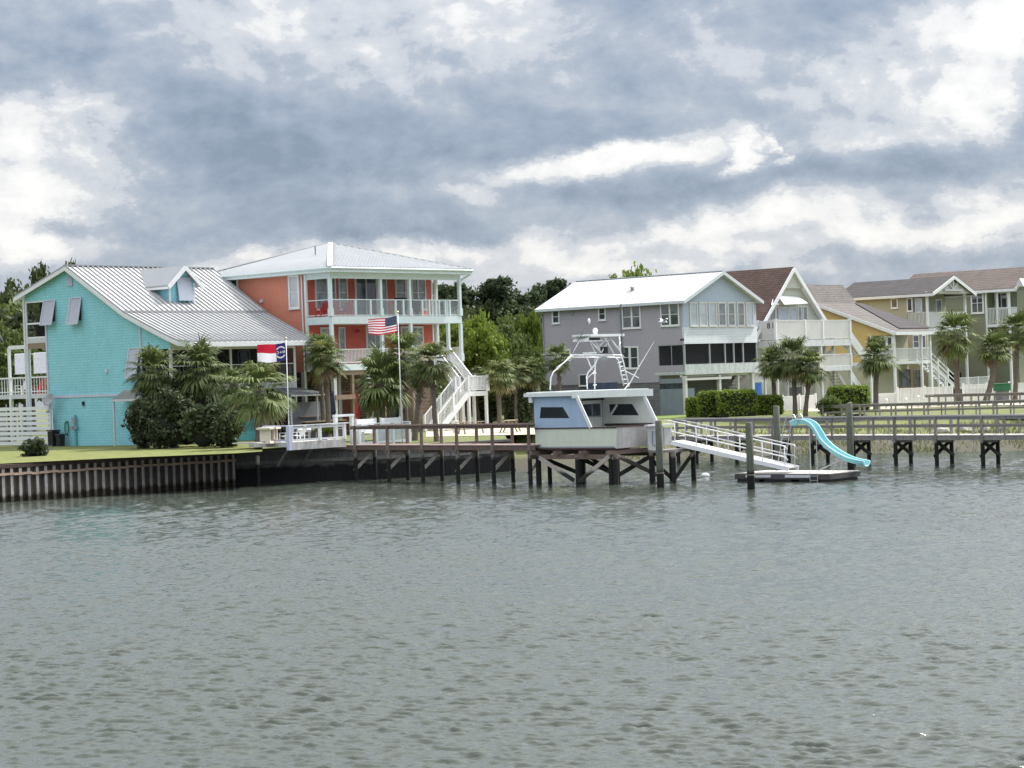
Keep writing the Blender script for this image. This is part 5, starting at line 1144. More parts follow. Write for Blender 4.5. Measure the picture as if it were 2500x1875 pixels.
# ------------------------------------------------------------------ yellow house
def yellow_house():
    f = Frame(2188, 980, 195.0); r = f.root('yellow_house', 'yellow house with long sloping tan roof and two storey white porch', 'house')
    S, F = f.S, f.F; W = F(2272, 850, 0)[0]; o_ = .4
    prof = [S(2178, 808, -o_), S(1990, 739, -o_), S(1955, 694, -o_)]; zE = prof[0][1]; ry, rz = prof[2]; print('yellow', W, prof)
    prof = [(-o_, zE - .1)] + prof[1:] + [(ry + 6, rz - 2.6)]
    x1 = F(2045, 694, ry)[0]; x1 = max(x1, W + .4)
    m = MB(); roof_poly(m, prof, -o_, x1, .2); m.build('roof', SHING_T, r); q1, q2 = prof[0], prof[1]; zz = lambda y: q1[1] + (q2[1] - q1[1]) * (y - q1[0]) / (q2[0] - q1[0]) + .03; m = MB(); m.prism([(W * .25, .35, zz(.35)), (W + 1.1, .35, zz(.35)), (x1 + .3, q2[0] - .3, zz(q2[0] - .3)), (x1 - .8, q2[0] - .3, zz(q2[0] - .3))], (0, 0, .06)); m.build('valley_roof', SHING_D, r)
    m = MB()
    for (a, b_) in zip(prof, prof[1:]): m.bar((-o_ - .03, a[0], a[1] - .16), (-o_ - .03, b_[0], b_[1] - .16), .05, .28)
    m.box(-o_, x1, -o_ - .05, -o_, zE - .38, zE - .08); m.build('fascia', WHITE, r)
    zr = lambda y: interp(prof, y) - .2
    yb = 2.4; yo = S(2120, 850)[0]; z2 = F(2230, 888, 0)[1]; z2t = F(2230, 880, 0)[1]; zh = S(2150, 819)[1]; ztop = F(2230, 808, 0)[1]
    m = MB(); Y = prof[1][0]
    m.prismX(0, W + .2, [(yb, zh), (yo, zh), (yo, z2), (yo + .01, z2), (ry + 5, z2), (ry + 5, zr(ry + 5)), (ry, zr(ry)), (Y, zr(Y)), (yb, zr(yb))]); m.prismX(0, .15, [(0, zh), (yb - .002, zh), (yb - .002, zr(yb)), (0, zr(0))]); m.build('wall', YELLOW, r); m = MB(); m.box(0.01, W, yo, ry + 5, 0, z2 - .003); m.box(.02, W, yb - .03, yb - .004, 0, ztop); m.build('lower_wall', mat('pale_khaki_siding', (.42, .41, .30), .6, .06, lap=.18), r)
    m = MB(); m.box(0, W, 0, yb, z2, z2t); m.box(-.02, 0, yb, yb + 3.5, z2, z2t); m.build('porch_floor', WHITE, r)
    m = PB()
    for x in (.06, F(2250, 850, 0)[0], W): m.bar((x, .06, 0), (x, .06, ztop), .2)
    m.bar((.06, yb, z2t), (.06, yb, zh), .18); m.box(0, W, 0.0, .14, ztop - .1, zE - .25); m.build('porch_post', WHITE, r)
    m = MB(); hr = F(2230, 850, 0)[1] - z2t; m.rail((0, .04, z2t), (W, .04, z2t), hr, .14, bw=.04); m.rail((0, 0, z2t), (0, yb, z2t), hr, .14, bw=.04); m.build('railing', WHITE, r)
    winpx(f, r, 'F', yb - .04, 2229, 820, 2241, 848, nh=2, fr=.14, trim=WHITE2); winpx(f, r, 'F', yb - .04, 2251, 820, 2258, 848, nh=1, fr=.1); 
    winpx(f, r, 'S', 0, 2152, 824, 2163, 850, fr=.1); winpx(f, r, 'S', 0, 2168, 824, 2177, 850, fr=.1)
    winpx(f, r, 'F', yb - .04, 2196, 903, 2222, 945, nv=1, fr=.08, trim=TANW, name='door'); winpx(f, r, 'F', yb - .04, 2232, 903, 2246, 945, fr=.08, trim=TANW, name='door')
    # outside stairs falling to the right
    m = MB(); s_ = MB(); top = (W, .9, z2t); n = 12; x_e = F(2345, 930, 0)[0]; zz_ = .9; stair(m, s_, top, (1, 0, 0), n, (z2t - zz_) / n, (x_e - W) / n, (0, 1.1, 0)); m.build('stair', WHITE2, r); s_.build('stringer', WHITE, r)
    m = MB()
    for y in (.3, 1.45): m.rail((W, y, z2t), (x_e, y, zz_), .95, 0, post=.12, spacing=2.2, mid=.5)
    xe2 = F(2420, 930, 0)[0]; m.rail((x_e, .3, zz_), (xe2, .3, zz_), .95, .2, post=.12, spacing=2, bw=.04); m.build('railing', WHITE, r)
    m = MB(); m.box(x_e, xe2, .3, 1.5, zz_ - .12, zz_); m.build('landing', WHITE2, r)
    m = PB()
    for i in range(4): x = W + (x_e - W) * (i + .6) / 4.6; m.bar((x, .35, 0), (x, .35, z2t + (zz_ - z2t) * (i + .6) / 4.6 - .1), .14)
    m.build('stair_post', WHITE, r)
yellow_house()

# ------------------------------------------------------------------ olive houses
def olive(f, r, px_r, ridge_back, col, roofm, eave, apex, left_px, deco=True):
    S, F = f.S, f.F; W = F(px_r, eave[1], 0)[0]; L = S(left_px, 760)[0]; ze = S(*eave)[1]; xm = W / 2; za = F(*apex, -.4)[1]; o_ = .45; sl = (za - ze) / (xm + o_)
    m = MB()
    for sg, xe in ((-1, -o_), (1, W + o_)): m.prism([(xe, -.9, ze), (xm, -.9, za), (xm, -.9, za + .2), (xe, -.9, ze + .18)], (0, L + 1.2, 0))
    m.build('roof', roofm, r); m = MB()
    for xe in (-o_, W + o_): m.bar((xe, -.93, ze + .05), (xm, -.93, za + .08), .06, .3); m.bar((xe, -.9, ze), (xe, L, ze), .1, .26)
    m.build('bargeboard', WHITE, r)
    return W, L, ze, xm, za, sl
def olive_house():
    f = Frame(2272, 973, 205.0); r = f.root('olive_house', 'olive house with brown roof and white truss gable over an upper balcony', 'house'); S, F = f.S, f.F
    W, L, ze, xm, za, sl = olive(f, r, 2357, None, OLIVE, SHING_D, (2270, 720), (2316, 680), 2045); print('olive', W, L, ze, za)
    d = 2.2; zf = F(2315, 800, 0)[1]; zt = F(2315, 717, 0)[1]
    m = MB(); m.box(0, W, d, L, 0, ze + .05); m.prismY(d, d + .2, [(0, ze), (W, ze), (xm, za - .1)]); m.box(0, .12, 0, d, 0, zf - .5); m.build('wall', OLIVE, r)
    m = MB(); m.box(0, W, 0, d, zf - .35, zf); m.build('balcony_floor', WHITE, r)
    m = PB()
    for x in (.06, W - .06): m.bar((x, .06, 0), (x, .06, zt), .2)
    m.box(-.2, W + .2, -.05, .12, zt - .05, zt + .22); m.build('porch_post', WHITE, r)
    m = MB(); hr = F(2315, 762, 0)[1] - zf; m.rail((0, .04, zf), (W, .04, zf), hr, .14, bw=.045); m.rail((0, 0, zf), (0, d, zf), hr, .14, bw=.045); m.build('railing', WHITE, r)
    m = MB(); zz_ = zt + .3
    for dx in (-.85, 0, .85): m.bar((xm, -.75, zz_), (xm + dx, -.75, zz_ + .95 - abs(dx) * .25), .13, .1)
    m.bar((xm - 1.7, -.75, zz_), (xm + 1.7, -.75, zz_), .12, .18); m.prismY(-.62, -.55, [(-.2, ze + .15), (W + .2, ze + .15), (xm, za - .1)]); m.build('gable_truss', PGREY, r)
    winpx(f, r, 'S', 0, 2178, 731, 2190, 750, fr=.12); winpx(f, r, 'S', 0, 2217, 730, 2226, 758, fr=.1); winpx(f, r, 'S', 0, 2237, 731, 2249, 760, fr=.1, glass=GLASSB, name='door', trim=WHITE2)
    winpx(f, r, 'F', d - .01, 2285, 733, 2297, 762, fr=.1, name='door', glass=GLASSC)
olive_house()
def far_olive_house():
    f = Frame(2472, 970, 212.0); r = f.root('dark_olive_house', 'dark olive house with long brown roof at the right edge', 'house'); S, F = f.S, f.F
    W, L, ze, xm, za, sl = olive(f, r, 2560, None, OLIVED, SHING_B, (2472, 708), (2516, 655), 2190); print('far olive', W, L, ze, za)
    y0 = S(2407, 740)[0]; zb = S(2430, 791)[1]; zt = S(2430, 713)[1]; hr = S(2430, 752)[1] - zb
    m = MB(); m.box(0, W, y0, L, 0, ze + .05); m.box(1.6, W, 0, y0 - .002, 0, ze + .05); m.prismY(0.3, .5, [(0, ze), (W, ze), (xm, za - .1)]); m.build('wall', OLIVED, r)
    m = MB(); m.box(-.02, 1.6, 0, y0, zb - .3, zb); m.box(.0, 1.6, 0, y0, zt + .0, ze + .02); m.build('balcony_floor', WHITE, r)
    m = PB(); m.bar((.06, .06, 0), (.06, .06, zt), .2); m.bar((.06, y0, 0), (.06, y0, zt), .16); m.bar((.06, y0 * .52, zb), (.06, y0 * .52, zt), .16); m.build('porch_post', WHITE, r)
    m = MB(); m.rail((0, 0, zb), (0, y0, zb), hr, .15, bw=.05); m.rail((0, 0, zb), (1.6, 0, zb), hr, .15, bw=.05); m.build('railing', WHITE, r)
    winpx(f, r, 'S', 0, 2374, 718, 2399, 762, nv=2, nh=2, fr=.14, trim=WHITE); winpx(f, r, 'S', 1.59, 2432, 716, 2458, 752, nv=2, nh=1, fr=.14, name='door', glass=GLASS)
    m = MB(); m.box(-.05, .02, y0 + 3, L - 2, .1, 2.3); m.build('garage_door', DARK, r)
    m = MB(); m.prismX(-.05, .6, [(S(2500, 708)[0], ze + .3), (S(2478, 708)[0], ze + .3), (S(2490, 690)[0], ze + 1.1)]); m.build('small_gable', WHITE2, r)
far_olive_house()

# ------------------------------------------------------------------ neighbour at the far left
def left_house():
    f = Frame(22, 1080, 158.0); r = f.root('grey_house', 'grey gabled house cut by the left edge with louvred white deck beside it', 'house'); S, F = f.S, f.F
    e0 = F(21, 852, -.1); e1 = F(0, 815, -.1); sl = (e1[1] - e0[1]) / (e0[0] - e1[0]); hw = 2.6; pk = e0[1] + sl * hw
    m = MB(); m.prismY(0, 9, [(-2 * hw, 0), (-.15, 0), (-.15, e0[1] - .3), (-hw, pk - .3), (-2 * hw + .1, e0[1] - .3)]); m.build('wall', mat('pale_violet_siding', (.36, .36, .42), .6, .05, lap=.18), r)
    m = MB(); m.prismY(-.3, 9.3, [(-2 * hw - .2, e0[1] - .2), (-hw, pk - .2), (.1, e0[1] - .3), (.1, e0[1] - .12), (-hw, pk), (-2 * hw - .2, e0[1])]); m.build('roof', METALR2, r)
    m = MB(); m.box(-1.6, -.6, -.04, .02, 3.9, 4.9); m.build('window', GLASS, r)
    f2 = Frame(60, 1080, 147.0); g = f2.root('raised_deck', 'raised white deck with louvred privacy panels left of the teal house', 'deck'); S, F = f2.S, f2.F
    y0, y1 = S(125, 960)[0] - .5, S(-60, 960)[0]; zt = S(70, 846)[1]; zf = S(70, 964)[1]; zr_ = S(70, 922)[1]
    m = MB(); m.box(0, 3.5, y0, y1, zf - .25, zf + .05); m.build('deck', WHITE2, g)
    ya = S(22, 900)[0]; m = MB()
    for y in (ya, S(70, 900)[0], y0 + .1, y1): m.bar((.05, y, zf if y != y1 else 0), (.05, y, zt), .16); m.bar((3.4, y, 0), (3.4, y, zt), .14)
    m.bar((.1, ya, 0), (.1, ya, zf), .2); m.box(0, .12, y0, ya, zt - .14, zt + .12); m.box(0, .1, y0, y1, zr_ - .05, zr_ + .06); m.box(0, .1, y0, y1, zf + .18, zf + .26); m.build('frame', WHITE, g)
    for a, b_ in ((32, 68), (78, 116)):
        q0, q1 = S(b_, 890)[0], S(a, 890)[0]; m = MB(); z0 = S(60, 913)[1]; z1 = S(60, 862)[1]; k = 18
        for i in range(k): m.prism([(.10, q0, z0 + (z1 - z0) * i / k), (.10, q1, z0 + (z1 - z0) * i / k), (.18, q1, z0 + (z1 - z0) * (i + .9) / k), (.18, q0, z0 + (z1 - z0) * (i + .9) / k)], (.015, 0, 0))
        m.build('louvre_panel', SHUT, g)
    m = MB()
    for i in range(30): y = y0 + (y1 - y0) * i / 30; m.bar((.06, y, zf), (.06, y, zr_), .035)
    m.build('baluster', WHITE2, g)
    for i, (px_, c_, lb) in enumerate(((52, PGREY, 'white deck chair behind the left deck rail'), (92, RED, 'red deck chair behind the left deck rail'))):
        y, z = S(px_, 950, 1.2); w_ = f2.o + f2.X * 1.2 + f2.Y * y; chair(lb, (w_.x, w_.y, f2.o.z + zf + .05), f2.a - R(90), c_, 'chairs on the left deck')
def chair(label, loc, rz, m_, group=None, name='deck_chair', cat='chair', s=1.0):
    r = empty(name, loc, rz, label, cat, group); r.scale = (s, s, s)
    m = MB()
    for i in range(5): m.bar((-.28, -.25 + i * .12, .40 - i * .02), (.28, -.25 + i * .12, .40 - i * .02), .10, .03)
    m.build('seat', m_, r); m = MB()
    for i in range(5): x = -.24 + i * .12; h = 1.05 - abs(i - 2) * .05; m.bar((x, .28, .36), (x * 1.1, .55, h), .10, .025)
    m.build('backrest', m_, r)
    for x in (-.33, .33):
        m = MB(); m.bar((x, -.30, .60), (x, .42, .60), .12, .03); m.build('armrest', m_, r)
        for y in (-.26, .30): m = MB(); m.bar((x, y, 0), (x, y, .59), .07, .05); m.build('leg', m_, r)
    return r
left_house()

def fitting(name, fr_, root, face, px, py, w_, h_, m_, d_=.12, c=0.):
    u, z = (fr_.S if face == 'S' else fr_.F)(px, py, c); m = MB()
    if face == 'S': m.box(c - d_, c + .01, u - w_ / 2, u + w_ / 2, z - h_ / 2, z + h_ / 2)
    else: m.box(u - w_ / 2, u + w_ / 2, c - d_, c + .01, z - h_ / 2, z + h_ / 2)
    m.build(name, m_, root)
fitting('dryer_vent', TF, TROOT, 'S', 262, 905, .22, .22, WHITE2); fitting('outdoor_lamp', TF, TROOT, 'S', 205, 985, .16, .26, BLACK); fitting('electric_box', TF, TROOT, 'S', 128, 1026, .3, .34, GREYP, .16)
fitting('dryer_vent', CF, CROOT, 'S', 640, 735, .22, .22, WHITE2)
# ================================================================== piers
def pier(name, label, p0, p1, width, zd, hr, ts, far=True, mid=False, style='diag', deckm=None, timber=None, half=None, zbase=-1.4, brace_m=None, capm=None, group=None):
    """p0-p1: near edge of the deck; ts: distances of the bents along it"""
    d = (p1 - p0); d.z = 0; L = d.length; d.normalize(); n = Vector((-d.y, d.x, 0)); n = n if n.y > 0 else -n
    root = empty(name, (p0.x, p0.y, 0), math.atan2(d.y, d.x), label, 'pier', group); W = width; sgn = 1 if Vector((-d.y, d.x, 0)).dot(n) > 0 else -1
    deckm = deckm or DECKB; timber = timber or PIERW; brace_m = brace_m or BRACE
    m = MB(); k = int(L / .145)
    for i in range(k): x = L * i / k; m.box(x + .004, x + L / k - .008, -.06, W + .06, zd - .04 + rnd.uniform(-.003, .003), zd + rnd.uniform(-.004, .004)) if sgn > 0 else None
    m.build('deck', deckm, root)
    m = MB(); m.box(0, L, -.03, .03, zd - .27, zd - .042); m.box(0, L, W - .03, W + .03, zd - .27, zd - .042); m.build('stringer', timber, root)
    for i, t in enumerate(ts):
        for y in (0, W):
            m = MB(); lean = rnd.uniform(-.02, .02); m.tube((t + lean, y, zbase), (t, y, zd + .02), .115, .105, 9); m.build('pile', PILE, root)
            if y == 0 or far:
                m = MB(); m.bar((t, y + (.02 if y else -.02), zd - .2), (t, y + (.02 if y else -.02), zd + hr), .12, .12, up=(1, 0, 0)); m.build('rail_post', timber, root)
        m = MB()
        if style == 'diag':
            m.bar((t - .10, W + .05, zd - .35), (t - .10, -.05, .55), .06, .16, up=(0, 0, 1)); 
        else:
            m.bar((t - .12, W + .05, zd - .35), (t - .12, -.05, .45), .06, .18); m.bar((t + .10, -.05, zd - .35), (t + .10, W + .05, .45), .06, .18)
        m.build('cross_brace', brace_m, root)
        m = MB(); m.bar((t, -.15, zd - .33), (t, W + .15, zd - .33), .14, .18); m.build('pile_cap', timber, root)
    hs = [(a + b) / 2 for a, b in zip(ts, ts[1:])] if half else []
    for t in hs:
        for y in ((0, W) if far else (0,)): m = MB(); m.bar((t, y - .02, zd - .25), (t, y - .02, zd + hr), .09, .09, up=(1, 0, 0)); m.build('rail_post', timber, root)
    for y in ((0, W) if far else (0,)):
        m = MB(); x0 = ts[0] - .4
        n_ = max(1, int((L - x0) / 3.6))
        for i in range(n_): m.bar((x0 + (L - x0) * i / n_, y, zd + hr + .02), (x0 + (L - x0) * (i + 1) / n_ - .01, y, zd + hr + .02 + rnd.uniform(-.01, .01)), .15, .05)
        m.bar((x0, y + .02, zd + hr - .09), (L, y + .02, zd + hr - .09), .045, .13)
        m.build('top_rail', capm or timber, root)
        if mid: m = MB(); m.bar((x0, y + .02, zd + mid), (L, y + .02, zd + mid), .045, .12); m.build('mid_rail', timber, root)
    return root, d, n, L
def along(p0, p1, px_list, z):
    """distances along p0-p1 whose photo column is px"""
    d = (p1 - p0); L = d.length; out_ = []
    for px in px_list:
        lo, hi = -5., L + 8
        for _ in range(40):
            m_ = (lo + hi) / 2; q = p0 + d / L * m_; x = proj((q.x, q.y, z))[0]
            if x < px: lo = m_
            else: hi = m_
        out_.append(lo)
    return out_
a0, a1 = G(846, 1086, 1.95), G(1306, 1086, 1.95)
pier('pier', 'brown timber pier running from the white deck to the raised boat cabin', a0, a1, 1.3, 1.95, .98, along(a0, a1, [867, 947, 1030, 1116, 1203, 1292], 1.95), timber=PIERW,
     deckm=mat('reddish_deck_boards', (.36, .27, .24), .8, .15, 5, bump=.4, streak=.2), group='timber piers')
b0, b1 = G(1640, 1064, 1.57), G(2620, 1060.5, 1.57)
pier('pier', 'nearest grey pier at right, crossing behind the water slide on paired dark piles', b0, b1, 1.25, 1.57, .93, along(b0, b1, [1655, 1700, 1798, 1888, 1983, 2084, 2186, 2286, 2399, 2512, 2600], 1.0), mid=.45, style='x', timber=PIERG, half=True,
     brace_m=PILE, capm=mat('silvered_cap_rail', (.27, .265, .27), .8, .15, 5, streak=.2), group='timber piers')
c0, c1 = G(2000, 1024, 1.5), G(2640, 1008, 1.5)
pier('pier', 'middle grey pier at right, between the nearest pier and the farthest one', c0, c1, 1.25, 1.5, .95, along(c0, c1, [2010, 2100, 2177, 2257, 2342, 2426, 2510, 2600], 1.5), mid=.47, style='x', timber=PIERG, half=True, brace_m=PILE, group='timber piers')
d0, d1 = P(2262, 1000, 166.), P(2640, 990, 157.); d0.z = d1.z = 0
pier('pier', 'farthest pier at right, its rail just below the palms', d0, d1, 1.25, 1.93, .85, along(d0, d1, [2270, 2350, 2430, 2510, 2590], 1.9), mid=None, style='x', timber=PIERG, half=True, brace_m=PILE, group='timber piers')

# ------------------------------------------------------------------ raised boat cabin on its pile platform
BF = Frame(1503, 1095, 103.0, 1.72); br = BF.root('boat_cabin', 'old sport fishing boat cabin in pale blue and grey raised on a pile platform', 'boat')
HULLG = mat('pale_green_hull_paint', (.66, .70, .58), .5, .05, 1.2, streak=.08); TRANS = mat('worn_white_transom', (.55, .52, .50), .6, .15, 1.5, streak=.3); SKYB = mat('sky_blue_cabin_paint', (.36, .47, .61), .45, .05, 1.5, streak=.10)
CREAM = mat('cream_cabin_paint', (.62, .63, .58), .5, .06, 1.5, streak=.12); ROOFB = mat('white_fibreglass', (.74, .76, .75), .45, .05, 1.5, streak=.08)
S, Fq = BF.S, BF.F; BW = 3.35; BL = S(1308, 1070)[0]; zh = S(1405, 1045)[1]; zr0 = S(1411, 966)[1]
print('boat', BL, zh, zr0)
m = MB(); m.prism([(0, 0, 0), (0, BL, 0.0), (-.06, BL, zh), (-.06, -.12, zh)], (.05, 0, 0)); m.build('hull_side', HULLG, br)
m = MB(); m.prism([(BW, 0, 0), (BW, BL, 0.0), (BW + .06, BL, zh), (BW + .06, -.12, zh)], (.05, 0, 0)); m.build('hull_side', HULLG, br)
m = MB(); m.prism([(0.06, 0, 0), (BW - .003, 0, 0.02), (BW + .0, -.12, zh + .03), (-.0, -.12, zh)], (0, .06, 0)); m.build('transom', TRANS, br)
m = MB(); m.box(-.02, BW, .06, BL, .02, .12); m.box(.06, BW, .06, BL, zh - .55, zh - .5); m.box(.0, BW, BL - .06, BL, .12, zh); m.build('hull_floor', GREYP, br)
m = MB(); m.box(-.10, -.055, -.14, BL, zh - .03, zh + .03); m.box(-.04, BW + .05, -.16, -.12, zh + .0, zh + .06); m.box(-.03, .0, -.02, BL, -.03, .05); m.build('rub_rail', mat('dark_rub_rail', (.07, .035, .035), .6, .2), br)
zt = zr0
# near wing with trapezoid window, far wing longer
def wing(x, pts, win, m_, inner):
    """pts, win: polygons (y,z); wall with a real opening built from strips round the window"""
    mb = MB(); n = len(pts); k = len(win)
    for i in range(4):
        j = (i + 1) % 4; a, b_ = pts[i], pts[j]; c, d_ = win[j], win[i]
        mb.prism([(x, a[0], a[1]), (x, b_[0], b_[1]), (x, c[0], c[1]), (x, d_[0], d_[1])], (.05, 0, 0))
    o = mb.build('cabin_side', m_, br); g = MB(); g.prism([(x + .02, y, z) for y, z in win], (.01, 0, 0)); g.build('window', screen_mat('tinted_boat_glass' + str(inner), (.03, .035, .04), .8), o); return o
def SS(px, py, x=0): return S(px, py, x)
n0 = SS(1443, 1042); n1 = SS(1409, 978)
wing(-.05, [(n0[0], zh), (BL - .1, zh), (BL - .1, zt), (n1[0], zt)], [SS(1392, 1021), SS(1319, 1021), SS(1322, 994), SS(1376, 994)], SKYB, 0)
f0 = SS(1604, 1031, BW); f1 = SS(1570, 968, BW)
wing(BW, [(f0[0], zh), (3.3, zh), (3.3, zt), (f1[0], zt)], [SS(1560, 1014, BW), SS(1489, 1014, BW), SS(1487, 987, BW), SS(1543, 986, BW)], CREAM, 1)
m = MB(); m.bar((BW - .04, SS(1492, 1013, BW)[0], SS(1492, 1013, BW)[1]), (BW - .04, SS(1508, 988, BW)[0], SS(1508, 988, BW)[1]), .10, .03, up=(1, 0, 0)); m.build('window_brace', WHITE, br)
m = MB(); m.bar((-.09, n1[0] - .05, zt - .05), (-.09, n0[0] - .05, zh), .17, .05, up=(1, 0, 0)); m.build('windscreen_frame', WHITE, br)
m = MB(); m.bar((BW - .05, f1[0] - .03, zt - .03), (BW - .05, f0[0] - .05, zh + .02), .19, .05, up=(1, 0, 0)); m.build('windscreen_frame', WHITE, br)
yb = 3.3; m = MB(); w0 = Fq(1424, 1017, yb); w1 = Fq(1466, 985, yb)
m.box(0, w0[0], yb, yb + .05, .1, zt); m.box(w0[0], w1[0], yb, yb + .05, .1, w0[1]); m.box(w0[0], w1[0], yb, yb + .05, w1[1], zt); m.box(w1[0], BW, yb, yb + .05, .1, zt); m.build('bulkhead', CREAM, br)
g = MB(); g.box(w0[0], w1[0], yb + .01, yb + .03, w0[1], w1[1]); g.build('window', GLASS, br)
m = MB(); xm_ = (w0[0] + w1[0]) / 2; m.box(xm_ - .03, xm_ + .03, yb - .02, yb, w0[1], w1[1]); m.box(w0[0] - .05, w1[0] + .05, yb - .03, yb, w0[1] - .06, w0[1]); m.box(w1[0] + .1, w1[0] + .16, yb - .02, yb, .2, zt); m.build('window_frame', GREYP, br)
m = MB(); m.box(w0[0] - .1, w1[0] + .25, yb - .05, yb, zt - .28, zt - .20); m.build('louvre_slot', BLACK, br); m = MB(); m.box(BW - .12, BW - .02, .3, 3.2, zh - .02, zh + .09); m.build('dark_trim', mat('dark_brown_trim', (.04, .032, .028), .7, .15), br)
m = MB(); m.box(-.05, .0, BL - .12, BL, zh, zt); m.box(0, BW, BL - .06, BL, zh, zt); m.build('front_wall', SKYB, br)
# roof slab with deep fascia toward the stern
rp = [(-.28, BL + .45), (-.28, 2.35), (BW + .35, .55), (BW + .35, BL + .45)]
m = MB(); m.prism([(x, y, zt) for x, y in rp], (0, 0, .17)); m.build('roof', ROOFB, br)
m = MB(); m.bar((-.30, 2.33, zt + .05), (BW + .37, .50, zt + .02), .05, .34, up=(0, 0, 1)); m.prism([(x * .94 + .1, y * .96 + .12, zt + .172) for x, y in rp], (0, 0, .05)); m.build('roof_fascia', mat('chalky_cream_fascia', (.66, .70, .67), .5, .06, 2, streak=.1), br)
for (xa_, ya_) in ((BW + .2, 1.0), (-.15, BL + .1)): m = MB(); m.box(xa_ - .06, xa_ + .06, ya_ - .1, ya_ + .1, zt - .28, zt); m.build('roof_bracket', ROOFB, br)
# tuna tower of white tubes: feet on the roof, hoops, upper station
zR = zt + .19
def T(px, py, y): r_ = Fq(px, py, y); return (r_[0], y, r_[1])
def rd(pts, r=.032, n_='tower_tube'): mb = MB(); mb.path(pts, r, 7); return mb.build(n_, ALU, br, smooth=True)
yn, yf = 3.0, 4.2
tw = [([(1343, 952), (1345, 922), (1351, 908), (1392, 872), (1402, 866), (1425, 868)], 4.6), ([(1434, 950), (1432, 920), (1436, 909), (1454, 888), (1459, 874), (1470, 870)], 3.4),
      ([(1452, 950), (1453, 872)], 4.0), ([(1433, 873), (1446, 903)], 4.2), ([(1455, 911), (1447, 912)], 4.0),
      ([(1394, 866), (1519, 867)], 3.2), ([(1398, 872), (1519, 873)], 4.4), ([(1449, 940), (1456, 940)], 4.0)]
for pts, y in tw: rd([T(a, b_, y) for a, b_ in pts], .033)
for pts, y in (([(1395, 866), (1360, 903)], 3.1), ([(1359, 897), (1372, 889)], 4.6), ([(1455, 866), (1440, 831)], 4.0), ([(1500, 866), (1478, 827)], 4.1), ([(1470, 861), (1452, 831)], 4.1), ([(1519, 867), (1510, 845), (1515, 835)], 2.9), ([(1432, 925), (1453, 905)], 3.9), ([(1470, 871), (1500, 871)], 3.4)): rd([T(a, b_, y) for a, b_ in pts], .022)
mb = MB(); mb.path([T(1520, 864, 2.9), T(1516, 740, 2.9)], .022, 6); mb.path([T(1523, 862, 2.9), T(1521, 846, 2.9)], .05, 6); mb.build('whip_antenna', mat('dark_fishing_pole', (.08, .085, .10), .4, .1), br)
for a in ((1394, 866), (1519, 867)): rd([T(a[0], a[1], 3.2), T(a[0] + 4, a[1] + 5, 4.4)], .035)
mb = MB()      # side ladder
for pts in ([(1503, 873), (1510, 880), (1523, 942)], [(1516, 868), (1521, 880), (1536, 944)]): mb.path([T(a, b_, 3.0) for a, b_ in pts], .035, 7)
for i in range(7): t = i / 6.5; mb.path([T(1505 + 18 * t, 876 + 66 * t, 3.0), T(1517 + 18 * t, 872 + 70 * t, 3.0)], .025, 6)
mb.build('ladder', ALU, br, smooth=True)
for pts in ([(1440, 829), (1468, 861)], [(1468, 861), (1490, 826)], [(1490, 826), (1514, 858)], [(1483, 826), (1460, 848)], [(1512, 822), (1516, 867)], [(1418, 826), (1398, 860)]): rd([T(a, b_, 3.5) for a, b_ in pts], .035)
p_ = T(1420, 820, 3.2); q_ = T(1513, 818, 3.2); mb = MB(); mb.box(p_[0] + .35, q_[0], 2.9, 4.1, p_[2] - .05, p_[2] + .07); mb.prism([(p_[0], 3.3, p_[2] - .02), (p_[0] + .4, 2.9, p_[2] - .02), (p_[0] + .4, 4.1, p_[2] - .02), (p_[0], 3.7, p_[2] - .02)], (0, 0, .08)); mb.build('tower_top', ROOFB, br)
p_ = T(1425, 831, 3.2); q_ = T(1468, 831, 3.2); mb = MB(); mb.box(p_[0], q_[0], 3.1, 3.9, p_[2] - .05, p_[2]); mb.prism([(p_[0], 3.1, p_[2]), (p_[0] + .3, 3.1, p_[2]), (p_[0] + .3, 3.1, p_[2] + .2)], (0, .8, 0)); mb.build('control_console', ROOFB, br); mb = MB(); mb.box(p_[0] + .25, q_[0] - .1, 3.2, 3.8, p_[2] + .01, p_[2] + .12); mb.build('instrument_box', BLACK, br)
p_ = T(1453, 808, 3.5); mb = MB(); mb.lathe(p_, [(.10, -.2), (.11, -.05), (.13, .0), (.12, .08), (.06, .14), (0, .15)], 14); mb.build('radar_dome', ROOFB, br, smooth=True)
p_ = T(1430, 862, 3.4); q_ = T(1449, 862, 3.4); mb = MB(); mb.box(p_[0], q_[0], 3.2, 3.6, p_[2] - .03, p_[2] + .04); mb.build('step_plate', ROOFB, br)
p_ = T(1473, 858, 3.6); mb = MB(); mb.box(p_[0] - .12, p_[0] + .12, 3.4, 3.7, p_[2] - .1, p_[2] + .22); mb.build('instrument_box', BLACK, br); p_ = T(1470, 877, 3.5); mb = MB(); mb.box(p_[0] - .15, p_[0] + .15, 3.3, 3.7, p_[2] - .06, p_[2] + .1); mb.build('instrument_box', GREYP, br)
p_ = T(1482, 936, 4.4); mb = MB(); mb.box(p_[0] - .9, p_[0] + .5, 4.1, 4.9, zR + .03, p_[2] + .05); mb.build('folded_cover', NAVY, br)
mb = MB(); mb.path([T(1397, 860, 3.0), T(1440, 778, 3.0)], .022, 6); mb.path([T(1299, 1042, -.0 + 5.2), T(1348, 950, 5.0)], .03, 6); mb.path([T(1518, 866, 3), T(1514, 744, 3.2)], .018, 6); mb.build('outrigger', mat('dark_fishing_pole', (.08, .085, .10), .4, .1), br)
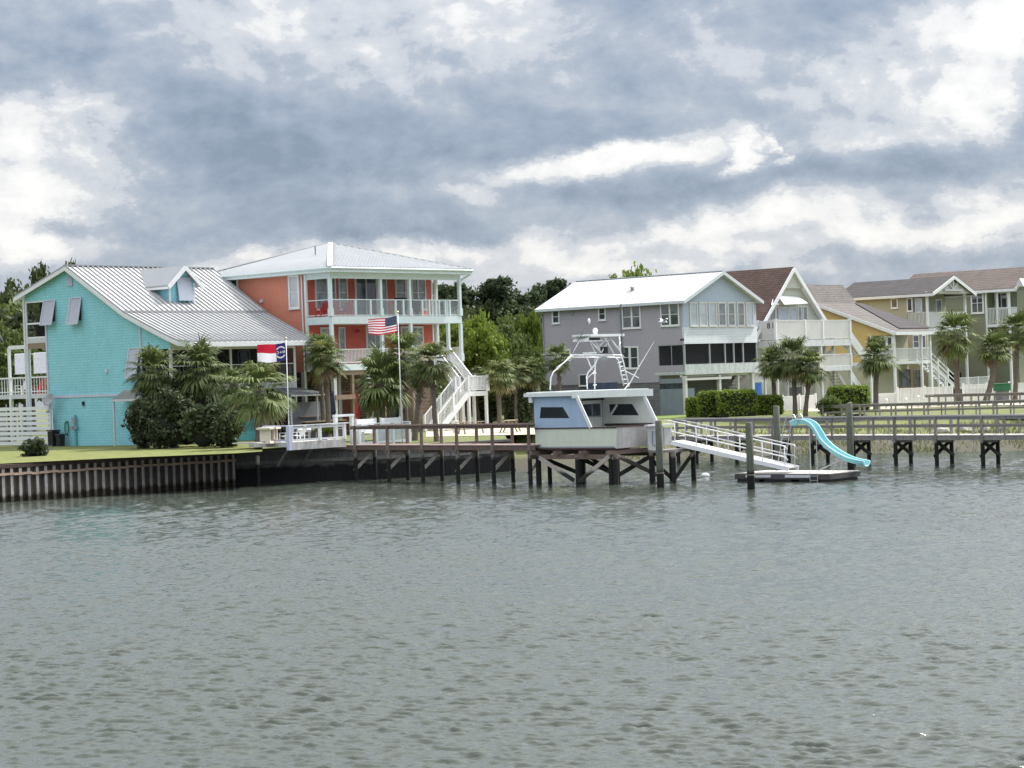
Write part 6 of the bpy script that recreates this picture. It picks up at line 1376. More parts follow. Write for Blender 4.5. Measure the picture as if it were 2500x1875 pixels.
mb = MB(); mb.path([T(1533, 944, 2.8), T(1562, 892, 2.4), T(1597, 834, 2.0)], [.035, .028, .012], 6); mb.path([T(1528, 906, 2.8), T(1560, 923, 2.4)], .02, 6); mb.path([T(1524, 952, 2.8), T(1536, 936, 2.8)], .03, 6); mb.build('outrigger', ALU, br)
mb = MB(); p_ = T(1438, 784, 3.0); mb.sphere(p_, .1, 8, 6, (1, .5, 1.4)); mb.build('outrigger_reel', ROOFB, br)
# pile platform
pr = empty('pile_platform', (BF.o.x, BF.o.y, 0), BF.a, 'timber pile platform with crossed braces under the boat cabin', 'platform')
zp = 1.66; mb = MB()
for y in (.15, 1.8, 3.4, 4.9): mb.bar((-.5, y, zp - .12), (BW + .6, y, zp - .12), .14, .2)
mb.build('cross_beam', PIERW, pr)
for x in (0.0, BW): mb = MB(); mb.bar((x, -.1, zp - .32), (x, BL + .3, zp - .32), .14, .22); mb.build('bearer', PIERW, pr)
near = [(.0, BL - .1), (0., 2.35), (0., .05)]; farp = [(BW, BL - .2), (BW, 2.6), (BW, .4)]
for x, y in near + farp: mb = MB(); mb.tube((x, y, -1.4), (x + rnd.uniform(-.03, .03), y, zp - .2), .145, .13, 10); mb.build('pile', PILE, pr)
mb = MB(); mb.tube((.0, .35, -1.2), (0, .3, zp - .2), .12, .12, 9); mb.build('pile', PILE, pr)
for (a, b_) in (((-.14, BL - .3, zp - .35), (-.14, 2.5, .2)), ((-.14, .3, zp - .3), (-.16, 2.2, .15)), ((BW + .1, BL - .3, zp - .35), (BW + .1, 2.6, .2)), ((BW + .1, .3, zp - .35), (BW + .1, 2.6, .25)),
                ((.1, -.05, zp - .3), (BW - .1, .1, .3)), ((.1, .2, .35), (BW - .1, .3, zp - .4)), ((-.1, .1, zp - .35), (.4, .1, 1.2)), ((.1, 2.4, zp - .35), (BW - .1, 2.6, .3)), ((.1, BL - .1, zp - .3), (BW - .1, BL - .2, .3))):
    mb = MB(); mb.bar(a, b_, .07, .19); mb.build('cross_brace', BRACE if a[0] < 0 else PILE, pr)
# platform end by the gangway with grey screens
gx = Frame(1628, 1092, 103.4, 1.45); er = gx.root('gangway_landing', 'small grey panelled landing right of the boat cabin where the gangway starts', 'landing')
mb = MB(); mb.box(-.3, 1.5, -.6, .9, .0, .12); mb.build('deck', PIERG, er)
x0, z0 = gx.F(1617, 1086, 0.6); 
mb = MB(); mb.box(-.30, .9, .86, .92, .12, 1.25); mb.box(.95, 1.5, .84, .90, .3, 1.15); mb.build('screen_panel', mat('pale_grey_panel', (.42, .43, .43), .6, .1, 2, streak=.2), er)
mb = MB(); mb.box(.0, .55, .80, .855, .35, 1.02); mb.build('blue_grey_panel', mat('blue_grey_panel', (.24, .28, .31), .6, .08, 2), er)
mb = MB(); mb.box(-.4, 1.6, .75, 1.0, 1.25, 1.33); mb.build('shelf', WHITE2, er)
for x, y in ((-.2, -.5), (1.4, -.5), (-.2, .8), (1.4, .8)): mb = MB(); mb.tube((x, y, -2.8), (x, y, 0.02), .12); mb.build('pile', PILE, er)
for a, b_ in (((1.4, -.55, -.05), (-.2, -.55, -1.25)), ((-.2, .85, -.3), (1.4, .85, -1.3))): mb = MB(); mb.bar(a, b_, .07, .18); mb.build('cross_brace', PILEL, er)

# ------------------------------------------------------------------ gangway, floating dock, slide
FDf = Frame(2026, 1176, 98.8, 0.0); fdr = FDf.root('floating_dock', 'low dark floating dock with pale plank edge carrying the slide', 'dock'); S, Fq = FDf.S, FDf.F
fl = S(1795, 1172)[0]; fwid = Fq(2099, 1166, 0)[0]; print('dock', fl, fwid)
mb = MB(); nb = int(fl / .14)
for i in range(nb): y = fl * i / nb; mb.box(.0, fwid, y + .005, y + fl / nb - .005, .36, .40 + rnd.uniform(-.004, .004))
mb.build('deck', DECKB, fdr)
mb = MB(); mb.box(-.03, .04, -.02, fl, .12, .355); mb.box(.05, fwid, -.03, .03, .12, .355); mb.box(.05, fwid, fl - .05, fl, .12, .355); mb.box(fwid - .05, fwid, 0.05, fl - .06, .12, .355); mb.build('frame', mat('dark_dock_frame', (.075, .07, .068), .85, .25, 4, streak=.3), fdr)
for (y0, y1) in ((.1, 1.7), (2.1, 3.6), (3.9, fl - .1)): mb = MB(); mb.box(.02, fwid - .02, y0, y1, -.25, .115); mb.build('float', BLACK, fdr)
for (y0, y1) in ((1.0, 2.4), (3.2, 4.6)): mb = MB(); mb.box(-.06, -.035, y0, y1, .20, .33); mb.build('bumper_board', WHITE2, fdr)
mb = MB(); mb.bar((-.08, .6, -.05), (-.08, .6, .42), .03); mb.bar((-.08, 1.0, -.05), (-.08, 1.0, .42), .03); mb.bar((-.08, .6, .08), (-.08, 1.0, .08), .03); mb.bar((-.08, .6, .28), (-.08, 1.0, .28), .03); mb.build('swim_step', STEEL, fdr)
# water slide
SLM = mat('turquoise_slide_plastic', (.20, .50, .54), .4, .08, 1.5, spec=.5); SLE = mat('pale_slide_rim', (.42, .70, .74), .35, .05)
slx = 2.35; sr = FDf.root('water_slide', 'turquoise curved water slide on the floating dock', 'slide')
ctl = [(1937, 1036), (1950, 1031), (1968, 1031), (1984, 1040), (1995, 1056), (2007, 1076), (2025, 1094), (2048, 1110), (2072, 1122), (2092, 1128), (2116, 1133)]
pl = [Vector((slx, *S(a, b_, slx))) for a, b_ in ctl]
fine = []
for i in range(len(pl) - 1):
    P0, P1, P2, P3 = pl[max(i - 1, 0)], pl[i], pl[i + 1], pl[min(i + 2, len(pl) - 1)]
    for k in range(5):
        t = k / 5; fine.append(.5 * ((2 * P1) + (P2 - P0) * t + (2 * P0 - 5 * P1 + 4 * P2 - P3) * t * t + (3 * P1 - P0 - 3 * P2 + P3) * t ** 3))
fine.append(pl[-1]); vs = []; fs = []; sec = [(-.26, .13), (-.25, .0), (-.16, -.08), (0, -.10), (.16, -.08), (.25, .0), (.26, .13)]
for i, p in enumerate(fine):
    d = (fine[min(i + 1, len(fine) - 1)] - fine[max(i - 1, 0)]).normalized(); nn = Vector((0, -d.z, d.y)); nn = nn if nn.z > 0 else -nn
    for (u, v_) in sec: vs.append(tuple(p + Vector((u, 0, 0)) + nn * v_))
ns = len(sec)
for i in range(len(fine) - 1):
    for j in range(ns - 1): fs.append((i * ns + j, i * ns + j + 1, (i + 1) * ns + j + 1, (i + 1) * ns + j))
mb = MB(); mb.add(vs, fs); ch = mb.build('chute', SLM, sr, smooth=True); md = ch.modifiers.new('thick', 'SOLIDIFY'); md.thickness = .03
mb = MB(); mb.path([vs[i * ns] for i in range(len(fine))], .035, 6); mb.path([vs[i * ns + ns - 1] for i in range(len(fine))], .035, 6); mb.path([vs[(len(fine) - 1) * ns + j] for j in range(ns)], .035, 6); mb.build('rim', SLE, sr, smooth=True)
mb = MB(); ty, tz = S(1934, 1040, slx)
for dx in (-.3, .3): mb.path([(slx + dx, ty + .75, .4), (slx + dx, ty + .30, tz - .1), (slx + dx, ty + .12, tz + .45), (slx + dx, ty - .3, tz + .55), (slx + dx, ty - .55, tz + .1)], .028, 6)
for i in range(7): t = (i + .5) / 7; mb.bar((slx - .3, ty + .75 - .45 * t, .4 + (tz - .5) * t), (slx + .3, ty + .75 - .45 * t, .4 + (tz - .5) * t), .05, .03)
mb.build('ladder', STEEL, sr, smooth=True)
for (pa, pb) in ((1984, 1040), (2052, 1112)):
    y, z = S(pa, pb, slx)
    for dx in (-.28, .28): mb = MB(); mb.path([(slx + dx, y + (.25 if pa > 2000 else .0), .4), (slx + dx, y, z - .1)], .025, 6); mb.build('support_leg', STEEL, sr)
mb = MB(); y, z = S(2060, 1118, slx); mb.path([(slx - .3, y + 1.2, .42), (slx - .3, y, z - .08)], .03, 6); mb.build('strut', STEEL, sr)
# gangway
g0 = G(1640, 1080, 1.52) ; gA = P(1640, 1079, 103.6); gB = P(1926, 1143, 100.4)
gr = empty('gangway', gA, math.atan2((gB - gA).y, (gB - gA).x), 'white aluminium gangway sloping down to the floating dock', 'gangway'); gl = Vector(((gB - gA).xy.length, 0, (gB - gA).z)); wv_ = 1.05
mb = MB(); mb.prism([(0, 0, 0), (gl.x, 0, gl.z), (gl.x, 0, gl.z + .05), (0, 0, .05)], (0, wv_, 0)); mb.build('walkway', mat('white_gangway_planks', (.56, .55, .53), .6, .10, 5, bump=.3), gr)
for y in (-.02, wv_ + .02):
    mb = MB(); mb.bar((0, y, -.04), (gl.x, y, gl.z - .04), .06, .2); mb.build('side_beam', ALU, gr)
    mb = MB(); e_ = gl.x * .97
    for h in (.48, .98): mb.path([(-.35 if h > .9 else 0, y, h + .05), (0.1, y, h), (e_, y, gl.z * .97 + h), (e_ + .15, y, gl.z * .97 + h - .15)], .03, 7)
    for i in range(6): t = .03 + i * .188; mb.path([(gl.x * t, y, gl.z * t), (gl.x * t, y, gl.z * t + .98)], .026, 6)
    mb.build('handrail', STEEL if y > 0 else ALU, gr, smooth=True)
# mooring piles
for (px, bpy_, tpy, lb) in ((631, 1186, 1112, 'short pale pile standing against the dark seawall under the thick-trunked palm'),):
    g = G(px, bpy_); o = empty('mooring_pile', (g.x, g.y, 0), 0, lb, 'pile'); mb = MB(); mb.tube((0, 0, -1), (0, 0, P(px, tpy, g.y).z), .12, .11, 10); mb.build('shaft', PILEL, o)
for (px, bpy_, tpy, lb) in ((1613, 1191, 1026, 'tall mooring pile at the right corner of the boat cabin'), (1834, 1195, 1031, 'mooring pile standing in open water in front of the gangway'), (1901, 1162, 990, 'green mooring pile behind the top of the slide'), (2078, 1156, 983, 'tallest mooring pile, behind the lower end of the slide')):
    g = G(px, bpy_); D = g.y; tp = P(px, tpy, D); o = empty('mooring_pile', (g.x, g.y, 0), 0, lb, 'pile', 'mooring piles'); mb = MB(); mb.path([(0, 0, -2), (0, 0, tp.z * .5), (rnd.uniform(-.02, .02), 0, tp.z - .03), (0, 0, tp.z)], [.175, .165, .155, .12], 12); mb.build('shaft', PILEG, o, smooth=True)
    mb = MB(); mb.lathe((0, 0, .62 + rnd.uniform(0, .1)), [(.175, -.02), (.185, 0), (.175, .03)], 14); mb.build('rope_band', mat('old_rope', (.20, .18, .14), .9, .2, 9), o)

# ------------------------------------------------------------------ white decks on the seawall, furniture
WF = Frame(707, 1096, 114.6, 1.78); wr = WF.root('white_deck', 'white railed deck overhanging the seawall in front of the bar awning', 'deck'); S, Fq = WF.S, WF.F
W1 = Fq(842, 1088, 0)[0]; D1 = S(645, 1085)[0]; zt_ = S(707, 1080)[1]; hr = S(707, 1040)[1] - zt_; print('deck', W1, D1, zt_, hr)
mb = MB(); mb.box(0, W1, 0.03, 4.5, zt_ - .06, zt_); mb.build('deck', DECKB, wr)
mb = MB(); mb.box(-.03, W1, -.04, .02, zt_ - .42, zt_ - .0); mb.box(-.04, .0, .03, D1 + 1.2, zt_ - .25, zt_ - .005); mb.build('fascia', mat('weathered_white_fascia', (.48, .47, .45), .7, .2, 2.5, streak=.4), wr)
LIL = mat('lilac_white_paint', (.50, .53, .68), .5, .06, 3, streak=.1)
mb = MB(); mb.bar((0, 0, zt_ - .42), (0, 0, zt_ + hr), .22); mb.build('corner_post', LIL, wr)
for x in (W1 * .55, W1): mb = MB(); mb.bar((x, 0, zt_), (x, 0, zt_ + hr), .14); mb.build('rail_post', WHITE, wr)
mb = MB(); mb.bar((0, D1, zt_), (0, D1, zt_ + hr), .14); mb.build('rail_post', LIL, wr)
mb = MB(); mb.bar((-.1, 0, zt_ + hr), (W1 + .3, 0, zt_ + hr), .2, .05); mb.bar((0, 0, zt_ + hr - .12), (W1, 0, zt_ + hr - .12), .05, .12); mb.bar((0, 0, zt_ + .1), (W1, 0, zt_ + .1), .05, .1); mb.build('railing', WHITE, wr)
mb = MB(); mb.bar((0, .1, zt_ + hr), (0, D1, zt_ + hr), .16, .06); mb.bar((0, .1, zt_ + .1), (0, D1, zt_ + .1), .05, .1); mb.build('railing', LIL, wr)
for x in (.6, 2.4, W1 - .3):
    mb = MB(); mb.bar((x, .5, zt_ - .1), (x, 1.6, -.9 + .1), .1, .1); mb.build('brace', PIERG, wr)
def wpt(fr_, x, y, z): v = fr_.o + fr_.X * x + fr_.Y * y; return Vector((v.x, v.y, fr_.o.z + z))
# small white cabinet with open front
cb = empty('garden_cabinet', wpt(WF, -.15, D1 * .72, zt_ - .0), WF.a + R(20), 'cream open fronted cabinet with overhanging lid at the left end of the white deck', 'cabinet')
CRM = mat('cream_paint', (.66, .60, .50), .6, .08, 4)
mb = MB(); mb.box(-.5, .5, -.32, -.28, .0, .1); mb.box(-.46, -.36, -.3, .3, .1, .72); mb.box(.36, .46, -.3, .3, .1, .72); mb.box(-.36, .36, .24, .3, .1, .72); mb.box(.08, .14, -.28, .24, .1, .7); mb.build('case', CRM, cb)
mb = MB(); mb.box(-.66, .62, -.42, .4, .72, .82); mb.build('lid', CRM, cb); mb = MB(); mb.box(-.62, .62, -.4, .4, -.04, .02); mb.build('base', CRM, cb); mb = MB(); mb.box(-.35, .35, .18, .235, .12, .7); mb.build('back_panel', TANW, cb)
# flag poles
def flagpole(px, pyb, pyt, D, zb, label):
    t_ = P(px, pyt, D); o = empty('flagpole', (t_.x, t_.y, zb), 0, label, 'flagpole'); mb = MB(); mb.tube((0, 0, 0), (0, 0, t_.z - zb), .032, .02, 8); mb.build('pole', ALU, o, smooth=True); mb = MB(); mb.sphere((0, 0, t_.z - zb + .04), .06, 10, 6); mb.build('finial', mat('gilt_ball', (.55, .42, .2), .3, .05, metal=.6), o); return o, t_
def flag(kind, base, w_, h_, label):
    nx, ny = 52, 26; me_v = []; F_ = []; MI = []
    def fpos(u, v_, off=0.):   # u from hoist (0) to fly (1), blowing to the left; v 0 bottom, 1 top
        amp = .10 * u ** .7; x = -w_ * u * .97; y = amp * math.sin(u * 9.5 + v_ * 1.6) + .05 * u; z = h_ * v_ - .10 * u - (.06 * math.sin(u * 3.1)) + .03 * u * math.sin(u * 8 + v_ * 3) + (.07 * u if kind == 'state' else 0)
        return (x - .02 * math.sin(v_ * 3) * u, y - off, z)
    for j in range(ny + 1):
        for i in range(nx + 1): me_v.append(fpos(i / nx, j / ny))
    for j in range(ny):
        for i in range(nx):
            F_.append((j * (nx + 1) + i, j * (nx + 1) + i + 1, (j + 1) * (nx + 1) + i + 1, (j + 1) * (nx + 1) + i)); u = (i + .5) / nx; v_ = (j + .5) / ny
            if kind == 'nation': MI.append(2 if (u < .4 and v_ > 6 / 13) else (0 if int(v_ * 13) % 2 == 0 else 1))
            else: MI.append(2 if u < .335 else (0 if v_ > .5 else 1))
    me = bpy.data.meshes.new('flag'); me.from_pydata(me_v, [], F_)
    if kind == 'nation': cols = [(.48, .02, .045), (.80, .78, .80), (.018, .035, .085)]
    else: cols = [(.52, .015, .04), (.80, .79, .82), (.022, .022, .13)]
    for k, c in enumerate(cols): me.materials.append(mat(('nation' if kind == 'nation' else 'state') + '_flag_cloth_' + 'abc'[k], c, .7, .06, 3, transl=.35))
    me.polygons.foreach_set('material_index', MI); me.polygons.foreach_set('use_smooth', [True] * len(F_)); me.update(); o = bpy.data.objects.new('flag', me); COL.objects.link(o); o.location = base; tag(o, label, 'flag')
    WC = mat('flag_white_marks', (.82, .80, .72), .7, .04)
    def decal(nm, polys):
        vs, fs = [], []
        for pg in polys:
            i0 = len(vs); vs += [fpos(u, v_, .006) for u, v_ in pg]; fs.append(tuple(range(i0, i0 + len(pg))))
        m2 = bpy.data.meshes.new(nm); m2.from_pydata(vs, [], fs); m2.materials.append(WC); c = bpy.data.objects.new(nm, m2); COL.objects.link(c); c.parent = o
    def star(cu, cv, r): 
        out_ = []
        for k in range(10): rr = r if k % 2 == 0 else r * .4; a = math.pi / 2 + k * math.pi / 5; out_.append((cu + rr * math.cos(a) * h_ / w_, cv + rr * math.sin(a)))
        ctr = (cu, cv); return [[ctr, out_[k], out_[(k + 1) % 10]] for k in range(10)]
    if kind == 'nation':
        ps = []
        for r_ in range(9):
            for c_ in range(6 if r_ % 2 == 0 else 5): ps += star(.033 + .0665 * c_ + (0 if r_ % 2 == 0 else .033), 6 / 13 + .054 * (r_ + 1), .021)
        decal('stars', ps)
    else:
        ps = []; cu, cv = .168, .5; asp = h_ / w_
        for sg in (1, -1):         # two curved scrolls
            for k in range(10):
                a0_ = R(35 + 11 * k) * sg; a1_ = R(35 + 11 * (k + 1)) * sg; q = lambda a, r_: (cu + r_ * math.cos(a) * asp * .95, cv + r_ * math.sin(a) * 1.05)
                ps.append([q(a0_, .25), q(a1_, .25), q(a1_, .33), q(a0_, .33)])
        ps += star(cu, cv, .085)
        def bars(segs):
            for (x0, y0, x1, y1) in segs:
                dx, dy = x1 - x0, y1 - y0; l = math.hypot(dx, dy); nx_, ny_ = -dy / l * .018, dx / l * .018
                ps.append([(cu + (x0 + nx_) * asp, cv + y0 + ny_), (cu + (x1 + nx_) * asp, cv + y1 + ny_), (cu + (x1 - nx_) * asp, cv + y1 - ny_), (cu + (x0 - nx_) * asp, cv + y0 - ny_)])
        # letters N (by the hoist) and C (toward the fly), seen on the reverse of the cloth
        bars([(-.23, -.075, -.23, .075), (-.13, -.075, -.13, .075), (-.23, .075, -.13, -.075)])
        for k in range(7): a = R(50 + 37 * k); b_ = R(50 + 37 * (k + 1)); bars([(.185 + .065 * math.cos(a), .075 * math.sin(a), .185 + .065 * math.cos(b_), .075 * math.sin(b_))])
        decal('state_emblem', ps)
    return o
po, pt = flagpole(971, 1040, 764, 118.6, GZ, 'tall white flagpole between the palms carrying the national flag'); fb = P(971, 813, 118.55); flag('nation', (fb.x - .03, fb.y, fb.z + .06), 1.60, .88, 'red and white striped national flag with starred blue canton')
po, pt = flagpole(698, 1090, 828, 114.9, 1.9, 'short white flagpole at the white deck corner carrying the state flag'); fb = P(699, 881, 114.85); flag('state', (fb.x - .03, fb.y, fb.z + .03), 1.52, .94, 'red, white and blue state flag flying before the teal porch')
# second white rail with portal, chairs and swing benches
VF = Frame(878, 1084, 118.6, 1.82); vr = VF.root('white_fence', 'white railing with tall portal between the white deck and the flagpole', 'fence'); S, Fq = VF.S, VF.F
W2 = Fq(1000, 1078, 0)[0]; hz = S(878, 1036)[1]
mb = MB(); mb.bar((0, 0, hz), (W2, 0, hz), .22, .05); mb.bar((0, 0, hz - .15), (W2, 0, hz - .15), .05, .14); mb.bar((0, 0, .14), (W2, 0, .14), .05, .12); mb.build('railing', WHITE, vr)
for i in range(4): mb = MB(); x = W2 * i / 3; mb.bar((x, 0, 0), (x, 0, hz), .15); mb.build('rail_post', WHITE, vr)
mb = MB()
for i in range(3):
    x0, x1 = W2 * i / 3 + .12, W2 * (i + 1) / 3 - .12; mb.box(x0, x1, -.02, .02, .2, hz - .28) if i else None
mb.build('rail_panel', screen_mat('frosted_rail_panel', (.55, .62, .62), .55), vr)
pz = Fq(850, 1014, 0)[1]; pa, pb = Fq(829, 1050, 0)[0], Fq(869, 1050, 0)[0]
for x in (pa, pb): mb = MB(); mb.bar((x, .3, 0), (x, .3, pz), .18); mb.build('portal_post', WHITE, vr)
mb = MB(); mb.bar((pa - .12, .3, pz), (pb + .12, .3, pz), .2, .12); mb.build('portal_beam', WHITE, vr)
for i, (pxa, lb) in enumerate(((901, 'white high backed swing bench left of the flagpole'), (961, 'white high backed swing bench right behind the flagpole'))):
    x, z = Fq(pxa, 1040, .8); o = empty('swing_bench', wpt(VF, x, .9, 0), VF.a + R(-10), lb, 'bench', 'white benches behind the railing')
    mb = MB(); mb.prism([(-.62, .0, .62), (.62, .0, .62), (.62, .16, 1.42), (-.62, .16, 1.42)], (0, .05, 0))
    mb.build('backrest', mat('pale_bench_slats', (.60, .62, .62), .55, .06, 3, lap=.09, lapb=.6), o); mb = MB(); mb.box(-.62, .62, -.5, .02, .42, .48); mb.build('seat', WHITE, o)
    for x_ in (-.66, .66):
        mb = MB(); mb.bar((x_, -.45, 0), (x_, -.45, .7), .09); mb.build('leg', WHITE, o); mb = MB(); mb.bar((x_, .12, 0), (x_, .18, 1.46), .09); mb.build('leg', WHITE, o); mb = MB(); mb.bar((x_, -.5, .72), (x_, .15, .74), .10, .04); mb.build('armrest', WHITE, o)
# bar counter, stools, umbrellas, grill, planter
BR = empty('bar_counter', wpt(TF, 10.0, -3.0, 0), TF.a, 'outdoor bar with brown wooden top under the white awning roof', 'bar'); mb = MB(); mb.box(-2.0, 1.6, -.2, .35, 1.02, 1.09); mb.build('counter_top', TANW, BR); mb = MB(); mb.box(-1.9, 1.5, -.05, .25, 0, 1.015); mb.build('counter_front', mat('dark_bar_boards', (.07, .055, .05), .8, .2, 3), BR)
mb = MB(); mb.box(-1.8, 1.4, 1.3, 1.4, 0, 2.3); mb.build('back_wall', DARKW, BR); mb = MB(); mb.box(-1.2, .8, 1.1, 1.29, 1.35, 1.40); mb.build('shelf', TANW, BR)
for i, px in enumerate((733, 753, 772)):
    q_ = P(px, 1050, 121.0 + i * .5); o = empty('bar_stool', (q_.x, q_.y, GZ + .02), 0, ('left', 'middle', 'right')[i] + ' white round topped stool in front of the outdoor bar', 'stool', 'bar stools')
    mb = MB(); mb.lathe((0, 0, .78), [(0, .16), (.10, .15), (.19, .10), (.2, .03), (.12, 0), (0, 0)], 14); mb.build('seat', WHITE, o, smooth=True); mb = MB(); mb.tube((0, 0, .1), (0, 0, .79), .035); mb.build('stem', STEEL, o)
    for k in range(3): mb = MB(); a = k * 2.1; mb.tube((0, 0, .3), (math.cos(a) * .25, math.sin(a) * .25, 0), .02); mb.build('leg', STEEL, o)
for (px, pyb, pyt, D, mt_, lb) in ((812, 1020, 952, 127.0, NAVY, 'closed dark navy patio umbrella beside a white post'), (871, 1024, 955, 126.5, RED, 'closed red patio umbrella below the coral house')):
    t_ = P(px, pyt, D); o = empty('patio_umbrella', (t_.x, t_.y, GZ), 0, lb, 'umbrella', 'closed umbrellas'); h = t_.z - GZ
    mb = MB(); mb.lathe((0, 0, 0), [(.0, h), (.05, h - .08), (.13, h - .7), (.16, h - 1.3), (.10, h - 1.5), (.14, h - 1.62), (.03, h - 1.62)], 12); mb.build('canopy', mt_, o); mb = MB(); mb.tube((0, 0, 0), (0, 0, h + .05), .025); mb.build('pole', TANW, o); mb = MB(); mb.lathe((0, 0, 0), [(.3, 0), (.3, .07), (.06, .1)], 14); mb.build('base', GREYP, o)
q_ = P(803, 1035, 122.0); o = empty('kettle_grill', (q_.x, q_.y, GZ + .02), 0, 'black covered grill right of the outdoor bar', 'grill'); mb = MB(); mb.sphere((0, 0, .85), .42, 14, 8, (1.1, .8, .75)); mb.build('bowl', BLACK, o, smooth=True)
for k in range(4): mb = MB(); mb.tube((.25 * (-1) ** k, .2 * (-1) ** (k // 2), 0), (.18 * (-1) ** k, .15 * (-1) ** (k // 2), .65), .025); mb.build('leg', BLACK, o)
mb = MB(); mb.box(.42, .85, -.25, .25, .82, .86); mb.build('side_shelf', GREYP, o)
q_ = wpt(WF, W1 * .8, .8, zt_); o = empty('potted_plant', q_, 0, 'leafy green plant in a black pot behind the white deck rail', 'plant'); mb = MB(); mb.lathe((0, 0, 0), [(.22, 0), (.30, .42), (.27, .42), (0, .36)], 14); mb.build('pot', BLACK, o)
rs_ = np.random.RandomState(4); V, F_ = leaf_quads(lobes_points([(0, 0, .55, .42, .4, .25)], 700, rs_), .06, rs_); me = np_mesh('foliage', V, F_); me.materials.append(L_LIME); c = bpy.data.objects.new('foliage', me); COL.objects.link(c); c.parent = o
for i, (x, y, mt_, lb) in enumerate(((.7, 1.0, WHITE2, 'white chair at the left side of the white deck'), (1.7, 1.1, WHITE, 'white chair in the middle of the white deck'), (2.5, 1.4, GREYP, 'dark chair beside the potted plant on the white deck'))):
    q_ = wpt(WF, x, y, zt_); chair(lb, q_, WF.a + R(180 + 20 * i), mt_, 'chairs on the white deck', s=.8)
# third floor balcony furniture of the coral house
for i, (px, mt_, lb) in enumerate(((786, RED, 'red balcony chair behind the left corner column of the coral house'), (806, RED, 'second red balcony chair, next to the corner column'), (842, RED, 'red balcony chair beside the balcony door'))):
    x, z = CF.F(px, 750, 1.1); chair(lb, wpt(CF, x, 1.1, CD['z3t'] + .01), CF.a + R(170), mt_, 'red chairs on the coral balcony', s=.95)
x, z = CF.F(980, 750, 1.0); o = empty('egg_chair', wpt(CF, x, 1.0, CD['z3t'] + .01), CF.a, 'big dark round wicker chair on the coral balcony', 'chair', 'round wicker chairs'); WK = mat('dark_wicker', (.03, .022, .02), .8, .3, 12, bump=.8, bscale=30)
mb = MB(); mb.lathe((0, 0, .75), [(.0, -.45), (.35, -.38), (.55, -.05), (.58, .25), (.45, .5), (.50, .25), (.45, -.02), (0, -.25)], 16); mb.build('shell', WK, o, smooth=True); mb = MB(); mb.lathe((0, 0, 0), [(.3, 0), (.12, .3), (.2, .36)], 12); mb.build('base', WK, o)
x, z = CF.F(1018, 750, 1.0); copy_tree(o, None, 'smaller dark round wicker chair at the right of the coral balcony', wpt(CF, x, 1.0, CD['z3t'] + .01), CF.a + 1, (.8, .8, .95))

# ------------------------------------------------------------------ things by the teal gable
def onwall(px, py, dx=-.1): y, z = TF.S(px, py, dx); return wpt(TF, dx, y, z)
q_ = wpt(TF, -.5, TF.S(127, 985, -.5)[0], 0); dz = TF.S(127, 975, -.5)[1]; o = empty('satellite_dish', q_, TF.a, 'grey satellite dish on a white mast at the left end of the teal wall', 'dish')
mb = MB(); mb.path([(0, 0, 0), (0, 0, dz - .15)], .035, 8); mb.build('mast', ALU, o); mb = MB(); pr_ = [(0, 0), (.2, .02), (.38, .07), (.52, .14)]
vs, fs = [], []
for r_, d_ in pr_:
    for k in range(20): a = k * math.pi / 10; vs.append((-.10 - d_ * 1.2 + math.sin(a) * r_ * .35, math.cos(a) * r_, dz + math.sin(a) * r_ * .75))
for j in range(3):
    for k in range(20): fs.append((j * 20 + k, j * 20 + (k + 1) % 20, (j + 1) * 20 + (k + 1) % 20, (j + 1) * 20 + k))
mb.add(vs, fs); dd = mb.build('dish', GREYP, o, smooth=True); dd.modifiers.new('thick', 'SOLIDIFY').thickness = .02
mb = MB(); mb.path([(-.15, 0, dz - .35), (-.5, -.2, dz - .75)], .025, 6); mb.box(-.58, -.42, -.28, -.12, dz - .85, dz - .7); mb.build('feed_arm', GREYP, o)
q_ = onwall(164, 1045, -.06); o = empty('garden_hose', q_, TF.a, 'coiled green garden hose hanging on the teal wall', 'hose'); mb = MB()
pts = [(-.04 - .012 * (i % 20) / 20, math.cos(i * .62) * (.19 + .02 * math.sin(i)), math.sin(i * .62) * (.42 + .03 * math.cos(i * 1.7))) for i in range(75)]; mb.path(pts, .028, 6); mb.build('coil', GREENP, o, smooth=True); mb = MB(); mb.box(-.06, .05, -.1, .1, .36, .46); mb.build('hanger', GREYP, o)
y_ = TF.S(184, 1060, -.12)[0]; h_ = TF.S(184, 1013, -.12)[1]; o = empty('utility_post', wpt(TF, -.12, y_, 0), TF.a, 'grey meter boxes on a teal post against the teal wall', 'meter'); mb = MB(); mb.bar((0, 0, 0), (0, 0, h_), .12); mb.build('post', TEALT, o)
for (a, b_, c_) in ((0, .55, .3), (.16, .95, .2), (-.16, .9, .18)): mb = MB(); mb.box(-.16, -.04, a - c_ / 2, a + c_ / 2, h_ - b_, h_ - b_ + c_ * 1.3); mb.build('meter_box', GREYP, o)
y_ = TF.S(139, 1075, -.6)[0]
for i, (dy, s_, lb) in enumerate(((.35, 1.0, 'taller black wheeled bin left of the teal wall corner'), (-.35, .75, 'shorter black wheeled bin beside the green hose'))):
    o = empty('wheelie_bin', wpt(TF, -.6, y_ + dy, 0), TF.a, lb, 'bin', 'black bins'); o.scale = (s_,) * 3; mb = MB(); mb.prism([(-.24, -.24, .08), (.24, -.24, .08), (.3, -.29, .98), (-.3, -.29, .98)], (0, .5, 0)); mb.build('body', BLACK, o); mb = MB(); mb.prism([(-.34, -.34, .99), (.34, -.34, .99), (.30, -.3, 1.08), (-.30, -.3, 1.08)], (0, .64, 0)); mb.build('lid', BLACK, o)
    for y in (-.22, .2): mb = MB(); mb.tube((.22, y, .1), (.22, y + .06, .1), .1, n=12); mb.build('wheel', BLACK, o)
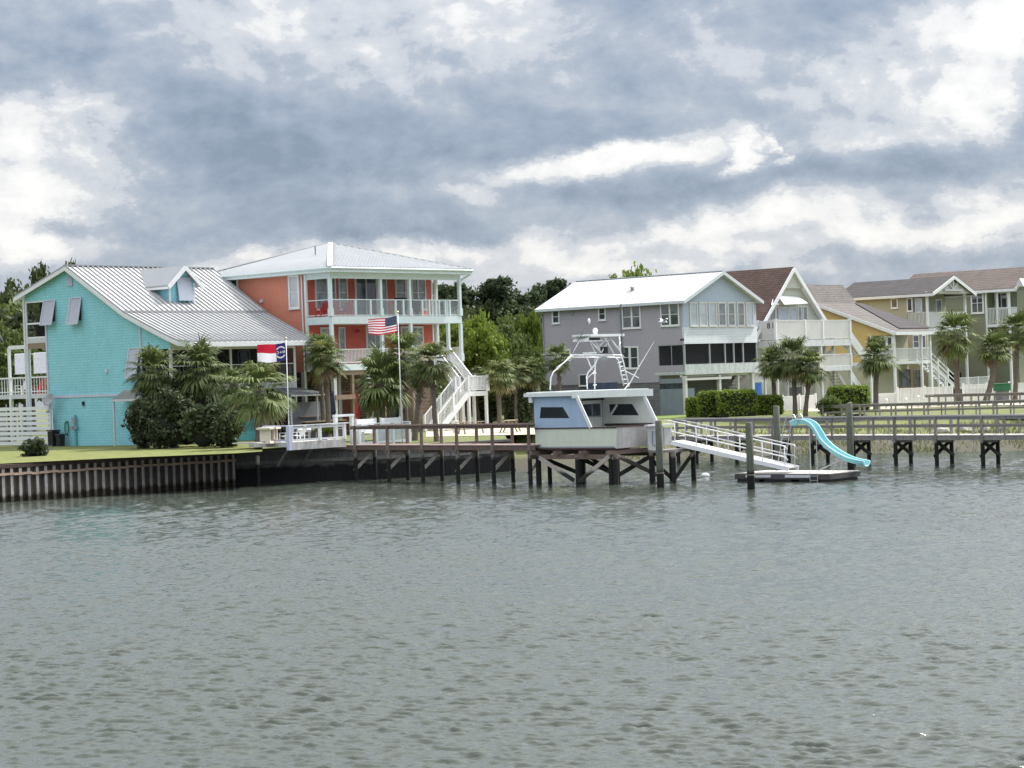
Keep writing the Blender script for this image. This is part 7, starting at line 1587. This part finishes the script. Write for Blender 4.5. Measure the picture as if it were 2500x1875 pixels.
# white slat fence far left
FF = Frame(128, 1084, 138.5); fr0 = FF.root('slat_fence', 'white horizontal slat fence between the left edge and the teal house', 'fence'); S = FF.S; yA = S(122, 1030)[0]; yB = S(-80, 1030)[0]; zt2 = S(60, 990)[1]; mb = MB()
for i in range(8): z = .12 + (zt2 - .12) * i / 8; mb.box(-.02, .02, yA, yB, z, z + (zt2 - .12) / 8 * .68)
mb.build('slats', WHITE, fr0)
for i in range(4): mb = MB(); y = yA + (yB - yA) * i / 3; mb.bar((.06, y, 0), (.06, y, zt2 + .05), .12); mb.build('post', WHITE, fr0)
# picket fence and rail by the A-frame, low rails before the yellow house
def picket(px0, px1, py, D0, D1, h, label, panel=None):
    a = P(px0, py, D0); b_ = P(px1, py, D1); d = b_ - a; o = empty('picket_fence', (a.x, a.y, GZ), math.atan2(d.y, d.x), label, 'fence', 'white yard fences'); L = d.xy.length; mb = MB(); mb.rail((0, 0, 0), (L, 0, 0), h, .14, bw=.06, top=.07); mb.build('pickets', WHITE, o)
    n_ = max(1, int(L / 2))
    for i in range(n_ + 1): mb = MB(); mb.bar((L * i / n_, 0, 0), (L * i / n_, 0, h + .15), .13); mb.build('post', WHITE, o)
    if panel: mb = MB(); mb.box(0.1, L - .1, .05, .07, .1, h - .2); mb.build('lattice_panel', panel, o)
    return o
picket(1912, 1992, 1000, 168, 172, 1.15, 'short white fence with a pinkish panel in front of the A-frame house', mat('dusty_pink_lattice', (.36, .20, .20), .8, .15, 6))
picket(2140, 2190, 985, 176, 178, 1.0, 'tan lattice fence left of the yellow house porch', mat('tan_lattice', (.40, .28, .20), .8, .15, 6))
picket(2192, 2325, 978, 177, 180, 1.35, 'white railing directly before the yellow house porch')
picket(2352, 2465, 972, 179, 181, 1.45, 'white railing between the two right palms')
picket(2474, 2560, 968, 179, 181, 1.45, 'white railing cut by the right edge')
for i, (px, py, lb) in enumerate(((2164, 996, 'small white bollard leftmost on the far sand'), (2212, 994, 'small white bollard second from left on the far sand'), (2242, 992, 'tall thin white bollard on the far sand'), (2272, 990, 'white bollard just left of the far pier end'))):
    g = P(px, py, 166); o = empty('bollard', (g.x, g.y, GZ), 0, lb, 'bollard', 'white bollards'); mb = MB(); mb.lathe((0, 0, 0), [(.11, 0), (.11, .62 + .15 * (i == 2)), (.15, .66 + .15 * (i == 2)), (.08, .78 + .15 * (i == 2)), (0, .8 + .15 * (i == 2))], 12); mb.build('shaft', WHITE, o)
g = P(2447, 960, 176); o = empty('storage_bin', (g.x, g.y, GZ + .9), .7, 'green plastic bin seen over the white railing at right', 'bin'); mb = MB(); mb.box(-.6, .6, -.4, .4, 0, .55); mb.build('body', GREENP, o); mb = MB(); mb.box(-.64, .64, -.44, .44, .552, .62); mb.build('lid', GREENP, o); mb = MB(); mb.box(-.5, .5, -.3, .3, -.9, -.002); mb.build('stand', DARKW, o)
# power line with pole in the gap
pa, pb = P(1128, 857, 166), P(1332, 864, 172); o = empty('utility_pole', (P(1207, 870, 170).x, 170, GZ), 0, 'slim wooden utility pole holding the wire across the tree gap', 'pole'); tz = P(1207, 852, 170).z
mb = MB(); mb.tube((0, 0, 0), (0, 0, tz - GZ), .11, .09, 8); mb.build('shaft', TANW, o)
mb = MB(); c0_ = Vector((o.location.x, 170, GZ))
for s_, e_ in ((pa, Vector((o.location.x, 170, tz - .1))), (Vector((o.location.x, 170, tz - .1)), pb)):
    s0 = s_ - c0_; e0 = e_ - c0_; mb.path([s0.lerp(e0, t / 8) + Vector((0, 0, -.35 * 4 * t / 8 * (1 - t / 8))) for t in range(9)], .03, 5)
mb.build('wire', mat('grey_wire', (.25, .27, .28), .6, .1), o)
# rocks on the bank, picnic bits in the gap, gull
ROCK = mat('bank_rock', (.34, .32, .27), .9, .2, 4, bump=.8, bscale=6)
for i, px in enumerate((2355, 2405, 2445, 2300, 1704, 1755)):
    y = np.interp(px, [s[0] for s in SHORE], [s[1] for s in SHORE]); g = G(px, y, 0); k_ = np.interp(px, [s[0] for s in SHORE], [s[2] for s in SHORE]); off = (5.5 + rnd.random() * 6) * k_; mb = MB(); r_ = .28 + rnd.random() * .3; mb.sphere((0, 0, r_ * .3), r_, 9, 6, (1.3, .9, .75))
    mb.v = [(x + rnd.uniform(-.05, .05), y2 + rnd.uniform(-.05, .05), z + rnd.uniform(-.05, .05)) for x, y2, z in mb.v]; o = mb.build('rock', ROCK, None); o.location = (g.x * (g.y + off) / g.y, g.y + off, np.interp(off / k_, [1.5, 4, 8, 13], [.25, .62, .85, 1.10])); o.rotation_euler = (0, 0, rnd.random() * 6)
    tag(o, ('pale boulder left of centre under the middle right pier', 'pale boulder between two right pier piles', 'pale boulder nearest the right edge of the view', 'pale boulder right of the water slide, on the grassy bank', 'small boulder on the bank just behind the gangway top', 'small boulder on the bank behind the gangway middle')[i], 'rock', 'boulders on the bank')
WSH = mat('timber_table', (.30, .24, .18), .85, .2, 5, streak=.2)
for i, (px, py, D, lb) in enumerate(((1150, 1046, 137, 'low wooden picnic table on the sand below the stair landing'), (1246, 1042, 140, 'low wooden picnic table on the sand left of the boat cabin'))):
    g = G(px, py + 14, GZ); o = empty('picnic_table', (g.x, g.y, GZ + .03), .4 + i, lb, 'table', 'picnic tables'); mb = MB()
    for k in range(4): mb.box(-.9, .9, -.36 + k * .18, -.20 + k * .18, .70, .74)
    mb.build('tabletop', WSH, o)
    for y in (-.7, .55): mb = MB(); mb.box(-.9, .9, y, y + .2, .42, .46); mb.build('bench', WSH, o)
    for x in (-.6, .6):
        for sg in (-1, 1): mb = MB(); mb.bar((x, sg * .2, .69), (x, sg * .55, 0), .08); mb.build('leg', WSH, o)
g = P(1110, 1030, 137); o = empty('white_urn', (g.x, g.y, GZ + .02), 0, 'rounded white urn at the foot of the coral house stairs', 'urn'); mb = MB(); mb.lathe((0, 0, 0), [(.18, 0), (.1, .08), (.28, .35), (.30, .55), (.2, .72), (.24, .78), (.18, .78), (0, .6)], 16); mb.build('bowl', WHITE, o, smooth=True)
g = P(1619, 786, 96.0); o = empty('gull', g, R(205), 'white gull gliding in front of the lavender house windows', 'bird'); mb = MB(); mb.path([(-.20, 0, -.03), (-.14, 0, .0), (0, 0, .01), (.14, 0, .0), (.24, 0, .02)], [.03, .055, .065, .05, .012], 8); mb.build('body', mat('white_feathers', (.75, .76, .78), .8, .05), o, smooth=True)
for sg in (-1, 1): mb = MB(); mb.add([(-.10, sg * .03, .03), (.08, sg * .03, .03), (.02, sg * .28, .16), (-.08, sg * .28, .15), (.06, sg * .52, .10)], [(0, 1, 2, 3), (3, 2, 4)]); w2 = mb.build('wing', mat('gull_grey', (.5, .52, .55), .8, .05), o); w2.modifiers.new('t', 'SOLIDIFY').thickness = .012

g = G(1722, 1164, 0); o = empty('buoy', (g.x, g.y, 0), 0, 'small white float on the water left of the floating dock', 'buoy'); mb = MB(); mb.sphere((0, 0, .06), .17, 12, 8, (1.3, 1, .8)); mb.build('float', WHITE, o, smooth=True)
